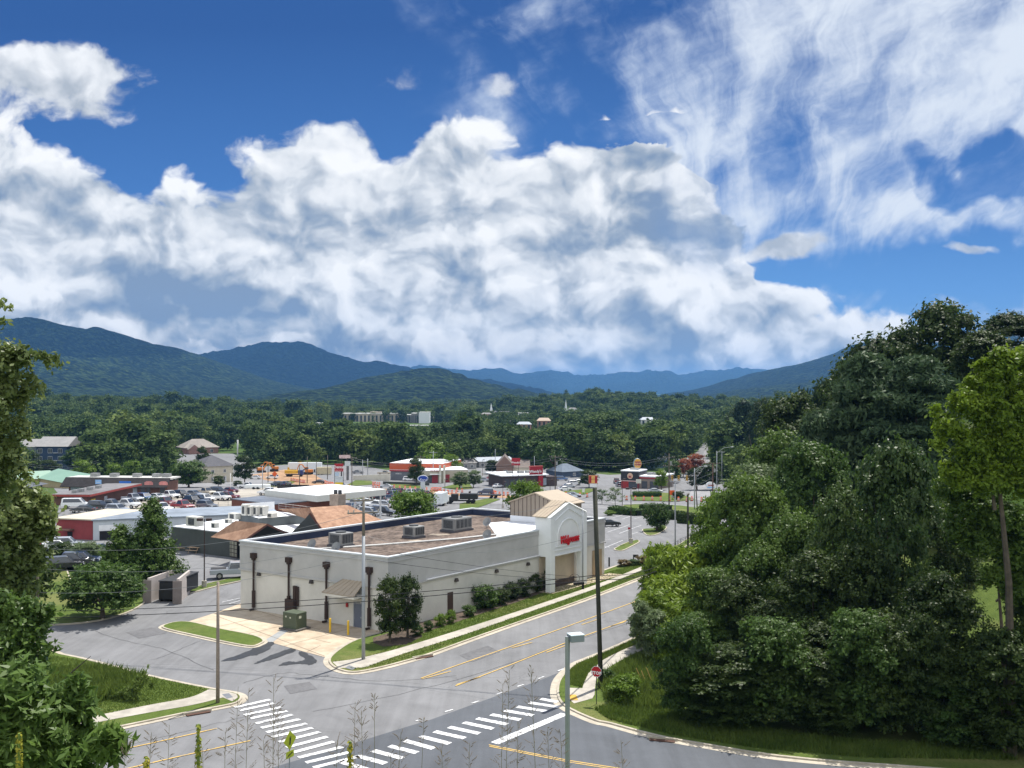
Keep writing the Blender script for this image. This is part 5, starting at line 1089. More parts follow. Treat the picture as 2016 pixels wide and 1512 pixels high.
# NB: children of a fresh copy are found through Blender's own list
# close ones first (the very first of a kind must be white so that recolouring works on copies)
cars = [
 # kind, colour, px, py, heading deg, label
 ('pickup','white',611,985,160,'white pickup, foremost of the three trucks on the dark deck lot'),
 ('pickup','white',588,986,160,'white pickup, middle of the three trucks on the dark deck lot'),
 ('suv','silver',672,962,-12,'silver estate car driving on the road behind the white canopy'),
 ('pickup','white',531,975,165,'white work truck with dark flatbed on the deck lot'),
 ('pickup','maroon',448,984,-20,'dark red crew cab pickup at the right end of the fenced lot'),
 ('pickup','maroon',325,996,-35,'dark red pickup parked left behind the tall conifer'),
 ('pickup','red',360,1003,-40,'dull red truck by the mesh fence of the lot'),
 ('pickup','white',430,985,-20,'white pickup next to the dark red crew cab'),
 ('suv','white',405,988,-40,'white wagon third from the right in the fenced lot'),
 ('suv','black',380,992,-40,'black suv in the row beside the white wagon'),
 ('pickup','black',388,991,-10,'black pickup partly hidden behind the grey one'),
 ('suv','grey',408,1002,-35,'grey suv at the fence in front of the white wagon'),
 ('pickup','white',318,1008,-40,'big white pickup half hidden by the conifer top'),
 ('sedan','black',165,1009,170,'black sedan nearest the brick office'),
 ('suv','black',196,1003,-20,'black suv behind the black sedan'),
 ('pickup','grey',218,1001,-15,'grey pickup between the black suv and the white pickup'),
 ('pickup','white',248,1000,-10,'white double cab pickup left of the conifer'),
 ('suv','silver',232,1010,-25,'silver suv with black front just left of the conifer'),
 ('van','white',150,1000,10,'white van by the brick office corner'),
 ('sedan','black',228,982,0,'dark car under the trees beside the brick office'),
 ('pickup','white',487,961,-5,'white truck on the street with a pale trailer behind it'),
 ('sedan','silver',545,955,150,'silver car waiting near the round orange sign'),
 ('suv','navy',548,958,160,'dark blue suv in the queue near the road works'),
 ('sedan','grey',560,955,160,'grey sedan behind the dark blue suv in the queue'),
 ('suv','white',536,943,170,'white car at the head of the queue by the road works'),
 ('sedan','white',503,943,175,'white car just left of the road work queue'),
 ('sedan','black',628,952,178,'black saloon passing the barrel row left of the pylon sign'),
 ('coupe','silver',760,961,178,'silver hatchback driving between barrel rows'),
 ('suv','navy',956,973,170,'dark blue suv driving past the barrels by the burger place'),
 ('sedan','white',980,960,60,'white sedan at the burger restaurant lot entrance'),
 ('suv','tan',923,951,15,'tan suv at the left end of the lot row beside the small trees'),
 ('suv','white',935,951,15,'white suv beside the tan suv in the burger lot'),
 ('sedan','black',942,948,15,'black car between the white suv and the silver wagon'),
 ('suv','silver',952,948,12,'silver wagon in the burger lot row'),
 ('sedan','red',966,945,10,'bright red car at the right end of the burger lot row'),
 ('sedan','maroon',974,943,10,'dark car just right of the bright red car'),
 ('sedan','white',969,937,70,'white car beside the steep gabled house'),
 ('suv','blue',1106,946,0,'pale blue suv parked in front of the blue cottage'),
 ('sedan','white',1112,966,20,'white sedan nearest in the pale cars right of the leafy tree'),
 ('sedan','silver',1120,960,15,'silver sedan second in the pale cars right of the leafy tree'),
 ('suv','white',1131,955,15,'white suv third in the pale cars right of the leafy tree'),
 ('sedan','white',1140,951,15,'white car farthest back among the pale cars'),
 ('suv','silver',1120,983,-8,'silver minivan driving on the road beyond the tower gable'),
 ('sedan','silver',1128,978,-8,'small silver car behind the silver minivan'),
 ('coupe','black',1197,1036,25,'black coupe alone in the striped front lot'),
 ('pickup','maroon',1214,951,90,'red and white pickup beside the black and red restaurant'),
 ('suv','navy',1219,957,95,'dark suv waiting at the side of the black and red restaurant'),
 ('sedan','silver',1290,970,0,'pale car passing in front of the restaurant hedge'),
 ('sedan','blue',1338,911,0,'blue car beside the red leaved tree'),
 ('van','white',1333,924,0,'white van near the top of the sloping side street'),
 ('van','white',1400,893-20,80,'white van far up the straight side street'),
 ('sedan','white',1398,884,80,'white car halfway up the straight side street'),
 ('pickup','silver',464,1136,15,'silver blue pickup parked behind the store\'s left corner'),
 ('suv','black',125,1122,25,'black suv on the grass edge at the left, in front'),
 ('pickup','black',140,1116,12,'black pickup with open bed beside the black suv on the left'),
 ('suv','navy',160,1112,12,'dark car with pale roof behind the small tree on the left'),
 ('sedan','white',115,1083,15,'white car below the red building, left one'),
 ('suv','silver',132,1081,15,'silver car below the red building, right one'),
 ('sedan','grey',193,1090,80,'dark grey car in the shade below the garage door'),
 ('sedan','white',700,972,170,'white car at the edge of the canopy roof'),
 ('sedan','maroon',764,978,60,'red car at the back of the crowded lot'),
 ('suv','silver',777,978,60,'silver suv beside the red car at the back of the crowded lot'),
 ('van','black',722,982,170,'black van in the back row of the crowded lot'),
 ('pickup','black',746,986,60,'black jeep like truck in the middle of the crowded lot'),
 ('suv','grey',762,987,65,'grey suv next to the black truck in the crowded lot'),
 ('sedan','white',724,993,5,'white sedan behind the pole with the curved lamp arm'),
 ('pickup','white',741,1001,175,'white double cab pickup in the crowded lot'),
 ('sedan','silver',752,997,175,'silver sedan behind the white double cab in the crowded lot'),
 ('sedan','navy',737,1008,175,'dark blue car in front of the white double cab in the crowded lot'),
 ('suv','silver',728,1015,-20,'silver suv at the tip of the brown roof'),
 ('pickup','black',752,1014,-15,'black pickup beside the silver suv near the brown roof'),
 ('suv','silver',701,997,80,'silver suv under the canopy edge'),
 ('sedan','grey',690,1003,80,'grey car right of the brick showroom'),
 ('suv','white',806,947,0,'white car on the roof height lot before the parts store'),
 ('pickup','tan',757,935,5,'tan suv on the retaining wall lot left of the parts store'),
 ('sedan','grey',705,932,0,'dark car in the shade left of the retaining wall'),
]
for k, c, px, py, hd, lab in cars:
    if lab is None: continue
    if k not in PROTO: car_first = True
    cat = {'pickup':'truck','van':'van'}.get(k, 'car')
    car(k, c, px, py, hd, lab, cat)
_r = random.Random(21); _w = ('first','second','third','fourth'); _cn = ('white','black','silver','grey','navy','white','maroon','blue','tan','silver','black','red')
for r_ in range(4):
    for i in range(6):
        col = _cn[(r_*5+i*3) % 12]; kd = ('suv','pickup','sedan')[(r_+i) % 3]
        car(kd, col, 782+i*13-r_*3, 1000-r_*9+i*.3, 65+_r.uniform(-4,4), '%s %s in the %s row beyond the gravel roof, %s from the left' % (col, {'suv':'suv','pickup':'pickup','sedan':'sedan'}[kd], _w[r_], ('first','second','third','fourth','fifth','sixth')[i]), 'car' if kd != 'pickup' else 'truck', group='cars in the rows beyond the gravel roof')
for i in range(9):
    col = _cn[(i*5+2) % 12]; kd = ('pickup','suv','sedan')[i % 3]
    car(kd, col, 262+i*24, 988-i*2.2, -35+_r.uniform(-5,5), '%s %s in the back row of the fenced lot, %s from the left' % (col, {'suv':'suv','pickup':'pickup','sedan':'sedan'}[kd], ('first','second','third','fourth','fifth','sixth','seventh','eighth','ninth')[i]), 'car' if kd != 'pickup' else 'truck', group='cars in the back row of the fenced lot')
# small trees hide most of the long trailer; black dump truck, trailers, machinery
def box_thing(name, label, cat, px, py, rz, boxes, off=.1, group=None):
    t = ground_thing(name, label, cat, px, py, R(rz), off=off, group=group)
    for nm, c, s, m in boxes:
        b = MB(); b.box(c, s); b.build(nm, m, t, bevel=.02 if max(s) > .6 else 0)
    return t
def wheels(t, xs, hw, r=.45):
    for x in xs:
        for s in (-1, 1):
            b = MB(); b.tube([(x,s*hw-.15,r),(x,s*hw+.15,r)], r, 12); b.build('wheel', TYRE, t)
BLKM = mat('black_metal', (0.015,0.015,0.016), 0.5)
t = box_thing('dump_truck', 'black dump truck with raised body parked behind the round leafy tree', 'truck', 912, 991, 175, [('body',(-1.5,0,1.9),(4.6,2.3,1.4),BLKM),('cab',(2.2,0,1.6),(1.7,2.2,1.7),BLKM),('hood',(3.6,0,1.15),(1.2,1.9,1.0),BLKM),('chassis',(.3,0,.75),(7,1.2,.3),BLKM),('windscreen',(3.06,0,2.0),(.03,1.8,.7),GLASS)]); wheels(t, (-2.6,-1.4,3.2), 1.0, .5)
t = box_thing('box_truck', 'pale blue white box truck at the right of the round leafy tree', 'truck', 868, 995, 80, [('cargo_box',(0,0,2.0),(5,2.4,2.6),mat('truck_white',(0.66,0.70,0.72),0.5,0.03)),('cab',(3.4,0,1.4),(1.6,2.2,1.8),WHITE),('windscreen',(4.21,0,1.8),(.03,1.8,.7),GLASS)]); wheels(t, (-1.6,3.2), 1.0)
t = box_thing('flatbed_trailer', 'long low black flatbed trailer beyond the dump truck', 'trailer', 955, 981, 172, [('deck',(0,0,1.0),(9,2.3,.3),BLKM),('headboard',(4.4,0,1.5),(.2,2.3,.9),BLKM)]); wheels(t, (-3,-1.8), .95, .4)
for i, (px, py) in enumerate(((578,966),(602,968),(612,973))):
    t = box_thing('equipment_trailer', ['black utility trailer, left one of three beyond the white pickups','black utility trailer, middle one of three beyond the white pickups','black utility trailer, nearest of three beyond the white pickups'][i], 'trailer', px, py, -6, [('deck',(0,0,.8),(8,2.2,.25),BLKM),('side_rail',(0,-1.1,1.3),(8,.08,.5),BLKM),('side_rail',(0,1.1,1.3),(8,.08,.5),BLKM),('ramp',(-4.2,0,1.4),(.12,2.0,1.3),BLKM)], group='black trailers beyond the white pickups'); wheels(t, (-.8,.4), 1.1, .4)
t = box_thing('semi_trailer', 'long white semi trailer standing at the wood edge above the road works', 'trailer', 601, 929, 0, [('cargo_box',(0,0,2.6),(14,2.6,2.8),mat('truck_white',(0.66,0.70,0.72))),('legs',(4,0,.6),(.3,1.6,1.2),BLKM)]); wheels(t, (-5.5,-4.2), 1.0, .5)
t = box_thing('storage_container', 'tan storage container between the white trailer and pylon sign', 'container', 638, 934, 5, [('cargo_box',(0,0,1.6),(6,2.6,2.8),mat('container_tan',(0.45,0.40,0.27),0.7,0.1)),('door',(3.02,0,1.6),(.05,2.2,2.5),mat('container_door',(0.38,0.33,0.22),0.7))])
t = box_thing('flat_trailer', 'pale flat boat like trailer behind the white truck on the street', 'trailer', 508, 963, 0, [('deck',(0,0,.9),(7,2.2,.9),mat('truck_white',(0.66,0.70,0.72)))]); wheels(t, (-1,.2), 1.05, .38)
ORM = mat('machine_orange', (0.50,0.17,0.02), 0.5, 0.1); YLM = mat('machine_yellow', (0.60,0.36,0.03), 0.5, 0.1)
def digger(px, py, rz, m, label):
    t = ground_thing('excavator', label, 'excavator', px, py, R(rz), off=.1, group='machines at the road works')
    for s in (-1, 1): b = MB(); b.box((0,s*1.0,.45),(3.4,.55,.9)); b.build('track', BLKM, t, bevel=.15)
    b = MB(); b.box((-.4,0,1.5),(2.8,2.3,1.1)); b.build('body', m, t, bevel=.1)
    b = MB(); b.box((.5,.6,2.4),(1.2,1.0,1.4)); c = b.build('cab', m, t, bevel=.05); b = MB(); b.box((.5,.6,2.5),(1.25,1.04,.8)); b.build('cab_window', GLASS, c)
    b = MB(); b.tube([(1,-.3,1.8),(2.6,-.3,3.9),(4.0,-.3,4.0)], .25, 6); b.tube([(4.0,-.3,4.0),(5.0,-.3,1.6)], .18, 6); b.build('arm', m, t)
    b = MB(); b.box((5.0,-.3,1.1),(.9,1.0,.8)); b.build('bucket', BLKM, t)
digger(540,928,200,ORM,'orange excavator at the left of the road works'); digger(575,929,10,YLM,'yellow excavator in the middle of the road works'); digger(607,934,170,ORM,'orange excavator right of the blue truck at the road works')
digger(515,930,30,ORM,'orange excavator farthest left by the clay bank')
t = box_thing('tipper_truck', 'yellow tipper truck with a dark blue cab at the road works', 'truck', 580, 938, 0, [('body',(-1.2,0,1.9),(5,2.3,1.3),YLM),('cab',(2.6,0,1.6),(1.8,2.2,1.9),mat('cab_blue',(0.02,0.04,0.16),0.4)),('chassis',(0,0,.8),(7,1.2,.3),BLKM),('windscreen',(3.52,0,2.0),(.03,1.8,.6),GLASS)]); wheels(t, (-2.6,-1.4,2.6), 1.0, .5)
t = box_thing('skid_loader', 'small yellow loader in front of the tan container', 'loader', 630, 934, 20, [('body',(0,0,1.0),(2.2,1.6,1.2),YLM),('cab',(0,0,2.0),(1.1,1.2,.9),YLM),('bucket',(1.6,0,.6),(.8,1.8,.7),BLKM)]); wheels(t, (-.7,.7), .85, .4)
# dark trailer standing in the concrete waste enclosure
t = ground_thing('dumpster', 'long black tarped waste container standing in the concrete enclosure', 'dumpster', 331, 1183, R(90-8), off=.05)
dv = Vector((0,0,0))
m = MB(); m.box((2.6,0,1.25),(5.6,1.7,1.6)); m.build('bin', mat('bin_black',(0.02,0.021,0.024),0.6,0.2), t, bevel=.05); m = MB(); m.box((2.6,0,2.12),(5.7,1.8,.1)); m.build('tarp', mat('tarp',(0.035,0.037,0.042),0.7,0.2,2), t)
m = MB(); m.box((.1,0,.75),(.9,1.7,1.1)); m.build('compactor_head', BLKM, t, bevel=.08); wheels(t, (.2,), .8, .25)
WSC = mat('enclosure_block', (0.47,0.42,0.39), 0.9, 0.08, 1.0)
for pts, lab in (([(293,1186),(316,1177)], 'pale block wall on the left of the waste enclosure'), ([(351,1188),(369,1172)], 'pale block wall on the right of the waste enclosure')):
    a, b = G(*pts[0]), G(*pts[1]); b = a+(b-a).normalized()*5.2 if (b-a).length < 5.2 else b
    t = thing('enclosure_wall', lab, 'wall', a, math.atan2(b.y-a.y, b.x-a.x), 'waste enclosure walls'); Ln = Vector((b.x-a.x,b.y-a.y)).length
    m = MB(); m.box((Ln/2,0,1.25),(Ln,.25,2.6)); m.build('wall', WSC, t); m = MB(); m.box((-.25,0,1.2),(.12,.9,2.4)); m.build('gate', mat('gate_brown',(0.20,0.17,0.16),0.7), t)
# picnic tables by the restaurant wall
def picnic(px, py, label):
    t = ground_thing('picnic_table', label, 'table', px, py, R(-15), off=.05, group='picnic tables by the dark restaurant'); WD = mat('picnic_wood',(0.42,0.30,0.20),0.8,0.15,3)
    m = MB()
    for k in range(4): m.box((0,-.3+k*.2,.76),(1.8,.17,.05))
    m.build('tabletop', WD, t)
    for s in (-1,1): m = MB(); m.box((0,s*.75,.45),(1.8,.28,.05)); m.build('bench', WD, t)
    for s in (-1,1): m = MB(); m.tube([(s*.6,-.7,0),(s*.6,-.2,.74)], .04, 4); m.tube([(s*.6,.7,0),(s*.6,.2,.74)], .04, 4); m.tube([(s*.6,-.8,.42),(s*.6,.8,.42)], .04, 4); m.build('leg', WD, t)
picnic(366,1083,'picnic table left of the other by the dark wall'); picnic(384,1088,'picnic table right of the other, nearer the lamp post')
t = ground_thing('dumpster', 'small grey container with vents at the dark restaurant\'s left corner', 'utility box', 346, 1075, 0, off=.05); m = MB(); m.box((0,0,.9),(1.4,1.0,1.8)); m.build('cabinet', GALV, t, bevel=.03); m = MB(); m.box((0,-.51,1.0),(1.0,.02,1.2)); m.build('grille', GALVD, t)
# ================================================================ poles, cables, lamps, signs, barrels
WOOD = mat('pole_wood', (0.115,0.095,0.075), 0.9, 0.25, 1.5, 0.4, 12); WOODP = mat('pole_wood_pale', (0.27,0.22,0.185), 0.9, 0.18, 1.5, 0.4, 12)
WOODD = mat('pole_wood_dark', (0.040,0.042,0.030), 0.9, 0.25, 1.5, 0.4, 12); STEEL = mat('pole_steel', (0.36,0.38,0.40), 0.5, 0.08, 1.2, metal=.3)
CERAM = mat('insulator', (0.45,0.42,0.38), 0.4, 0.0); CABLE = mat('cable_black', (0.012,0.012,0.013), 0.6, 0.0); CABLEG = mat('cable_grey', (0.22,0.23,0.24), 0.5, 0.0, metal=.4)
POLES = {}
def pole(name, px, pyb, pyt, r, m, label, arms=(), pxt=None, cat='pole', group=None, r2=None, tr=False, lamp=None, upper=None, off=0, rz=0.3):
    b = G(px, pyb, off); d = b.y; top = U(pxt or px, pyt, d); H = top.z-b.z; t = thing(name, label, cat, b, 0, group)
    tp = Vector((top.x-b.x, 0, H)); m0 = MB()
    if upper:                              # steel below, timber above
        k = tp*upper[0]; m0.tube([(0,0,-.3), k], [r, r*.85], 10); m0.build('steel_shaft', m, t, smooth=True)
        m1 = MB(); m1.tube([k-Vector((0,0,.2)), tp], [r*.8, r*.6], 10); m1.build('timber_top', upper[1], t, smooth=True)
    else: m0.tube([(0,0,-.3), tp*.5, tp], [r, r*.86, r2 or r*.7], 10); m0.build('shaft', m, t, smooth=True)
    for py, ln, *rest in arms:
        ang = rest[0] if rest else rz; z = (CAMZ-(py-HY)/FPX*d)-b.z; c = tp*(z/H); dv = Vector((math.cos(ang), math.sin(ang), 0))*ln/2
        a = MB(); a.box((c.x,c.y-r*.8,z), (ln,.10,.12), ang); ar = a.build('crossarm', m if not upper else upper[1], t)
        for f in (-.95,-.6,.6,.95): q = MB(); e = c+dv*f; q.cyl((e.x,e.y-r*.8,z+.06), .05, .2, 6); q.build('insulator', CERAM, ar)
    if tr:
        z = H*.82; a = MB(); a.cyl((r+.28,-.1,z-.45), .26, .9, 10); a.build('transformer', GALV, t, smooth=False)
    if lamp:
        ln, ang, up = lamp; e = tp+Vector((math.cos(ang)*ln, math.sin(ang)*ln, up)); a = MB(); a.tube([tp-Vector((0,0,.6)), tp.lerp(e,.5)+Vector((0,0,up*.3)), e], .05, 6); a.build('lamp_arm', STEEL, t)
        q = MB(); q.box((e.x+math.cos(ang)*.3,e.y+math.sin(ang)*.3,e.z), (.8,.3,.18), ang); q.build('lamp_head', mat('lamp_pale',(0.62,0.64,0.66),0.4,0.0), t, bevel=.03)
    POLES[label] = (b, tp); return t
pole('utility_pole', 716, 1297, 978, .155, STEEL, 'steel pole with timber top and crossarms in front of the store corner', [(1009,2.6,.35),(985,1.6,.35)], upper=(.76, mat('pole_wood_grey',(0.20,0.18,0.15),0.9,0.2)), off=.15, r2=.1)
pole('utility_pole', 430, 1382, 1145, .14, WOODP, 'bare pale timber pole on the corner at the left end of the crossing', group=None, off=.15)
pole('utility_pole', 1183, 1352, 960, .185, WOODD, 'tall dark leaning timber pole behind the stop sign', pxt=1171, off=.15, r2=.17)
pole('utility_pole', 1147, 1158, 1004, .11, STEEL, 'slim grey steel pole just right of the red store lettering', off=.15)
pole('utility_pole', 1354, 1096, 972, .16, WOODD, 'dark timber pole at the right edge of the front lot', off=.1, arms=[(974,1.5,1.2)])
pole('utility_pole', 1329, 1080, 942, .11, STEEL, 'grey steel pole with a crossarm left of the dark timber pole by the lot', arms=[(947,1.6,.1)], off=.1)
pole('utility_pole', 75, 1290, 1060, .14, WOOD, 'timber pole standing half hidden in the trees at the left', arms=[(1078,1.6,.1)])
pole('utility_pole', 1317, 1000, 893, .17, WOOD, 'timber pole with traffic signals hung beside it at the far junction', arms=[(900,3.0,.1),(917,3.0,.1)], tr=True)
pole('utility_pole', 1367, 1004, 922, .15, STEEL, 'pale steel pole at the right side of the far junction', lamp=(2.4,.1,.5))
pole('utility_pole', 1373, 1008, 930, .14, WOOD, 'thin leaning timber pole next to the pale pole at the far junction', pxt=1368)
pole('utility_pole', 1403, 990, 912, .2, mat('pole_redbrown',(0.13,0.075,0.055),0.9,0.15), 'red brown timber pole right of the far junction', arms=[(903+9,4.0,.1)], tr=True)
pole('utility_pole', 1411, 975, 888, .14, STEEL, 'steel street light pole with long arm right of the far junction', lamp=(4.6,.2,1.2))
pole('utility_pole', 1421, 952, 888, .13, STEEL, 'plain grey steel pole farthest right by the far junction', arms=[(890,2,.1)])
pole('utility_pole', 1093, 985, 896, .17, WOOD, 'timber pole with transformer left of the red and yellow square sign', arms=[(899,3.4,.1)], tr=True)
pole('utility_pole', 1052, 945, 898, .13, STEEL, 'thin pale pole behind the red panelled restaurant')
pole('utility_pole', 1118, 990, 938, .10, STEEL, 'thin steel pole between the pale cars and the tower gable', arms=[(940,1.2,.1)])
for px, b, tp, lab in ((35,944,906,'timber pole with crossarm at the far left edge'),(195,940,903,'timber pole with lamp above the tan building'),(693,963,899,'thick dark pole right of the tall pylon sign'),(683,945,892,'slender pole behind the pylon sign with crossarm'),(828,950,897,'timber pole with wide crossarm between parts store and car wash'),
                      (853,948,888,'tall thin pole behind the car wash'),(645,944,896,'slim pole left of the pylon sign'),(605,952,899,'pole standing at the road works barrels'),(623,948,908,'second pole right of the road works barrels'),(590,963,915,'black lamp post beside the black trailers'),
                      (528,950,908,'pole at the queue of cars by the orange sign'),(517,964,917,'thin pole left of the queue of cars'),(714,943,905,'thin pole with lamp left of the retaining wall'),(975,920,884,'thin pole at the motel'),(724,942,903,'thin pole at the middle of the retaining wall'),
                      (1499-12,905,850,'bare pole on the wooded rise at the right'),(1433,880,826,'tall bare pole beside the straight side street'),(1305,900,862,'thin pole behind the blue fascia building'),(1404,878,832,'dark pole nearest in the row up the side street'),(1409,874,832,'second dark pole in the row up the side street'),(1413,870,835,'farthest dark pole in the row up the side street')):
    pole('utility_pole', px, b, tp, .15, WOOD if 'thin' not in lab else STEEL, lab, arms=[(tp+3, 3.0, .1)] if ('crossarm' in lab or 'tall' in lab or 'bare' in lab) else (), group='poles in the distance')
def cable(label, a, b, sag, r, m=CABLE):
    pts = []
    for i in range(25):
        t = i/24; p = a.lerp(b, t); p.z -= sag*4*t*(1-t); pts.append(p)
    o = MB().tube(pts, r, 5, cap=False).build('power_cable', m); tag(o, label, 'cable', 'overhead cables'); return o
U_ = U
cable('upper thick black cable from the dark leaning pole across the store to the left trees', U(1171,1132,75.7), U(75,1203,85), .5, .026)
cable('lower thick black cable from the dark leaning pole across the store to the left trees', U(1172,1140,75.7), U(75,1216,85), .5, .03)
cable('highest pale cable from the steel and timber pole to the left trees', U(700,1012,83), U(75,1078,85), 1.2, .014, CABLEG)
cable('second pale cable from the steel and timber pole to the left trees', U(714,1062,83), U(75,1118,85), 1.2, .014, CABLEG)
cable('third pale cable from the steel and timber pole to the left trees', U(714,1092,83), U(75,1166,85), 1.0, .014, CABLEG)
cable('thin cable from the crossarm tip over the gravel roof', U(735,1007,83), U(1171,975,75.7), 1.0, .012, CABLEG)
cable('thin cable from the steel pole to the tall dark pole', U(716,1052,83), U(1171,1042,75.7), 1.6, .012, CABLEG)
cable('black cable sagging from the steel and timber pole to the slim pole by the lettering', U(718,1078,83), U(1147,1136,112), .3, .016)
cable('lower black cable sagging from the steel and timber pole to the slim pole', U(718,1100,83), U(1147,1142,112), .3, .016)
cable('black cable from the dark leaning pole to the timber pole at the lot edge', U(1171,1132,75.7), U(1354,1080,113), .9, .026)
cable('second black cable from the dark leaning pole to the timber pole at the lot edge', U(1172,1140,75.7), U(1354,1088,113), .9, .03)
cable('pale cable high between the tall dark pole and the lot edge pole', U(1171,986,75.7), U(1354,980,113), .5, .012, CABLEG)
for i, (y0, y1, y2) in enumerate(((903,900,899),(907,905,903))):
    w = ('upper','lower')[i]
    cable(w+' street cable between parts store pole and transformer pole', U(828,y0,345), U(1093,y1,320), 2.5, .03, CABLEG)
    cable(w+' street cable between the transformer pole and the far junction pole', U(1093,y1,320), U(1317,y2,300), 2.0, .03, CABLEG)
    cable(w+' street cable between the pylon sign pole and parts store pole', U(683,y0-6,345), U(828,y0,345), 2.0, .03, CABLEG)
    cable(w+' street cable from the left edge pole to the pole above the tan building', U(35,y0+5,350), U(195,y0+3,360), 2.0, .03, CABLEG)
for i, (a, b) in enumerate((((1390,903),(1366,932)),((1396,903),(1366,945)),((1403,912),(1318,950)),((1403,930),(1318,958)),((1404,940),(1317,975)),((1317,918),(1330,985)))):
    cable(('first','second','third','fourth','fifth','sixth')[i]+' slanting cable in the fan of wires at the far junction, counted from the top', U(*a,300), U(*b,285), .4, .03, CABLEG)
# black splice case hanging on the cables
t = thing('cable_splice_case', 'black cable splice box hanging from the cables by the slim steel pole', 'cable box', U(1139,1150,76.5)); m = MB(); m.tube([(-.4,0,.05),(.42,0,.12)], .11, 8); m.tube([(.32,0,.0),(.32,0,-.35)], .09, 8); m.build('case', CABLE, t)
m = MB(); m.tube([(-.3+.38*math.cos(w),.02,.45+.33*math.sin(w)) for w in np.linspace(0,6.28,20)], .015, 4); m.build('cable_loop', CABLE, t)
# foreground car park lamp
b = Vector(((1117-CX)/FPX*33, 33, 0)); b.z = ztf(b.x, b.y); top = U(1114.5, 1252, 33)
t = thing('car_park_lamp', 'grey steel lamp post with one square head rising in the foreground', 'lamp', b); H = top.z-b.z
m = MB(); m.tube([(0,0,-.3),(0,0,H)], .085, 4); o = m.build('post', STEEL, t); o.rotation_euler = (0,0,R(20))
m = MB(); m.tube([(0,0,H-.12),(.22,.05,H-.1)], .045, 6); m.build('arm', STEEL, t)
m = MB(); m.box((.27,.03,H-.05), (.46,.40,.21), R(18)); m.build('lamp_head', mat('head_grey',(0.25,0.28,0.31),0.45,0.05), t, bevel=.012)
m = MB(); m.box((.27,.03,H+.065), (.475,.415,.025), R(18)); m.build('lamp_lid', mat('lid_pale',(0.58,0.66,0.70),0.35,0.05), t)
# black car park lamps
def lot_lamp(px, pyb, pyt, label, heads=2, r=.075):
    b = G(px, pyb, .15); H = U(px, pyt, b.y).z-b.z; t = thing('car_park_lamp', label, 'lamp', b, 0, 'bronze car park lamps')
    m = MB(); m.tube([(0,0,.6),(0,0,H)], [r, r*.7], 8); m.build('post', BROWN, t); m = MB(); m.cyl((0,0,0), .28, .7, 12); m.build('footing', CONC, t)
    for s in ((-1,1) if heads == 2 else (1,)):
        m = MB(); m.box((s*.5,0,H-.05), (.62,.42,.28), .1*s); m.build('lamp_head', BROWN, t, bevel=.03)
lot_lamp(403, 1155, 1022, 'bronze lamp post beside the lane left of the store'); lot_lamp(1242, 1069, 961, 'bronze two headed lamp post on the nearer grass island of the front lot')
lot_lamp(1225, 1001, 943, 'thin black lamp post at the hedge corner of the front lot', 1); lot_lamp(1083, 985, 944, 'bronze two headed lamp post beyond the tower gable'); lot_lamp(950, 935, 905, 'thin lamp post above the burger lot', 1)
lot_lamp(876, 995, 943, 'dark lamp post by the pale box truck', 1); lot_lamp(990, 1000, 948, 'dark lamp post in front of the round leafy tree', 1)
# --- signs
def flat_sign(name, label, px0, px1, pyt, pyb, pybase, panel, posts=(), thick=.35, cat='sign', d=None, postm=None, oval=False, group=None):
    """upright sign facing the viewer's side of the road; returns (root, width, height, z0)"""
    g = G((px0+px1)/2, pybase); d = d or g.y; a = U(px0, pyt, d); b = U(px1, pyb, d); z0 = g.z
    t = thing(name, label, cat, (g.x if not d else (a.x+b.x)/2, d, z0), 0, group); w = b.x-a.x; h = a.z-b.z; zc = (a.z+b.z)/2-z0
    m = MB()
    if oval:
        n = 28; vs = [(w/2*math.cos(k*2*math.pi/n), y, zc+h/2*math.sin(k*2*math.pi/n)) for y in (-thick/2, thick/2) for k in range(n)]
        m.add(vs, [tuple(range(n)), tuple(range(2*n-1, n-1, -1))]+[(k, n+k, n+(k+1)%n, (k+1)%n) for k in range(n)])
    else: m.box((0,0,zc),(w,thick,h))
    m.build('panel', panel, t)
    for x in posts: q = MB(); q.box((x*w,0,(zc-h/2)/2-.25),(.4 if w > 3 else .12,.3 if w > 3 else .12,zc-h/2+.5)); q.build('post', postm or BLKM, t)
    return t, w, h, zc
WR = mat('sign_red', (0.33,0.01,0.02), 0.4, 0.0)
t, w, h, z = flat_sign('pylon_sign', 'tall pylon sign with red, white and yellow panels on dark posts', 659, 676, 913, 928, 966, WR, (-.5, .5), .5)
letters('Dental', h*.50, WHITE, t, (0,-.27,z+.15), extrude=.01, bold=.02); letters('SERVICES', h*.24, mat('letter_pink',(0.7,0.35,0.35),0.5), t, (0,-.27,z-h*.36), extrude=.01)
for y0, y1, x0, x1, mm in ((930,937,-.46,0,mat('panel_paleblue',(0.40,0.50,0.62),0.5)),(938,949,-.46,.46,mat('panel_grey',(0.50,0.54,0.56),0.5,0.15,2)),(949.5,956.5,-.46,.46,mat('sign_yellow',(0.70,0.50,0.02)))):
    b = t.location; za = U(0,y0,b.y).z-b.z; zb = U(0,y1,b.y).z-b.z; m = MB(); m.box(((x0+x1)/2*w,0,(za+zb)/2),(abs(x1-x0)*w,.4,za-zb)); m.build('panel', mm, t)
t, w, h, z = flat_sign('pylon_sign', 'square dark red sign with white script name on two black posts', 1007, 1024, 902, 916, 962, WR, (-.34,.30), .5); letters("Wendy's", h*.36, WHITE, t, (0,-.27,z-.25), extrude=.01, bold=.02)
t, w, h, z = flat_sign('pylon_sign', 'round burger shaped sign high behind the black and red restaurant', 1248, 1262.5, 903, 922.5, 952, mat('bun_yellow',(0.72,0.40,0.06),0.5), (0,), .8, oval=True)
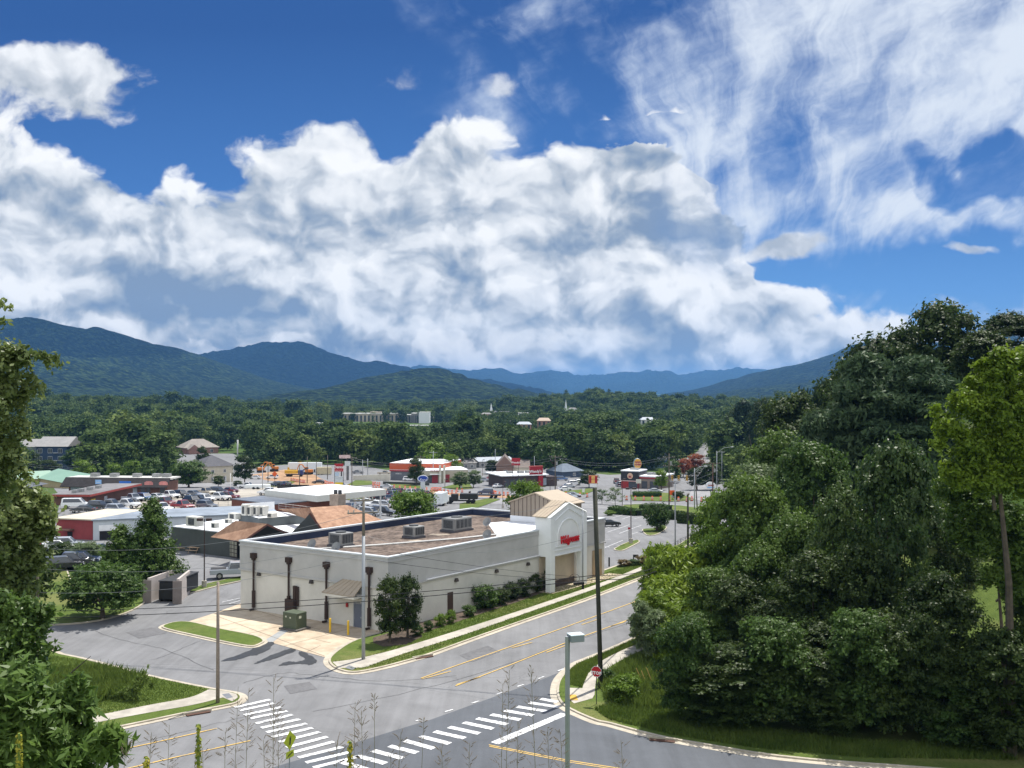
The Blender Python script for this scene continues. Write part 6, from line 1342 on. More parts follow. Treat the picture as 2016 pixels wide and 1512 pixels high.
m = MB(); m.box((.1,-.42,z),(w*.78,.05,h*.46)); m.build('red_band', WR, t); letters('BURGER', h*.20, mat('letter_cream',(0.8,0.6,0.3),0.5), t, (.1,-.46,z+.12), extrude=.01, bold=.02); letters('KING', h*.22, mat('letter_cream',(0.8,0.6,0.3),0.5), t, (.1,-.46,z-h*.2), extrude=.01, bold=.02)
m = MB(); n = 28; m.tube([(w/2*math.cos(k*2*math.pi/n)*1.0-.15,.1,z+h/2*math.sin(k*2*math.pi/n)*1.02) for k in range(n+1)], .16, 5); m.build('rim', mat('rim_blue',(0.25,0.40,0.55),0.4), t)
t, w, h, z = flat_sign('pylon_sign', 'blue oval dealer sign on a pale pedestal beyond the round leafy tree', 822, 843, 935.5, 948.5, 974, mat('oval_white',(0.6,0.65,0.75),0.4), (), .5, oval=True)
n = 28; m = MB(); m.add([(w*.45*math.cos(k*2*math.pi/n)+.1,-.27,z+h*.42*math.sin(k*2*math.pi/n)) for k in range(n)], [tuple(range(n))]); m.build('oval_face', mat('oval_blue',(0.01,0.045,0.28),0.35), t); letters('Ford', h*.58, WHITE, t, (.1,-.30,z-h*.2), extrude=.01, shear=.3)
m = MB(); m.box((0,0,(z-h/2)/2-.3),(1.3,.7,z-h/2+.4)); m.build('pedestal', mat('pedestal',(0.50,0.54,0.56),0.5,0.05), t)
t, w, h, z = flat_sign('pylon_sign', 'square red sign with yellow centre and white board below, behind the tall dark pole', 1159, 1176, 936, 951.5, 990, mat('sign_rim',(0.62,0.25,0.12),0.5), (.05,), .4)
for x in (-.34,.34): m = MB(); m.box((x*w,-.22,z),(w*.24,.05,h*.84)); m.build('red_side', WR, t)
m = MB(); m.box((0,-.22,z),(w*.36,.05,h*.9)); o = m.build('yellow_centre', mat('sign_gold',(0.70,0.42,0.12),0.5), t); letters('EAT', h*.26, mat('letter_brown',(0.25,0.06,0.02),0.5), o, (0,-.26,z), extrude=.01)
m = MB(); m.box((0,0,z-h*.75),(w*.8,.3,h*.45)); m.build('white_board', WHITE, t)
t, w, h, z = flat_sign('pylon_sign', 'white rounded sign with red lettering and blue lower edge at the right junction', 1389, 1409, 948.5, 963, 985, WHITE, (0,), .5, oval=True)
m = MB(); m.box((0,-.27,z-h*.25),(w*.7,.03,h*.18)); m.build('blue_edge', mat('sign_paleblue',(0.25,0.45,0.75)), t); letters('ZAXBYS', h*.22, WR, t, (0,-.3,z+.05), extrude=.01, bold=.02)
flat_sign('roadside_sign', 'wide white and pink sign high behind the pylon sign', 668, 690, 896, 902.5, 945, mat('sign_pinkwhite',(0.55,0.42,0.42),0.5,0.3,2), (-.3,.3), .3); flat_sign('roadside_sign', 'white board below the wide sign behind the pylon', 679, 690, 908, 917.5, 946, mat('panel_grey',(0.50,0.54,0.56)), (0,), .3)
flat_sign('roadside_sign', 'small white menu sign on a dark post by the black and red restaurant', 1252, 1262, 943.5, 951.5, 966, mat('sign_cream',(0.55,0.55,0.48),0.5,0.2,3), (0,), .2)
flat_sign('roadside_sign', 'small white sign on the grass by the pale cars', 1146, 1151, 962, 969, 973, WHITE, (0,), .1); flat_sign('roadside_sign', 'low white banner sign at the left of the burger lot', 906, 910, 953, 960, 962, WHITE, (0,), .1)
flat_sign('parking_sign', 'dark framed board on two legs beside the bushes at the front lot', 1246, 1256.5, 1091.5, 1097, 1109, mat('sign_darkframe',(0.03,0.03,0.03),0.6), (-.44,.44), .08, d=None)
flat_sign('parking_sign', 'tiny red sign on the lamp post island of the front lot', 1236, 1240.5, 1038, 1042, 1066, WR, (0,), .04)
def octagon_sign():
    g = G(1174, 1385, .15); t = thing('stop_sign', 'red octagonal stop sign on a thin post at the crossing corner', 'sign', g, R(-22)); H = 2.28; r = .40
    m = MB(); m.box((0,0,H/2+.2),(.05,.04,H+.5)); m.build('post', mat('post_green',(0.035,0.045,0.04),0.6), t)
    for rr, y, mm, nm in ((r,-.035,WHITE,'border'),(r*.93,-.042,mat('stop_red',(0.42,0.008,0.015),0.4),'face')):
        n = 8; vs = [(rr*math.cos(R(22.5+45*k)),y,H+rr*math.sin(R(22.5+45*k))) for k in range(n)]+[(rr*math.cos(R(22.5+45*k)),y+.006,H+rr*math.sin(R(22.5+45*k))) for k in range(n)]
        m = MB(); m.add(vs, [tuple(range(n)), tuple(range(2*n-1,n-1,-1))]+[(k,n+k,n+(k+1)%n,(k+1)%n) for k in range(n)]); m.build(nm, mm, t)
    letters('STOP', .30, WHITE, t, (0,-.046,H-.105), extrude=.003, bold=.012)
octagon_sign()
def ped_sign():
    d = 55.0; b = Vector(((571-CX)/FPX*d, d, 0)); b.z = ztf(b.x, b.y)+.03; z0 = b.z; zt_ = U(571,1437,d).z-z0
    t = thing('crossing_sign', 'yellow green pedestrian warning sign seen edge on above the zebra stripes', 'sign', b, R(62)); s = .52
    LM = mat('fluorescent_lime', (0.46,0.52,0.03), 0.5, 0.0)
    m = MB(); m.box((0,0,zt_/2-.2),(.05,.04,zt_+.2)); m.build('post', STEEL, t); zc = zt_-.5
    m = MB(); m.slab([(s,-.04,zc),(0,-.04,zc+.52),(-s,-.04,zc),(0,-.04,zc-.52)], (0,-1,0), .01); o = m.build('face', LM, t)
    k = MB(); k.slab([(-.06,-.052,zc-.25),(.02,-.052,zc-.25),(.08,-.052,zc+.12),(-.04,-.052,zc+.14)], (0,-1,0), .004); k.cyl((.02,-.05,zc+.18),.055,.01,8); k.build('pictogram', BLKM, o)
    m = MB(); m.slab([(.32,-.04,zc-.58),(-.32,-.04,zc-.58),(-.32,-.04,zc-.95),(.32,-.04,zc-.95)], (0,-1,0), .01); o = m.build('arrow_plate', LM, t); k = MB(); k.slab([(.2,-.052,zc-.72),(-.18,-.052,zc-.86),(-.2,-.052,zc-.80),(.18,-.052,zc-.66)], (0,-1,0), .004); k.build('arrow', BLKM, o)
ped_sign()
def diamond(px, py, r, label, m_):
    g = G(px, py+18); d = g.y; c = U(px, py, d); t = thing('warning_sign', label, 'sign', g); z = c.z-g.z
    m = MB(); m.slab([(r,-.05,z),(0,-.05,z+r),(-r,-.05,z),(0,-.05,z-r)], (0,-1,0), .04); m.build('face', m_, t); m = MB(); m.box((0,0,z/2),(.1,.06,z)); m.build('post', BLKM, t)
diamond(541, 933, 1.0, 'bright orange diamond sign at the road works', mat('signal_orange',(0.80,0.12,0.02),0.5))
t = thing('warning_sign', 'orange sign with flags and a white board at the far junction pole', 'sign', G(1323, 984)); m = MB(); m.box((0,0,2.0),(1.3,.1,1.3)); m.build('face', mat('signal_orange',(0.80,0.12,0.02)), t); m = MB(); m.box((.2,0,1.0),(.7,.1,.7)); m.build('plate', WHITE, t); m = MB(); m.box((.1,.08,.6),(.1,.08,1.6)); m.build('post', BLKM, t)
for px, lab in ((1323,'left'),(1336,'middle'),(1352,'right')):
    c = U(px, 941, 300); t = thing('traffic_signal', 'yellow traffic signal on the span wire, %s of three at the far junction' % lab, 'traffic light', c-Vector((0,0,.6)), 0, 'traffic signals at the far junction')
    m = MB(); m.box((0,0,.6),(.55,.4,1.5)); o = m.build('housing', mat('signal_yellow',(0.55,0.30,0.03),0.5), t)
    for k in range(3): q = MB(); q.tube([(0,-.21,.15+k*.45),(0,-.26,.15+k*.45)], .15, 8); q.build('lens', BLKM, o)
cable('span wire that carries the three traffic signals', U(1317,936,300), U(1368,938,300), .3, .04)
# flagged cabinet and mast on the left
t = pole('mast', 468, 905, 866, .42, mat('mast_pale',(0.55,0.56,0.55),0.5,0.1,1), 'thick pale mast rising above the trees right of the cream building', cat='mast', r2=.42)
pole('flagpole', 474, 945, 910, .12, WHITE, 'white flagpole in front of the trees right of the cream building', cat='flagpole')
pole('flagpole', 454, 966, 931, .1, WHITE, 'white pole on the lot left of the white truck', cat='flagpole')
# --- construction barrels
def barrel_proto():
    t = thing('traffic_barrel', '', 'barrel', (0,0,0)); m = MB(); BO = mat('barrel_orange', (0.72,0.13,0.03), 0.6, 0.0)
    m.tube([(0,0,.05),(0,0,1.0)], [.30,.25], 10); m.build('drum', BO, t); m = MB(); m.cyl((0,0,0), .40, .09, 10); m.build('base', mat('rubber',(0.02,0.02,0.02),0.9,0), t)
    for z in (.32,.66): m = MB(); m.tube([(0,0,z),(0,0,z+.14)], [.30-.012,.295-.012] if z < .5 else [.278,.272], 10, cap=False); m.build('reflective_band', WHITE, t)
    m = MB(); m.box((0,0,1.05),(.26,.06,.1)); m.build('handle', BO, t); return t
rows = [((574,947),(600,951),8,'beside the queue at the road works'),((641,953),(657,957),6,'left of the tall pylon sign'),((735,960),(746,962),3,'between the silver estate and the silver hatchback'),((734,955),(747,957),4,'between the silver estate and the silver hatchback'),
        ((776,962),(850,968),8,'along the verge left of the blue oval sign'),((853,967),(868,967),6,'clustered right of the blue oval sign'),((866,971),(898,973),5,'clustered right of the blue oval sign'),((966,972),(976,974),6,'bunched behind the dark blue suv'),((976,975),(1000,977),4,'behind the dark blue suv'),
        ((900,968),(910,969),2,'at the mouth of the burger lot'),((1068,975),(1100,978),5,'beyond the tower gable'),((1114,976),(1170,980),5,'beyond the silver minivan'),((1233,984),(1352,987),8,'in the row before the restaurant hedge'),((688,962),(700,966),3,'right of the pylon sign'),((1362,986),(1400,988),3,'at the right end of the far junction')]
bp = None; rng2 = random.Random(3)
for (a, b, n, where) in rows:
    for i in range(n):
        f = i/max(1, n-1); px = a[0]+(b[0]-a[0])*f+rng2.uniform(-.6,.6); py = a[1]+(b[1]-a[1])*f+rng2.uniform(-.5,.5)
        if bp is None: bp = o = barrel_proto()
        else: o = copy_tree(bp)
        o.location = G(px, py, .09); o.rotation_euler = (0,0,rng2.uniform(0,3)); o.scale = (1.12,1.12,1.12); tag(o, 'orange and white striped barrel '+where, 'barrel', 'orange barrels '+where)
# --- fences
def fence(label, pts, h, m, off=.05, step=2.5, rails=(.1,.5,.98), cat='fence', r=.03):
    P = [G(*p, off) if len(p) == 2 else W(*p) for p in pts]; t = thing('fence', label, cat, P[0]); o = P[0]
    for a, b in zip(P[:-1], P[1:]):
        n = max(1, int((b-a).length/step))
        for k in range(n+1): q = MB(); p = a.lerp(b, k/n)-o; q.box((p.x,p.y,p.z+h/2),(r*2,r*2,h)); q.build('post', m, t)
        for f in rails: q = MB(); q.tube([a-o+Vector((0,0,h*f)), b-o+Vector((0,0,h*f))], r*.8, 4); q.build('rail', m, t)
    return t
fence('thin mesh fence along the front edge of the crowded pickup lot', [(140,1012),(240,1017),(330,1013),(430,1001),(505,993)], 1.3, mat('fence_grey',(0.30,0.28,0.27),0.5), rails=(.5,.98))
fence('black railing along the grass at the right of the front lot', [(1322,1086),(1340,1073),(1368,1062)], 1.0, BLKM, off=.15, rails=(.15,.5,.75,.98))
t = thing('retaining_wall', 'pale concrete retaining wall left of the parts store', 'wall', G(695,945)); a, b = G(695,945)-t.location, G(768,947)-t.location; m = MB(); m.slab([a+Vector((0,0,-1)), b+Vector((0,0,-1)), b+Vector((0,0,2.6)), a+Vector((0,0,1.6))], (0,-1,0), .4); m.build('wall', mat('wall_pale',(0.52,0.49,0.42),0.9,0.1), t)
t = thing('retaining_wall', 'long dark planter wall before the car wash grass', 'wall', G(754,953)); a, b = G(754,953)-t.location, G(845,956)-t.location; m = MB(); m.slab([a, b, b+Vector((0,0,.9)), a+Vector((0,0,.9))], (0,-1,0), 1.2); m.build('wall', mat('wall_dark',(0.05,0.052,0.05),0.9,0.2), t)
# leaning bamboo canes and litter under the right hand trees
for i, (x0,y0,x1,y1) in enumerate(((1252,1314,1268,1350),(1262,1319,1276,1354),(1272,1313,1290,1358),(1288,1311,1306,1352),(1296,1312,1310,1360),(1302,1316,1311,1342))):
    d = G(x1, y1).y; lab = ('yellow bamboo cane, leftmost of those leaning under the trees','second yellow bamboo cane from the left under the trees','third yellow bamboo cane from the left under the trees','fourth yellow bamboo cane from the left under the trees','longest yellow bamboo cane at the right under the trees','short thin cane at the far right of the leaning canes')[i]
    o = MB().tube([U(x1,y1,d), U(x0,y0,d+.3)], .03, 5).build('bamboo_cane', mat('cane_yellow',(0.50,0.34,0.10),0.6,0.1,5)); tag(o, lab, 'cane', 'leaning bamboo canes')
g = G(1275, 1366, .15); t = MB(); n = 14; vs = [(rng.uniform(-.55,.55), rng.uniform(-.35,.35), rng.uniform(0,.35)) for _ in range(n)]
bm = bmesh.new(); [bm.verts.new(v) for v in vs+[(-.6,0,0),(.6,0,0),(0,-.3,0),(0,.3,0)]]; bmesh.ops.convex_hull(bm, input=bm.verts); me = bpy.data.meshes.new('litter'); bm.to_mesh(me); bm.free(); o = link('plastic_bag', me, mat('bag_white',(0.75,0.78,0.82),0.4,0.1,4), None, g); tag(o, 'crumpled white plastic sheet lying by the yellow canes', 'litter')
# storm drains
for px, py, lab in ((835,1293,'rusty storm drain in the gutter before the store lawn'),(1303,1456,'rusty storm drain in the kerb of the dark side road'),(392,1403,'rusty storm drain in the kerb left of the crossing')):
    g = G(px, py, .08); t = thing('storm_drain', lab, 'drain', g, R(33 if px < 900 else -16)); m = MB(); m.box((0,0,.0),(1.6,.35,.05)); m.build('grate', mat('rust',(0.09,0.045,0.03),0.8,0.2,5), t); m = MB(); m.box((0,.22,.06),(1.9,.12,.14)); m.build('hood', KERB, t)
# ================================================================ trees and plants
nr = np.random.default_rng(11)
LM_OAK = leafmat('leaf_oak', (0.018,0.037,0.008), (0.060,0.092,0.017)); LM_MID = leafmat('leaf_mid', (0.026,0.060,0.011), (0.075,0.130,0.024))
LM_BRIGHT = leafmat('leaf_bright', (0.065,0.125,0.012), (0.15,0.23,0.022)); LM_YEL = leafmat('leaf_yellowgreen', (0.060,0.115,0.010), (0.155,0.225,0.018)); LM_BAM = leafmat('leaf_bamboo', (0.085,0.150,0.012), (0.19,0.26,0.022)); LM_MIDB = leafmat('leaf_fresh', (0.038,0.080,0.012), (0.105,0.165,0.028))
LM_PINE = leafmat('needle_pine', (0.034,0.066,0.030), (0.085,0.130,0.055), rough=.6, trans=.2); LM_DPINE = leafmat('needle_dark', (0.012,0.028,0.014), (0.030,0.055,0.022), rough=.6, trans=.12)
LM_GLOSS = leafmat('leaf_glossy', (0.030,0.065,0.012), (0.085,0.13,0.030), rough=.45, trans=.3, spec=.3); LM_RED = leafmat('leaf_red', (0.20,0.045,0.020), (0.28,0.09,0.035)); LM_OLV = leafmat('leaf_olive_red', (0.09,0.07,0.02), (0.15,0.10,0.03))
LM_GREY = leafmat('leaf_greygreen', (0.080,0.120,0.050), (0.17,0.22,0.10)); LM_FAR = leafmat('leaf_far', (0.016,0.038,0.010), (0.078,0.120,0.028), trans=.2, rough=.7, spec=.1); LM_FARB = leafmat('leaf_far_light', (0.050,0.088,0.018), (0.13,0.17,0.042), trans=.2, rough=.7, spec=.1)
BARK = mat('bark', (0.085,0.068,0.052), 0.95, 0.3, 3, 0.5, 10)
def cards(P, N, size, aspect=1.5, droop=0.0, jit=.35, seed=0):
    """one leaf card per point, facing N, as a quad mesh array"""
    n = len(P); g = np.random.default_rng(seed)
    N = N+g.normal(0, jit, (n, 3)); N /= np.linalg.norm(N, axis=1)[:, None]+1e-9
    T = np.cross(N, g.normal(0, 1, (n, 3))); T /= np.linalg.norm(T, axis=1)[:, None]+1e-9
    if droop: T = T*(1-droop)+np.array([0, 0, -1])*droop; T -= N*np.sum(T*N, 1)[:, None]; T /= np.linalg.norm(T, axis=1)[:, None]+1e-9
    B = np.cross(N, T); s = size*g.uniform(.6, 1.3, n)[:, None]
    a = T*s*.5*aspect; b = B*s*.5
    V = np.stack([P-a, P+b*.9-a*.1, P+a, P-b*.9-a*.1], 1).reshape(-1, 3)
    return V
def mesh_from_cards(name, V, m):
    n = len(V)//4; me = bpy.data.meshes.new(name); me.vertices.add(len(V)); me.vertices.foreach_set('co', V.astype(np.float32).ravel())
    me.loops.add(4*n); me.loops.foreach_set('vertex_index', np.arange(4*n, dtype=np.int32)); me.polygons.add(n)
    me.polygons.foreach_set('loop_start', np.arange(0, 4*n, 4, dtype=np.int32)); me.polygons.foreach_set('loop_total', np.full(n, 4, np.int32))
    me.materials.append(m); me.update(); me.validate(); return me
def lobes(shape, Rr, z0, z1, K, seed):
    g = np.random.default_rng(seed); C = []; rad = []
    for k in range(K):
        f = (k+.5)/K; f = min(max(f+g.normal(0, .04), 0), 1)
        if shape == 'cone': w = (1-f)**.85*.92+.06; rr = Rr*(.44*(1-f)+.20)
        elif shape == 'pine': w = (math.sin(math.pi*min(1, f*.85+.22)))**.7*.8+.05; rr = Rr*.22
        elif shape == 'spread': w = math.sin(math.pi*(f*.70+.22))**.6*.85; rr = Rr*g.uniform(.26, .40)
        else: w = math.sqrt(max(0, 1-(2*f-.92)**2/1.18))*.74; rr = Rr*g.uniform(.17, .36)
        a = k*2.39996+g.normal(0, .3); q = math.sqrt(g.uniform(.35, 1)) if shape != 'pine' else g.uniform(.4, 1)
        C.append((math.cos(a)*w*Rr*q, math.sin(a)*w*Rr*q, z0+(z1-z0)*(.10+.86*f)-(rr*.5 if f > .9 else 0))); rad.append(rr)
    return np.array(C), np.array(rad)
def crown(name, shape, Rr, z0, z1, K, n, leaf, m, seed, aspect=1.5, droop=0.0, flat=.75, jit=.45, fill=.2):
    C, rad = lobes(shape, Rr, z0, z1, K, seed); g = np.random.default_rng(seed+1)
    w = rad**2; idx = g.choice(len(C), n, p=w/w.sum()); D = g.normal(0, 1, (n, 3)); D /= np.linalg.norm(D, axis=1)[:, None]
    D[:, 2] = np.where(D[:, 2] < -.35, -D[:, 2]*.5, D[:, 2])
    r = np.where(g.uniform(0, 1, n) < fill, g.uniform(.2, .9, n), g.uniform(.82, 1.12, n)) * (1+.30*np.sin(D[:, 0]*6+idx)*np.cos(D[:, 1]*5+idx*2)+.12*np.sin(D[:, 2]*13+idx*3))
    S = np.array([1.12, 1.12, flat]) if shape != 'pine' else np.array([1.5, 1.5, .42])
    # leaves gather round twigs, so the crown breaks into sprays with gaps between
    per = 14 if n > 5000 else 7; ns = max(20, n//per); k = g.integers(0, ns, n); D = D[k % len(D)]; idx = idx[k % n]; r = r[k % n]
    P = C[idx]+D*S*(rad[idx]*r)[:, None]; tw = leaf*(2.2 if shape != 'pine' else 1.5)
    P = P+(D*.7+np.array([0, 0, .1]))*(g.uniform(-1, 1, n)*tw)[:, None]+g.normal(0, leaf*.65, (n, 3))
    N = D*np.array([.8, .8, .6])+np.array([0, 0, .6])
    q = 5.5/Rr; mk = np.sin(P[:, 0]*1.9*q+1.3*np.sin(P[:, 2]*1.5*q))*np.sin(P[:, 1]*2.1*q+1.1*np.sin(P[:, 0]*1.3*q))*np.sin(P[:, 2]*2.3*q+np.sin(P[:, 1]*1.7*q))
    keep = mk > (-.32 if shape not in ('pine', 'cone') else -.6); P = P[keep]; N = N[keep]
    return mesh_from_cards(name, cards(P, N, leaf, aspect, droop, jit, seed+2), m), C
def trunk_mb(C, z0, r, seed, lean=0.0, limbs=7):
    g = np.random.default_rng(seed); m = MB(); zt_ = z0+(C[:, 2].max()-z0)*.75
    pts = [Vector((0,0,-.4)), Vector((lean*.3,0,z0*.5)), Vector((lean,.0,z0)), Vector((lean*.8,.1,zt_))]
    m.tube(pts, [r*1.35, r, r*.8, r*.2], 7)
    for k in g.choice(len(C), min(limbs, len(C)), replace=False):
        c = Vector(C[k]); b = Vector((lean, 0, z0*.8+(c.z-z0)*.25)); m.tube([b, b.lerp(c, .55)+Vector((0,0,.3)), c], [r*.45, r*.28, r*.08], 5)
    return m
TP = {}
def tree_proto(key, shape, Rr, z0, z1, K, n, leaf, m, seed, name='broadleaf_tree', tr=.25, **kw):
    me, C = crown(key, shape, Rr, z0, z1, K, n, leaf, m, seed, **kw)
    tm = trunk_mb(C, max(z0, .6), tr, seed); t = bpy.data.meshes.new('trunk'); t.from_pydata(tm.v, [], tm.f); t.materials.append(BARK); t.update()
    TP[key] = (me, t, Rr*1.12, max(v for v in np.array([v.co.z for v in list(me.vertices)[::17]])), name)
def plant(key, loc, h, r, label, group=None, cat='tree', rz=None, name=None, trunk=True, mm=None):
    me, tm, R0, H0, nm = TP[key]; rz = rng.uniform(0, 6.28) if rz is None else rz
    t = thing(name or nm, label, cat, loc, rz, group); t.scale = (r/R0, r/R0, h/H0)
    if mm is not None:
        k = (key, mm.name)
        if k not in _meshvar: q = me.copy(); q.materials[0] = mm; _meshvar[k] = q
        me = _meshvar[k]
    c = bpy.data.objects.new('crown', me); COL.objects.link(c); c.parent = t
    if trunk: b = bpy.data.objects.new('trunk', tm); COL.objects.link(b); b.parent = t
    return t
def tree(key, px, pyt, d, wpx, label, group=None, pyb=None, **kw):
    """tree whose top reaches photo pixel (px, pyt); at depth d or standing at pixel row pyb"""
    g = G(px, pyb, .05) if pyb else Vector(((px-CX)/FPX*d, d, ztf((px-CX)/FPX*d, d))); h = CAMZ-(pyt-HY)/FPX*g.y-g.z
    r = wpx/FPX*g.y
    if key.endswith('H') and key != 'wispyH': r = max(r*1.12, .30*h) if key != 'mapleH' else r
    return plant(key, g, max(h, .3), r, label, group, **kw)
tree_proto('oakH', 'round', 5.5, 1.2, 17, 46, 30000, .30, LM_OAK, 21); tree_proto('oakH2', 'round', 5.5, .6, 16, 52, 30000, .28, LM_GLOSS, 33)
tree_proto('midH', 'round', 4.5, .5, 12, 44, 26000, .25, LM_MID, 44); 
tree_proto('pineH', 'pine', 5.5, 1.5, 17, 90, 64000, .30, LM_PINE, 61, name='pine_tree', aspect=3.2, jit=.9); tree_proto('bambooH', 'spread', 3.0, .2, 8, 46, 20000, .26, LM_BRIGHT, 71, aspect=3.4, droop=.5, name='bamboo_clump', tr=.08)
tree_proto('wispyH', 'spread', 1.6, 1.0, 7, 30, 4200, .17, LM_GREY, 73, aspect=3.2, droop=.4, name='slender_shrub', tr=.05, fill=.6)
tree_proto('broadM', 'round', 4.5, 1.2, 11, 24, 7000, .42, LM_MID, 81); tree_proto('broadM2', 'round', 4.5, 1.5, 12, 30, 7000, .42, LM_OAK, 82); tree_proto('coneM', 'cone', 2.6, .5, 11, 64, 30000, .22, LM_MID, 83, name='conifer_tree')
tree_proto('pineM', 'pine', 3.4, 2, 14, 40, 7000, .55, LM_DPINE, 84, name='pine_tree', aspect=2.6, jit=.8); tree_proto('vaseM', 'spread', 3.4, .9, 6, 34, 16000, .20, LM_MID, 85, aspect=1.8)
tree_proto('roundM', 'round', 4.0, .6, 7, 34, 20000, .25, LM_BRIGHT, 86); tree_proto('shrubM', 'round', 1.1, -.1, 1.7, 16, 5000, .10, LM_MID, 87, name='shrub', tr=.04); tree_proto('bushM', 'round', 2.4, .7, 7.6, 40, 17000, .17, LM_OAK, 89, name='evergreen_tree'); tree_proto('sparseM', 'spread', 1.4, .5, 4, 20, 1500, .14, LM_GREY, 88, tr=.05, fill=.5)
tree_proto('farA', 'round', 4.6, .5, 12, 18, 1500, .80, LM_FAR, 91); tree_proto('farB', 'round', 5.2, .5, 13, 22, 1700, .85, LM_FAR, 92); tree_proto('farC', 'cone', 2.8, .5, 14, 26, 1300, .65, LM_FAR, 93, name='conifer_tree'); tree_proto('farD', 'spread', 5.0, .5, 11, 18, 1500, .80, LM_FARB, 94)
# --- pharmacy planting
tree('bushM', 768, 1128, 0, 36, 'bushy young evergreen at the near corner of the store, left of a pair', 'evergreens at the store corner', pyb=1266, mm=LM_OAK)
tree('bushM', 803, 1126, 0, 33, 'bushy young evergreen at the near corner of the store, right of a pair', 'evergreens at the store corner', pyb=1258, mm=LM_OAK)
for px, py, h, r, lab, mm in ((822,1251,1.1,.75,'low dark shrub right beside the corner evergreens',LM_MID),(845,1241,1.0,.55,'small shrub second from the corner evergreens',LM_MID),(868,1232,1.25,.75,'small round shrub left of the brown wall panel',LM_BRIGHT),(887,1226,1.35,.65,'sparse reddish shrub by the brown wall panel',LM_BRIGHT),(923,1213,1.2,.85,'neat small shrub right of the brown wall panel',LM_MID),
        (955,1198,2.6,1.9,'big glossy round bush, first of the large row along the store wall',LM_MID),(986,1189,1.8,1.3,'low round bush second in the large row along the store wall',LM_OAK),(1006,1180,2.0,1.4,'round bush third in the large row along the store wall',LM_OAK),(1026,1174,2.1,1.35,'round bush fourth in the large row along the store wall',LM_OAK),(1050,1166,2.3,1.45,'round bush fifth in the large row along the store wall',LM_OAK),(1070,1160,2.5,1.4,'round bush touching the white tower',LM_OAK)):
    plant('shrubM', G(px, py, .15), h, r, lab, 'shrubs along the store wall', 'shrub', trunk=False, mm=mm)
for px, py, h, r, lab, mm in ((1228,1114,.9,1.1,'low reddish shrub left of the framed board',LM_OLV),(1246,1112,.8,1.2,'low green shrub under the framed board',LM_MID),(1270,1111,1.2,1.5,'reddish round bush right of the framed board',LM_OLV),(1297,1043,1.0,1.4,'low yellow green shrub on the island with the small tree',LM_BRIGHT),(1199,1014,1.1,1.5,'yellowish shrub at the left end of the front hedge',LM_BRIGHT)):
    plant('shrubM', G(px, py, .15), h, r, lab, 'shrubs at the front lot', 'shrub', trunk=False, mm=mm)
# --- left middle ground
tree('coneM', 300, 976, 0, 47, 'tall dense green conical tree beside the waste enclosure', pyb=1163, mm=LM_MIDB); tree('coneM', 238, 1030, 0, 42, 'shorter dense conical tree left of the tallest one by the enclosure', pyb=1168, mm=LM_MIDB)
tree('coneM', 266, 1065, 0, 30, 'low dense green tree between the two conical trees', pyb=1172, mm=LM_MID)
tree('vaseM', 203, 1100, 0, 78, 'wide spreading crape myrtle on the verge beside the lane', pyb=1218, mm=LM_MID)
plant('shrubM', G(128,1100), 2.4, 2.6, 'wide clipped dark bush in front of the white cars on the left', None, 'shrub', trunk=False, mm=LM_OAK); tree('vaseM', 170, 1064, 0, 32, 'small reddish tree beside the clipped bush on the left', pyb=1107, mm=LM_GREY)
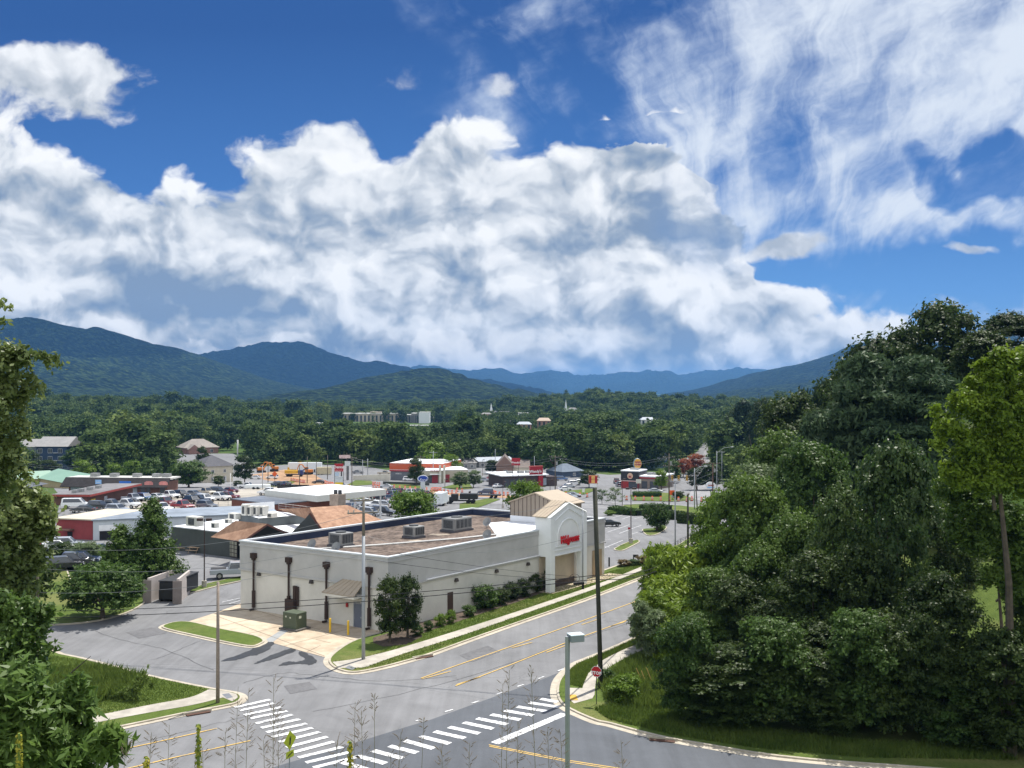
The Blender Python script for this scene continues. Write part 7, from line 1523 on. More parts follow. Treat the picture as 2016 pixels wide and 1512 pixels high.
# --- town trees
town = [('roundM',815,962,165,56,'round bright leafy tree behind the store roof, right of the crowded lot',LM_BRIGHT),('roundM',1035,943,195,44,'round leafy tree left of the tower gable',LM_BRIGHT),('roundM',1068,965,200,22,'smaller leafy tree touching the tower gable',LM_BRIGHT),
 ('broadM',165,905,350,25,'round tree beside the green roofed building',LM_BRIGHT),('broadM',228,912,345,22,'bright tree left above the strip shops',LM_BRIGHT),('broadM',262,906,340,26,'bright tree second above the strip shops',LM_BRIGHT),('broadM',297,902,335,32,'olive tree at the end of the strip shops',LM_MID),
 ('roundM',372,905,318,44,'large round olive green tree in front of the cream building',LM_MID),('broadM',482,894,350,26,'dark oak right of the cream building',LM_OAK),('broadM',430,936,330,16,'dark bushy tree before the cream building door',LM_OAK),('broadM',468,946,320,12,'small dark tree left of the white truck',LM_OAK),
 ('broadM',850,868,410,40,'bright green tree above the parts store roof',LM_BRIGHT),('broadM',888,893,390,22,'bright green tree right of the car wash piers',LM_BRIGHT),('broadM',820,900,352,20,'dark tree before the parts store front',LM_OAK),('broadM',905,928,340,22,'low light green tree left in the burger lot',LM_GREY),('broadM',932,925,345,20,'low light green tree right in the burger lot',LM_GREY),
 ('broadM',970,905,420,20,'dark tree beside the motel',LM_OAK),('broadM',1050,866,420,36,'tall broad tree behind the red sign panel, left one',LM_MID),('broadM',1085,868,410,38,'tall broad tree behind the red sign panel, right one',LM_MID),('broadM',1160,924,345,26,'dark tree behind the red and yellow square sign',LM_OAK),
 ('broadM',1190,880,440,40,'large dark tree left of the round burger sign',LM_OAK),('broadM',1228,888,430,30,'dark tree just behind the round burger sign',LM_OAK),('broadM',1302,925,330,18,'small bright tree at the grill restaurant\'s right end',LM_BRIGHT),('broadM',1323,905,370,24,'grey green tree by the far junction pole',LM_MID),
 ('broadM2',1372,918,330,28,'dark trees right of the sloping side street',LM_OAK),('broadM',1400,910,330,30,'dark leafy tree behind the white rounded sign',LM_OAK),('broadM',1368,893,420,26,'red leaved tree beside the side street',LM_RED),('broadM',1345,902,400,20,'reddish low tree left of the red leaved tree',LM_RED),
 ('sparseM',1185,962,262,17,'small dark tree right of the tall dark pole',LM_MID),('sparseM',1211,958,258,19,'small grey stemmed tree at the front lot corner',LM_GREY),('roundM',1335,966,280,14,'round clipped bush at the far junction',LM_OAK),('broadM',1430,880,400,30,'dark tree left of the taupe house',LM_OAK),
 ('broadM',95,905,420,24,'dark tree before the navy apartments',LM_OAK),('broadM',150,880,430,28,'dark tree right of the navy apartments',LM_MID),('broadM',62,890,400,22,'dark tree left of the navy apartments',LM_OAK),('broadM',400,878,430,16,'dark round tree before the hipped brick building',LM_OAK)]
for k, px, pt, d, w, lab, mm in town: tree(k, px, pt, d, w, lab, 'trees in the town', mm=mm)
tree('vaseM', 1293, 985, 0, 27, 'small spreading tree on the striped lot island', pyb=1046, mm=LM_MID)
def hedge(label, a, b, h, w, m, n=2600):
    A, B = G(*a, .15), G(*b, .15); L = (B-A).length; t = thing('hedge', label, 'hedge', A, math.atan2(B.y-A.y, B.x-A.x), 'clipped hedges before the front lot'); g = np.random.default_rng(int(a[0]))
    P = np.stack([g.uniform(0, L, n), g.uniform(-w/2, w/2, n), g.uniform(0, h, n)], 1); f = g.integers(0, 3, n)
    P[f == 0, 2] = h+g.normal(0, .07, (f == 0).sum()); P[f == 1, 1] = -w/2+g.normal(0, .07, (f == 1).sum())
    N = np.zeros((n, 3)); N[f == 0] = (0,0,1); N[f == 1] = (0,-1,.3); N[f == 2] = (0,0,1)
    link('foliage', mesh_from_cards('foliage', cards(P, N, .28, 1.3, 0, .6, 3), m), None, t)
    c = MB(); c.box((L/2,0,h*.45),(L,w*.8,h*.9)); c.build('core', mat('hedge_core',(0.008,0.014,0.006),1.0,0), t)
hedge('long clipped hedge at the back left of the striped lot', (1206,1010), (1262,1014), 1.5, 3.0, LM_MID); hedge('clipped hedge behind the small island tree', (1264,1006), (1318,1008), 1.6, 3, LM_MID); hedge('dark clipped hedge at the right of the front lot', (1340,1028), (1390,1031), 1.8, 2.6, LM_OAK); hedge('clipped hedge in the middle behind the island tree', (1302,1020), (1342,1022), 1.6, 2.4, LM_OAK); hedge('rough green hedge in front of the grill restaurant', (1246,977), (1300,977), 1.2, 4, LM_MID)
# --- wood on the right
right = [('oakH',1850,588,132,105,'huge dark oak crowning the right hand skyline',LM_OAK),('oakH',1760,640,140,75,'dark oak left of the huge crowning oak',LM_OAK),('oakH',1690,700,150,62,'dark oak lower on the skyline left of the two big ones',LM_OAK),('oakH2',1985,606,125,85,'big oak at the right edge of the skyline',LM_OAK),
 ('oakH',1940,650,118,70,'oak between the crowning oak and the right edge tree',LM_OAK),('oakH2',1650,712,165,38,'small dark oak standing against the mountain slope',LM_OAK),('pineM',1620,742,175,36,'dark conifer left of the pines on the skyline',LM_DPINE),('pineM',1582,760,190,30,'dark spruce beside the left skyline conifer',LM_DPINE),
 ('oakH',1562,782,215,36,'dark tree at the foot of the wooded hill, near the side street',LM_OAK),('oakH2',1500,776,400,42,'broad tree above the taupe house',LM_OAK),('pineM',1462,784,420,26,'dark conifer above the side street',LM_DPINE),('oakH2',1445,800,440,26,'dark tree at the top of the straight side street',LM_OAK),
 ('pineH',1705,688,106,86,'tall soft pine in the middle of the right hand wood',LM_PINE),('pineH',1805,694,100,92,'tall soft pine right of the middle pine',LM_PINE),('pineH',1625,800,112,60,'lower pine on the left of the middle pine',LM_PINE),('pineH',1560,880,118,50,'low pine bough mass above the bright saplings',LM_PINE),
 ('oakH',2045,640,110,70,'oak cut off by the right edge',LM_OAK),('midH',1965,1150,92,40,'leafy young tree seen through the gap at the right edge',LM_MIDB),('midH',1905,1130,96,40,'young tree left of the gap at the right edge',LM_MIDB),('oakH2',1870,990,84,70,'oak behind the maple\'s lower boughs',LM_OAK),
 ('oakH2',1765,838,74,105,'glossy leaved oak standing in front of the pines',LM_GLOSS),('oakH2',1660,935,78,85,'glossy oak left of the front oak',LM_GLOSS),('midH',1548,838,115,50,'light green tree left of the low pine',LM_MIDB),('midH',1500,905,108,55,'grey green tree over the bright roadside saplings',LM_GREY),
 ('midH',1480,925,90,70,'leafy tree rising over the road bend',LM_MIDB),('midH',1432,960,98,50,'leafy tree over the railing at the lot',LM_BRIGHT),('midH',1395,1035,100,42,'bright young tree beside the lot edge pole',LM_BRIGHT),('midH',1560,1000,84,70,'leafy tree in the middle of the wood edge',LM_MIDB),
 ('bambooH',1350,1065,96,48,'bright bamboo clump beside the street, far one',LM_BAM),('bambooH',1318,1120,89,46,'bright bamboo clump beside the street, middle one',LM_BAM),('bambooH',1345,1170,84,48,'bright bamboo clump beside the street, near one',LM_BAM),
 ('bambooH',1292,1150,86,40,'bright bamboo clump leaning over the kerb',LM_BAM),('bambooH',1305,1060,100,34,'bright bamboo clump farthest up the street',LM_BAM),('bambooH',1325,1215,81,42,'low bright bamboo clump above the canes',LM_BAM),('midH',1420,1040,94,48,'bright leafy tree behind the far bamboo',LM_BRIGHT),
 ('midH',1400,1110,84,60,'leafy tree behind the near bamboo clump',LM_MIDB),('midH',1380,1200,79,62,'leafy tree above the bamboo canes',LM_MIDB),('oakH2',1450,1120,79,75,'dark leafy tree left in the front row of the wood',LM_OAK),('midH',1500,1060,82,70,'leafy tree second row left in the wood',LM_MIDB),
 ('oakH',1600,1080,74,90,'dark tree in the shaded front row of the wood',LM_OAK),('oakH2',1700,1050,72,90,'dark tree right of the shaded front row tree',LM_OAK),('oakH',1520,1180,76,80,'low dark tree near the kerb of the side road',LM_OAK),('midH',1440,1260,75,52,'low leafy tree near the white plastic sheet',LM_OAK),
 ('oakH',1620,1220,70,85,'low dark tree over the side road verge, middle',LM_OAK),('oakH2',1745,1190,67,95,'low dark tree over the side road verge, right',LM_OAK),('oakH',1850,1120,66,85,'dark tree under the yellow green maple',LM_OAK),('oakH2',1855,1260,63,80,'dark low tree in the bottom right corner',LM_OAK),
 ('oakH',1975,1230,61,90,'dark tree at the bottom right edge',LM_OAK),('oakH2',2060,1000,66,90,'dark tree beyond the right edge',LM_OAK),('oakH',1700,1320,66,60,'shaded bush mass at the verge of the side road',LM_OAK),('oakH2',1560,1300,70,60,'shaded bush mass left of the verge bushes',LM_OAK),
 ('oakH',1900,980,90,80,'dark oak behind the lower maple',LM_OAK),('midH',1600,860,95,50,'mid green tree in front of the lower pine',LM_MID),('oakH',1840,740,112,70,'dark oak behind the right pine',LM_OAK),('oakH',1560,770,160,45,'dark oak behind the light green tree',LM_OAK),('oakH2',1640,840,130,50,'dark oak behind the lower pine',LM_OAK)]
for k, px, pt, d, w, lab, mm in right: tree(k, px, pt, d, w, lab, 'trees of the right hand wood', mm=mm)
for px, pt, d, w, lab in ((1262,1180,83,26,'wispy grey green sapling at the kerb, left one'),(1290,1200,81,28,'wispy grey green sapling at the kerb, right one'),(1300,1150,90,26,'wispy grey green sapling behind the two at the kerb')): tree('wispyH', px, pt, d, w, lab, 'wispy saplings at the kerb')
for i, (px, pt, d) in enumerate(((1488,885,200),(1500,880,198),(1510,890,196))):
    g0 = Vector(((px-CX)/FPX*d, d, ztf((px-CX)/FPX*d, d))); m = MB(); m.tube([(0,0,0),(.6,0,(CAMZ-(pt-HY)/FPX*d-g0.z)*.6),(1.4*(i-1),0,CAMZ-(pt-HY)/FPX*d-g0.z+3)], [.14,.1,.04], 6); o = m.build('bare_stem', BARK, None, loc=g0); tag(o, ('bare leaning stem, left of three before the taupe house','bare upright stem, middle of three before the taupe house','bare stem, right of three before the taupe house')[i], 'tree', 'bare stems before the taupe house')
# --- valley wood
BLOCK = [(655,888,838,1120),(944,970,824,990),(1000,1048,848,790),(1018,1042,819,1100),(1056,1088,843,840),(1118,1140,813,1230),(960,974,812,1140),(1108,1120,809,1290),(1258,1310,839,890),(804,844,846,890),(70,140,928,500),(360,432,896,440),(390,462,950,360),(764,905,948,345),(905,1045,930,370),(1100,1155,940,360),(1250,1350,920,380),(1440,1522,924,300),(618,636,839,890),(1384,1404,868,520),(463,474,905,700)]
PAVED = [(20,1000),(60,965),(140,950),(330,940),(345,925),(300,905),(330,890),(460,890),(500,918),(560,913),(700,913),(760,920),(905,928),(930,916),(1010,912),(1100,922),(1200,932),(1300,926),(1335,910),(1372,888),(1388,858),(1404,858),(1412,895),(1422,940),(1500,985),(1560,1030),(1560,1500),(0,1500)]
def inside(px, py, poly):
    c = False; n = len(poly)
    for i in range(n):
        x0, y0 = poly[i]; x1, y1 = poly[(i+1) % n]
        if (y0 > py) != (y1 > py) and px < (x1-x0)*(py-y0)/(y1-y0)+x0: c = not c
    return c
g = np.random.default_rng(5); cand = []; d = 330.0
while d < 2300:
    sp = 7.0+d/140.0; x = -.62*d
    while x < .62*d:
        xx = x+g.uniform(-.45, .45)*sp; dd = d+g.uniform(-.45, .45)*sp; x += sp
        z = ztf(xx, dd); px = CX+FPX*xx/dd; py = HY+(CAMZ-z)*FPX/dd
        line = 9.9+.70*(dd-89)
        if inside(px, py, PAVED): continue
        h = g.uniform(8, 15)+(g.uniform(2, 7) if g.uniform() < .25 else 0)
        if dd > 900: h *= .95
        top = HY+(CAMZ-z-h)*FPX/dd; w = 5/dd*FPX
        ok = True
        for a, b, pb, D0 in BLOCK:
            if a-w < px < b+w and dd < D0+22:
                h = min(h, CAMZ-(pb-1-HY)/FPX*dd-z)
                if h < 2.6 or dd > D0-8: ok = False; break
        if not ok: continue
        cand.append((dd, xx, z, h, px))
    d += sp*.9
cand.sort()
ind, rest = cand[:215], cand[215:]
def where(px):
    for lim, s in ((60,'left of the navy apartments'),(200,'behind the navy apartments'),(360,'behind the strip shops'),(520,'around the cream hipped building'),(660,'behind the road works'),(780,'behind the tall pylon sign'),(900,'behind the parts store'),(1040,'behind the motel'),(1180,'behind the blue cottage'),(1350,'behind the round burger sign'),(1480,'beside the straight side street')):
        if px < lim: return s
    return 'behind the taupe house'
for dd, xx, z, h, px in ind:
    k = ('farA','farB','farC','farD')[int(g.choice(4, p=[.35,.3,.15,.2]))]; nm = {'farA':'mid sized round crowned tree in the wood edge','farB':'broad round crowned tree in the wood edge','farC':'pointed conifer in the wood edge','farD':'spreading tree in the wood edge'}[k]
    plant(k, (xx, dd, z), h, h*(.46 if k != 'farC' else .24)*g.uniform(.85, 1.3), nm+' '+where(px), 'wood edge '+where(px), trunk=False, rz=g.uniform(0, 6.28))
# low growth along the shaded verge of the side road
for i in range(13):
    px = 1345+i*58; py = 1420+i*5.4+rng.uniform(-4, 4); k = i % 3
    plant(('midH','oakH2','oakH')[k], G(px, py, .1), rng.uniform(3.2, 8.5), rng.uniform(1.9, 3.8), ('leafy undergrowth bush','dense dark undergrowth bush','dark low bush')[k]+' along the shaded side road verge', 'undergrowth along the side road verge', 'bush', name='bush', trunk=False, mm=(LM_MID, LM_OAK, LM_OAK)[k])
# everything farther off reads as one wood: a single object that scatters crowns with geometry nodes
PC = bpy.data.collections.new('crown_library')
for k in ('farA','farB','farC','farD'):
    o = bpy.data.objects.new('crown_'+k, TP[k][0]); PC.objects.link(o)
def scatter(name, pts, scl, idx, coll, seed=0, label=None):
    me = bpy.data.meshes.new(name); me.from_pydata([tuple(p) for p in pts], [], [])
    a = me.attributes.new('s', 'FLOAT', 'POINT'); a.data.foreach_set('value', np.array(scl, np.float32)); b = me.attributes.new('k', 'INT', 'POINT'); b.data.foreach_set('value', np.array(idx, np.int32))
    o = bpy.data.objects.new(name, me); COL.objects.link(o); ng = bpy.data.node_groups.new(name, 'GeometryNodeTree')
    ng.interface.new_socket('Geometry', in_out='INPUT', socket_type='NodeSocketGeometry'); ng.interface.new_socket('Geometry', in_out='OUTPUT', socket_type='NodeSocketGeometry')
    N = ng.nodes.new; L = ng.links.new; i = N('NodeGroupInput'); ou = N('NodeGroupOutput'); iop = N('GeometryNodeInstanceOnPoints'); ci = N('GeometryNodeCollectionInfo')
    ci.inputs['Collection'].default_value = coll; ci.inputs['Separate Children'].default_value = True; ci.inputs['Reset Children'].default_value = True
    sa = N('GeometryNodeInputNamedAttribute'); sa.data_type = 'FLOAT'; sa.inputs['Name'].default_value = 's'; ka = N('GeometryNodeInputNamedAttribute'); ka.data_type = 'INT'; ka.inputs['Name'].default_value = 'k'
    rv = N('FunctionNodeRandomValue'); rv.data_type = 'FLOAT_VECTOR'; rv.inputs[0].default_value = (0,0,0); rv.inputs[1].default_value = (0,0,6.28); rv.inputs['Seed'].default_value = seed
    L(i.outputs[0], iop.inputs['Points']); L(ci.outputs[0], iop.inputs['Instance']); iop.inputs['Pick Instance'].default_value = True; L(ka.outputs['Attribute'], iop.inputs['Instance Index']); L(rv.outputs[0], iop.inputs['Rotation']); L(sa.outputs['Attribute'], iop.inputs['Scale']); L(iop.outputs[0], ou.inputs[0])
    md = o.modifiers.new('scatter', 'NODES'); md.node_group = ng; tag(o, label, kind='stuff'); return o
scatter('distant_woodland', [(x, y, z) for y, x, z, h, px in rest], [h/12.5*g.uniform(.95,1.25) for _, _, _, h, _ in rest], [int(g.choice(4, p=[.35,.3,.12,.23])) for _ in rest], PC, 3, 'dense far woodland across the valley floor')
# hill floor behind the right hand wood is wooded too
hx = []
for _ in range(900):
    y = g.uniform(100, 330); x = 9.9+.7*(y-89)+g.uniform(26, 130)
    z = ztf(x, y); px = CX+FPX*x/y; py = HY+(CAMZ-z-13)*FPX/y
    if z > 3 and px > 1560 and py > np.interp(px, [1450,1560,1660,1740,1800,1850,1950,2016,2300], [812,790,718,668,620,608,628,625,620])+6: hx.append((x, y, z-1))
scatter('hillside_woodland', hx, [g.uniform(.8, 1.1) for _ in hx], [int(g.choice(4, p=[.4,.4,.05,.15])) for _ in hx], PC, 8, 'unbroken wood covering the hill on the right')
# ================================================================ mountains and air
def vnoise(x, y, seed):
    xi = np.floor(x).astype(np.int64); yi = np.floor(y).astype(np.int64); xf = x-xi; yf = y-yi
    def h(a, b): v = np.sin(a*127.1+b*311.7+seed*74.7)*43758.5453; return v-np.floor(v)
    u = xf*xf*(3-2*xf); v = yf*yf*(3-2*yf)
    return (h(xi,yi)*(1-u)+h(xi+1,yi)*u)*(1-v)+(h(xi,yi+1)*(1-u)+h(xi+1,yi+1)*u)*v
def ridged(x, y, seed, oct=5):
    s = np.zeros_like(x); a = 1.0; t = 0
    for o in range(oct): s += a*(1-np.abs(2*vnoise(x, y, seed+o)-1)); t += a; a *= .5; x = x*2.03+3.1; y = y*2.03+1.7
    return s/t
def forest_mat(name, c1, c2, tree=22.0, bump=1.0):
    m = bpy.data.materials.new(name); m.use_nodes = True; nt = m.node_tree; b = nt.nodes['Principled BSDF']; tc = nt.nodes.new('ShaderNodeTexCoord'); v = tc.outputs['Object']
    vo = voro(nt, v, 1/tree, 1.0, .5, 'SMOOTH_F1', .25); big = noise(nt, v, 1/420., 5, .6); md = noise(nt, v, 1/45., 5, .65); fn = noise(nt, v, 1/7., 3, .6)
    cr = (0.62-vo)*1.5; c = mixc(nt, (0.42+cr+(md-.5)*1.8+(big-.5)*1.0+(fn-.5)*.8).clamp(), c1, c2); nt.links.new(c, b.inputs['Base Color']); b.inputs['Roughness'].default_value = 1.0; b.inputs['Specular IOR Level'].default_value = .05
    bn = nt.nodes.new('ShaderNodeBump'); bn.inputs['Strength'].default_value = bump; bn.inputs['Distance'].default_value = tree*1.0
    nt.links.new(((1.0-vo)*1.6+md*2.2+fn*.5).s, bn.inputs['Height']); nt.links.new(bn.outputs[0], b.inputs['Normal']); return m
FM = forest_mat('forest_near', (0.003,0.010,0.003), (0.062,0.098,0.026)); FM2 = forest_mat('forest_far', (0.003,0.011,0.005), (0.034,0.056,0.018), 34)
def mountain(name, pts, D, Wd, m, seed, amp=.35, nu=560, nv=200, back=.35, base=-14, fr=9.0):
    px = np.linspace(pts[0][0], pts[-1][0], nu); py = np.interp(px, [p[0] for p in pts], [p[1] for p in pts])
    k = np.ones(7)/7; py = np.convolve(np.pad(py, 3, 'edge'), k, 'valid')
    u = (px-CX)/FPX; zr = CAMZ+(HY-py)/FPX*D; X0 = u*D
    zr = zr+(ridged(X0/260., X0*0+seed, seed+9, 5)-.5)*D*.0030+(vnoise(X0/24., X0*0, seed)-.5)*7
    v = np.linspace(-back, 1, nv); UU, VV = np.meshgrid(X0, v); Z = np.meshgrid(zr, v)[0]
    prof = np.where(VV < 0, 1-(VV/back)**2*.8, np.cos(np.clip(VV, 0, 1)*math.pi/2)**1.25)
    Y = D-VV*Wd; rd = .6*ridged(UU/(Wd*.36)+VV*.35, Y/(Wd*.75), seed, 6)+.4*ridged(UU/(Wd*.15)+VV*.8, Y/(Wd*.4), seed+4, 5)
    env = np.clip(VV, 0, 1)**.7*(1-np.clip(VV, 0, 1))*2.0
    H = base+(Z-base)*prof; H = H+(rd-.62)*(Z-base)*amp*6.0*env
    ed = np.minimum(1, np.minimum(np.linspace(0, 1, nu), np.linspace(1, 0, nu))*12)[None, :]; H = base+(H-base)*(ed**.5)
    V = np.stack([UU, Y, H], -1).reshape(-1, 3); idx = np.arange(nu*nv).reshape(nv, nu)
    F = np.stack([idx[1:, :-1], idx[1:, 1:], idx[:-1, 1:], idx[:-1, :-1]], -1).reshape(-1, 4)
    me = bpy.data.meshes.new(name); me.vertices.add(len(V)); me.vertices.foreach_set('co', V.astype(np.float32).ravel()); me.loops.add(F.size); me.loops.foreach_set('vertex_index', F.astype(np.int32).ravel())
    me.polygons.add(len(F)); me.polygons.foreach_set('loop_start', np.arange(0, F.size, 4, dtype=np.int32)); me.polygons.foreach_set('loop_total', np.full(len(F), 4, np.int32)); me.polygons.foreach_set('use_smooth', [True]*len(F)); me.materials.append(m); me.update(); me.validate()
    o = bpy.data.objects.new(name, me); COL.objects.link(o); tag(o, kind='structure'); return o
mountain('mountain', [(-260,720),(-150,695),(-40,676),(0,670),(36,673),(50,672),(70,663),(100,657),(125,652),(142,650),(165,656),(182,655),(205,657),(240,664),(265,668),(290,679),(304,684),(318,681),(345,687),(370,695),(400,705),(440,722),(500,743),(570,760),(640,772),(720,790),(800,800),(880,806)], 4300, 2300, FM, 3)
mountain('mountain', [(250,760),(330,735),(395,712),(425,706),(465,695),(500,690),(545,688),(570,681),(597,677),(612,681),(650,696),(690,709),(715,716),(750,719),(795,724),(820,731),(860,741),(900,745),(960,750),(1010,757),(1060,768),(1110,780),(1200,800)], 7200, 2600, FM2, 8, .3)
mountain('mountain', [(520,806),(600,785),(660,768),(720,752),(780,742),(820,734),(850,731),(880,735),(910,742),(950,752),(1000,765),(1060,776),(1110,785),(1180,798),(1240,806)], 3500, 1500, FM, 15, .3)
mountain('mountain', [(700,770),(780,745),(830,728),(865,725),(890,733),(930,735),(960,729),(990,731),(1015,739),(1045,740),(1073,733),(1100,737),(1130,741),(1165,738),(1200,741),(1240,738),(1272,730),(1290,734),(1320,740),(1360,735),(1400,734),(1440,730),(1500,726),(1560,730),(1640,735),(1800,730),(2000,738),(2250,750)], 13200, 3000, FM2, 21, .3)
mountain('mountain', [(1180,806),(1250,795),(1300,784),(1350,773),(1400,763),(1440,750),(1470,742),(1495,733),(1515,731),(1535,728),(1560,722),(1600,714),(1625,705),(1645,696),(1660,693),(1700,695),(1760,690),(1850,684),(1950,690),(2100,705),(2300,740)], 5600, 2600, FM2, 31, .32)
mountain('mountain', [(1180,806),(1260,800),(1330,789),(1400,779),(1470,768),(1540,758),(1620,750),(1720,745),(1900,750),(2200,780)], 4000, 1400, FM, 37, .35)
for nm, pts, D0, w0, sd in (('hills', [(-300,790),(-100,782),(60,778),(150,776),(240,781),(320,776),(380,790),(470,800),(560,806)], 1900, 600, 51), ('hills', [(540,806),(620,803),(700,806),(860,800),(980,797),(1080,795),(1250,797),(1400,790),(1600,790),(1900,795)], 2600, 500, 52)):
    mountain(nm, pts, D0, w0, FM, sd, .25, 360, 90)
# the air of the valley: one closed box of thin even haze, sky outside
m = MB(); m.box((0, 8150, 175), (30000, 16700, 400)); o = m.build('haze', [], None); tag(o, kind='stuff')
hm = bpy.data.materials.new('haze'); hm.use_nodes = True; nt = hm.node_tree; nt.nodes.clear(); out = nt.nodes.new('ShaderNodeOutputMaterial'); pv = nt.nodes.new('ShaderNodeVolumePrincipled')
pv.inputs['Color'].default_value = (0.20, 0.50, 1.0, 1); pv.inputs['Density'].default_value = 6.5e-5; pv.inputs['Anisotropy'].default_value = 0.0
nt.links.new(pv.outputs[0], out.inputs['Volume']); o.data.materials.clear(); o.data.materials.append(hm)

# two unseen clouds added above the frame to put the ridges below in shade
def shade_cloud(label, px, py, d, radii, alt, seed):
    p = U(px, py, d); c = p+_sd*(alt/_sd.z); bm = bmesh.new(); bmesh.ops.create_icosphere(bm, subdivisions=5, radius=1.0)
    for v in bm.verts:
        q = v.co; n = sum(math.sin(q.x*f*1.7+seed+f)*math.sin(q.y*f*1.9+seed*2)*math.cos(q.z*f*1.3+f) / f for f in (2.3, 4.1, 7.7, 13.1))
        v.co = q*(1+.42*n); v.co.z = max(v.co.z, -.35)
    me = bpy.data.meshes.new('shade_cloud'); bm.to_mesh(me); bm.free(); me.polygons.foreach_set('use_smooth', [True]*len(me.polygons)); o = link('shade_cloud', me, mat('shade_cloud_white', (0.85,0.86,0.88), 1.0, 0.0), None, c); o.scale = radii; tag(o, label, kind='stuff')
shade_cloud('unseen cumulus added to shade the left ridge', 195, 690, 4150, (330, 520, 150), 3000, 3); shade_cloud('broad unseen cumulus added to shade the middle mountain', 640, 720, 6700, (1500, 1500, 240), 4900, 5)
# ================================================================ foreground: trees at the left, grass stems on the bank
def near_tree(name, label, base_px, d, blobs, n, leaf, m, seed, aspect=1.8, droop=.35, tr=.14, twigs=True, jit=.7):
    """tree built from leafy boughs; blobs = (photo column, row, depth offset, radius in photo px)"""
    bx = (base_px-CX)/FPX*d; base = Vector((bx, d, ztf(bx, d))); t = thing(name, label, 'tree', base); g = np.random.default_rng(seed)
    C = []; rad = []
    for px, py, dd, r in blobs: C.append(U(px, py, d+dd)-base); rad.append(r/FPX*(d+dd))
    C = np.array([tuple(c) for c in C]); rad = np.array(rad); w = rad**1.9; idx = g.choice(len(C), n, p=w/w.sum())
    # sprigs: leaves gather round short twigs so that gaps stay open
    ns = n//26; si = g.choice(len(C), ns, p=w/w.sum()); D = g.normal(0, 1, (ns, 3)); D /= np.linalg.norm(D, axis=1)[:, None]; S = C[si]+D*(rad[si]*g.uniform(.35, 1.08, ns))[:, None]*np.array([1,1,.85])
    k = g.integers(0, ns, n); L = leaf*3.2; out = D[k]*.6+np.array([0,0,-.15]); P = S[k]+out*(g.uniform(-1, 1, n)[:, None]*L)+g.normal(0, leaf*.75, (n, 3))
    N = D[k]*.7+np.array([0,0,.6])
    link('foliage', mesh_from_cards('foliage', cards(P, N, leaf, aspect, droop, jit, seed), m), None, t)
    tm = MB(); ctr = Vector(C.mean(0)); bb = Vector((0, 0, -.5)); tm.tube([bb, (ctr.x*.1, ctr.y*.4, ctr.z*.5), (ctr.x*.6, ctr.y*.8, ctr.z*.85)], [tr, tr*.6, tr*.25], 7)
    for j in range(len(C)):
        c = Vector(C[j]); b = ctr*(.6+.25*g.uniform())
        if (c-b).length < max(1.6, 8*tr): tm.tube([b, b.lerp(c, .6)+Vector((0,0,.15)), c], [tr*.4, tr*.22, tr*.06], 5)
    tm.build('trunk', BARK, t); return t
LM_N1 = leafmat('leaf_near_olive', (0.075,0.115,0.028), (0.18,0.22,0.070), rough=.42, trans=.35, spec=.35); LM_N2 = leafmat('leaf_near_green', (0.045,0.095,0.018), (0.13,0.20,0.045), rough=.42, trans=.38, spec=.35)
LM_SUM = leafmat('leaf_sumac', (0.058,0.115,0.024), (0.14,0.215,0.050), rough=.45, trans=.38)
near_tree('maple_tree', 'yellow green maple filling the right edge of the picture', 1990, 61, [(1968,728,0,34),(1905,790,0,30),(2005,790,.4,44),(1948,815,0,36),(1868,838,0,24),(1990,870,.3,48),(1915,880,0,36),(1850,872,0,12),(1968,698,0,14),(1912,752,0,13),(2035,710,.4,36),(1842,806,0,7),(1952,765,-.4,20),(1990,705,0,14),(1885,930,0,30),(1950,940,0,40),(2020,940,0,44),(1935,722,.2,12),(2000,742,.1,18)], 42000, .17, LM_YEL, 241, droop=.1, tr=.34)
near_tree('broadleaf_tree', 'green tree below the yellow green maple at the right edge', 1975, 64, [(1900,990,0,34),(1960,1010,0,40),(2015,1030,.3,44),(1870,960,0,24),(1925,1060,0,34),(1990,1090,0,36),(2030,1130,0,40),(1955,1130,-.3,24),(1885,1040,0,20),(1995,1160,0,22)], 30000, .17, LM_MIDB, 243, droop=.15, tr=.2)
near_tree('cherry_tree', 'olive leaved tree reaching in from the upper left edge with drooping branch tips', -150, 26, [(-30,720,0,62),(-30,800,0,66),(-10,870,0,56),(5,760,.3,40),(20,702,.2,24),(50,706,.3,20),(85,703,.4,14),(112,710,.5,10),(130,716,.5,6),(58,745,.3,14),(78,766,.3,7),(35,830,.2,22),(30,900,.2,24),(-10,940,0,50),(50,935,.2,14),(10,602,0,4),(8,640,0,5),(2,585,0,3),(-10,665,0,12),(5,632,0,4),(38,780,.3,16)], 8500, .10, LM_N1, 201)
near_tree('maple_tree', 'leafy tree at the left edge below the olive leaved one', 20, 40, [(10,1010,0,46),(60,990,.4,30),(90,1005,.5,20),(50,1050,.4,40),(0,1090,0,52),(65,1100,.4,30),(15,1150,0,44),(50,1160,.3,24),(-30,1060,0,60),(30,965,.2,20),(108,985,.5,9),(-20,960,0,24),(95,1045,.4,16)], 15000, .15, LM_N1, 207, droop=.2)
near_tree('maple_tree', 'green leafy tree in the lower left with small pale leaves over the lane', 10, 29, [(10,1240,0,50),(50,1215,.3,34),(75,1245,.3,24),(20,1300,0,52),(70,1310,.3,28),(-20,1280,0,60),(62,1195,.3,18),(98,1205,.4,9),(98,1278,.4,13),(5,1190,0,30),(30,1350,0,40)], 15000, .11, LM_N2, 213, droop=.2)
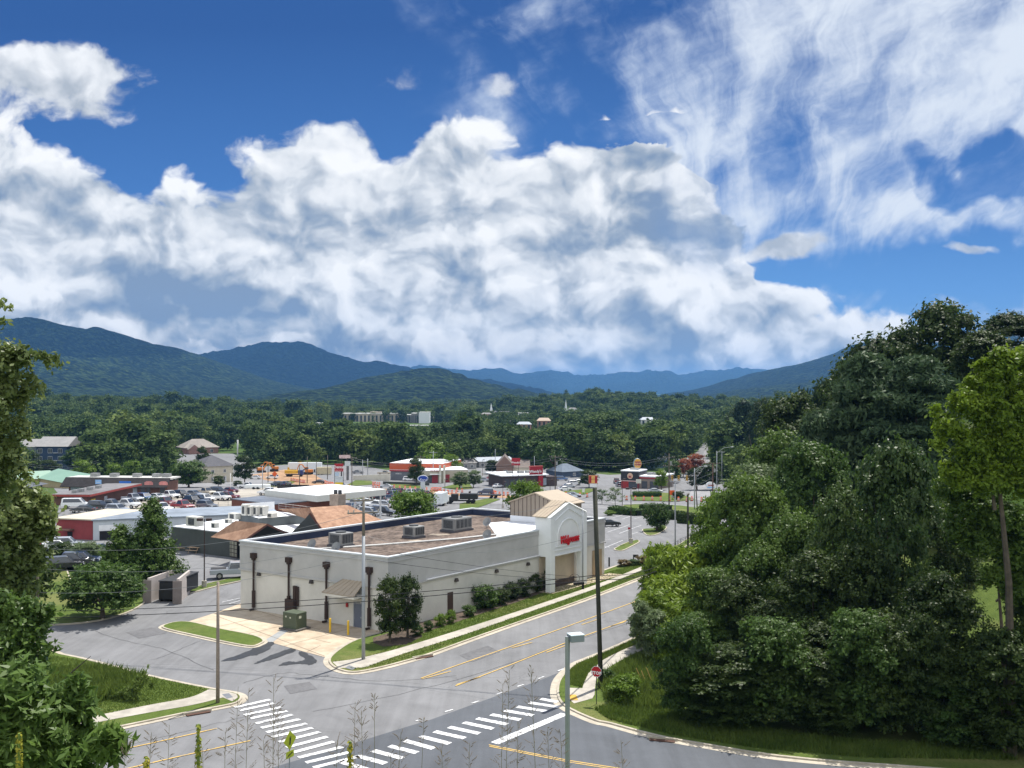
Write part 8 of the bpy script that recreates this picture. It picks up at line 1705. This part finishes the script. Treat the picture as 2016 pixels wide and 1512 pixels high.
near_tree('sumac_shrub', 'bright long leaved sumac filling the lower left corner', 40, 19, [(20,1420,0,80),(70,1400,.3,60),(110,1440,.4,50),(140,1400,.5,30),(60,1480,0,80),(130,1480,.4,45),(165,1390,.5,18),(175,1440,.6,16),(15,1350,0,60),(180,1480,.6,22),(150,1345,.5,12),(0,1500,0,90)], 24000, .088, LM_SUM, 219, aspect=3.2, droop=.45)
near_tree('tree_of_heaven', 'tuft of long drooping leaves on a thin stem right of the sumac', 216, 18, [(215,1462,0,13),(205,1458,0,8),(224,1468,0,8)], 420, .11, LM_SUM, 223, aspect=3.4, droop=.6, tr=.02)
near_tree('small_tree', 'dark tree hidden behind the left foreground leaves beside the thin pole', 45, 88, [(30,1120,0,50),(60,1150,.4,40),(20,1180,0,50),(85,1130,0,24)], 8000, .24, LM_OAK, 227, droop=.1)
# bare dead branch and tall weeds on the left lawn
m = MB(); A = G(114, 1352, .15); B = U(180, 1291, A.y-2); m.tube([A, A.lerp(B, .5)+Vector((0,0,.1)), B], [.07,.05,.02], 6); o = m.build('dead_branch', BARK); tag(o, 'bare dead branch slanting up out of the weeds on the left lawn', 'branch')
def blades(name, label, pts, hmin, hmax, w, m, seed, lean=.25, kind='stuff'):
    g = np.random.default_rng(seed); n = len(pts); P = np.array(pts); h = g.uniform(hmin, hmax, n); a = g.uniform(0, 6.28, n); ln = g.uniform(0, lean, n)*h
    dx = np.cos(a); dy = np.sin(a); b = g.uniform(0, 6.28, n); sx = np.cos(b)*w/2; sy = np.sin(b)*w/2
    V = np.stack([P+np.stack([-sx,-sy,0*sx],1), P+np.stack([sx,sy,0*sx],1), P+np.stack([dx*ln*.4+sx*.7, dy*ln*.4+sy*.7, h*.6],1), P+np.stack([dx*ln, dy*ln, h],1)], 1).reshape(-1,3)
    o = link(name, mesh_from_cards(name, V, m), None); tag(o, label, kind=kind); return o
LM_GR = leafmat('grass_blade', (0.068,0.115,0.018), (0.155,0.21,0.042), rough=.6, trans=.3); LM_DRY = leafmat('dry_stem', (0.16,0.13,0.07), (0.30,0.24,0.13), rough=.8, trans=.1)
g = np.random.default_rng(77)
def pts_in(poly_px, n, off=.15, holes=()):
    hs = [[(p.x, p.y) for p in h] for h in holes]
    P = [G(x, y) for x, y in poly_px]; xs = [p.x for p in P]; ys = [p.y for p in P]; out = []
    q = [(p.x, p.y) for p in P]
    while len(out) < n:
        x, y = g.uniform(min(xs), max(xs)), g.uniform(min(ys), max(ys))
        if inside(x, y, q) and not any(inside(x, y, h) for h in hs): out.append((x, y, ztf(x, y)+off))
    return out
blades('lawn_grass', 'mown grass of the lawn beside the store', pts_in([(655,1305),(700,1322),(745,1315),(800,1301),(930,1257),(1110,1194),(1300,1122),(1275,1107),(1140,1146),(1000,1182),(900,1216),(800,1262),(740,1290),(700,1300)], 26000, holes=(SW+SW2[::-1], bed+bed2[::-1], gp([(735,1258),(775,1246),(825,1246),(832,1256),(800,1272),(755,1276),(735,1268)]))), .05, .13, .05, LM_GR, 1)
blades('lawn_grass', 'mown grass of the left lawn and verge', pts_in([(100,1292),(200,1310),(330,1343),(415,1360),(375,1376),(290,1392),(170,1417),(60,1440),(0,1400),(40,1300)], 26000), .05, .16, .05, LM_GR, 2)
blades('weeds', 'tall weeds on the left lawn below the lane', pts_in([(115,1330),(190,1325),(250,1335),(290,1345),(270,1372),(200,1385),(120,1400),(90,1380)], 9000), .3, 1.1, .07, LM_GR, 3, .5)
blades('weeds', 'rough grass and weeds round the dark leaning pole and under the wood edge', pts_in([(1180,1345),(1240,1305),(1290,1290),(1330,1330),(1330,1400),(1260,1400),(1190,1380)], 15000), .2, .9, .07, LM_GR, 4, .5)
blades('weeds', 'long shaded grass along the side road verge', pts_in([(1170,1400),(1200,1392),(1330,1400),(1500,1440),(1700,1465),(2000,1475),(2000,1500),(1700,1495),(1500,1478),(1330,1452),(1200,1420)], 26000), .08, .4, .06, LM_GR, 5, .5)
blades('verge_grass', 'uncut grass between the kerb and the pavement right of the junction', pts_in([(1115,1350),(1112,1332),(1135,1312),(1165,1299),(1200,1284),(1270,1252),(1290,1255),(1222,1284),(1185,1303),(1158,1329),(1146,1356)], 9000), .08, .3, .05, LM_GR, 6, .4)
plant('shrubM', G(1230,1378,.15), 2.0, 1.5, 'bright green bush between the stop sign and the canes', None, 'shrub', trunk=False, mm=LM_BRIGHT); plant('shrubM', G(1195,1345,.15), 1.2, .9, 'low green bush at the foot of the dark leaning pole', None, 'shrub', trunk=False, mm=LM_MID)
near_tree('broom_shrub', 'feathery tall shrub leaning right on the left lawn', 262, 72, [(262,1360,0,14),(272,1345,0,10),(284,1326,0,6),(294,1312,0,3),(250,1366,0,12),(232,1364,0,9),(290,1336,.3,5),(276,1330,.2,5),(300,1346,.3,5),(215,1368,.3,8)], 2400, .075, LM_GR, 231, aspect=3, droop=-.0, tr=.03)
# stems of tall grass on the bank just below the camera
def stem(px, py_top, d, label, kind=0, seed=0, lean=0.0, m=LM_DRY):
    g = np.random.default_rng(seed+500); x = (px-CX)/FPX*d; base = Vector((x-lean, d, ztf(x-lean, d))); top = U(px, py_top, d)-base; t = thing('grass_stem', label, 'grass', base, 0, 'seeding grass stems on the bank')
    mb = MB(); mid = top*.5+Vector((lean*.25, 0, .03)); mb.tube([(0,0,0), mid[:], top[:]], [.0022,.0016,.0008], 4); mb.build('stalk', DRY, t)
    q = MB(); n = 46 if kind == 0 else 14
    for i in range(n):
        f = 1-.42*g.uniform() if kind == 0 else 1-.10*g.uniform(); c = mid.lerp(top, (f-.5)*2) if f > .5 else top*f; a = g.uniform(0, 6.28); L = (.032 if kind == 0 else .010)*(1.25-f)*2.2*g.uniform(.4,1.3)+.006
        e = c+Vector((math.cos(a)*L, math.sin(a)*L, L*g.uniform(.3, 1.1))); q.tube([c, c.lerp(e,.5)+Vector((0,0,L*.18)), e-Vector((0,0,L*.25))], .0003, 3, cap=False); v = (e-c).normalized()
        for s in range(3): w = c.lerp(e, .45+.27*s); q.tube([w, w+v*.008+Vector((0,0,.004)), w+v*.016], [.0004,.0014,.0003], 4, cap=False)
    q.build('seed_head', DRYH, t)
DRY = mat('dry_stalk', (0.20,0.19,0.09), 0.8, 0.1, 20); DRYH = mat('seed_head', (0.17,0.135,0.09), 0.8, 0.2, 40)
SL = [(1003,1318,5.0,0,.10),(1045,1308,4.6,0,-.12),(990,1345,5.2,0,.05),(540,1332,4.4,0,.02),(548,1395,4.8,0,-.03),(700,1380,5.0,0,.06),(738,1366,4.6,1,.0),(745,1405,4.9,1,-.08),(712,1400,4.4,0,-.06),(470,1350,5.4,0,.12),(490,1362,5.0,0,.08),(605,1375,5.2,0,-.05),(835,1412,4.7,1,.10),(790,1440,4.4,0,.12),(1078,1430,4.9,0,-.07),(1103,1440,4.7,0,-.12),(1210,1410,5.0,1,.05),(1222,1455,4.8,0,-.15),(300,1440,4.6,0,.12),(335,1425,5.0,0,.08),(360,1440,4.6,0,.05),(250,1455,4.8,0,.14),(420,1395,4.7,0,.09),(445,1440,4.5,0,.03),(640,1420,4.7,0,-.10),(665,1455,4.4,0,.06),(520,1455,4.3,0,-.06),(590,1450,4.6,0,.09),(870,1470,4.6,0,-.05),(925,1460,4.9,0,.07),(1150,1475,4.5,0,.04),(770,1478,4.3,0,.0),(400,1470,4.2,0,-.06),(1020,1420,4.8,0,.04)]
for i, (px, py, d, k, ln) in enumerate(SL):
    if i in (7, 11, 16, 20, 22, 24, 27, 30): continue
    side = 'left of the zebra stripes' if px < 480 else 'before the left zebra stripes' if px < 680 else 'between the two zebra crossings' if px < 880 else 'before the stop line' if px < 1120 else 'right of the lamp post'
    stem(px, py, d, ('airy seeding grass stem ' if k == 0 else 'grass stem with one dense dark spike ')+side, k, i, ln)
P = [];
for _ in range(950):
    d = g.uniform(3.2, 5.6); px = g.uniform(-80, 1300); x = (px-CX)/FPX*d; P.append((x, d, ztf(x, d)))
blades('tall_grass', 'thin tall grass on the bank below the camera', P, .25, .78, .004, LM_DRY, 9, .45)
P = [(p[0], p[1], p[2]) for p in P[:700]]; blades('tall_grass', 'green grass tufts on the bank below the camera', P, .2, .62, .008, LM_GR, 10, .5)
# three mullein spikes
def mullein(px, pyt, d, label):
    x = (px-CX)/FPX*d; base = Vector((x, d, ztf(x, d))); top = U(px, pyt, d)-base; t = thing('mullein', label, 'plant', base, 0, 'mullein spikes on the bank'); m = MB(); m.tube([(0,0,0), (top*.6)[:], top[:]], [.016,.013,.006], 7); m.build('stalk', mat('mullein_green',(0.16,0.24,0.05),0.8,0.2,30), t)
    g = np.random.default_rng(int(px)); n = 420; f = g.uniform(.48, 1, n); a = g.uniform(0, 6.28, n); r = .020*(1.15-f)*1.6+.006; P = np.stack([top.x*f+np.cos(a)*r, top.y*f+np.sin(a)*r, top.z*f], 1); N = np.stack([np.cos(a), np.sin(a), .4+0*a], 1)
    link('flower_spike', mesh_from_cards('flower_spike', cards(P, N, .016, 1.1, 0, .4, 3), leafmat('mullein_bud', (0.16,0.22,0.03), (0.50,0.42,0.05), trans=.2)), None, t)
mullein(392, 1424, 5.2, 'mullein flower spike left of the zebra stripes'); mullein(40, 1442, 5.0, 'mullein flower spike in front of the sumac'); mullein(690, 1458, 5.0, 'mullein flower spike between the two crossings'); mullein(290, 1490, 4.8, 'short mullein spike near the bottom left')
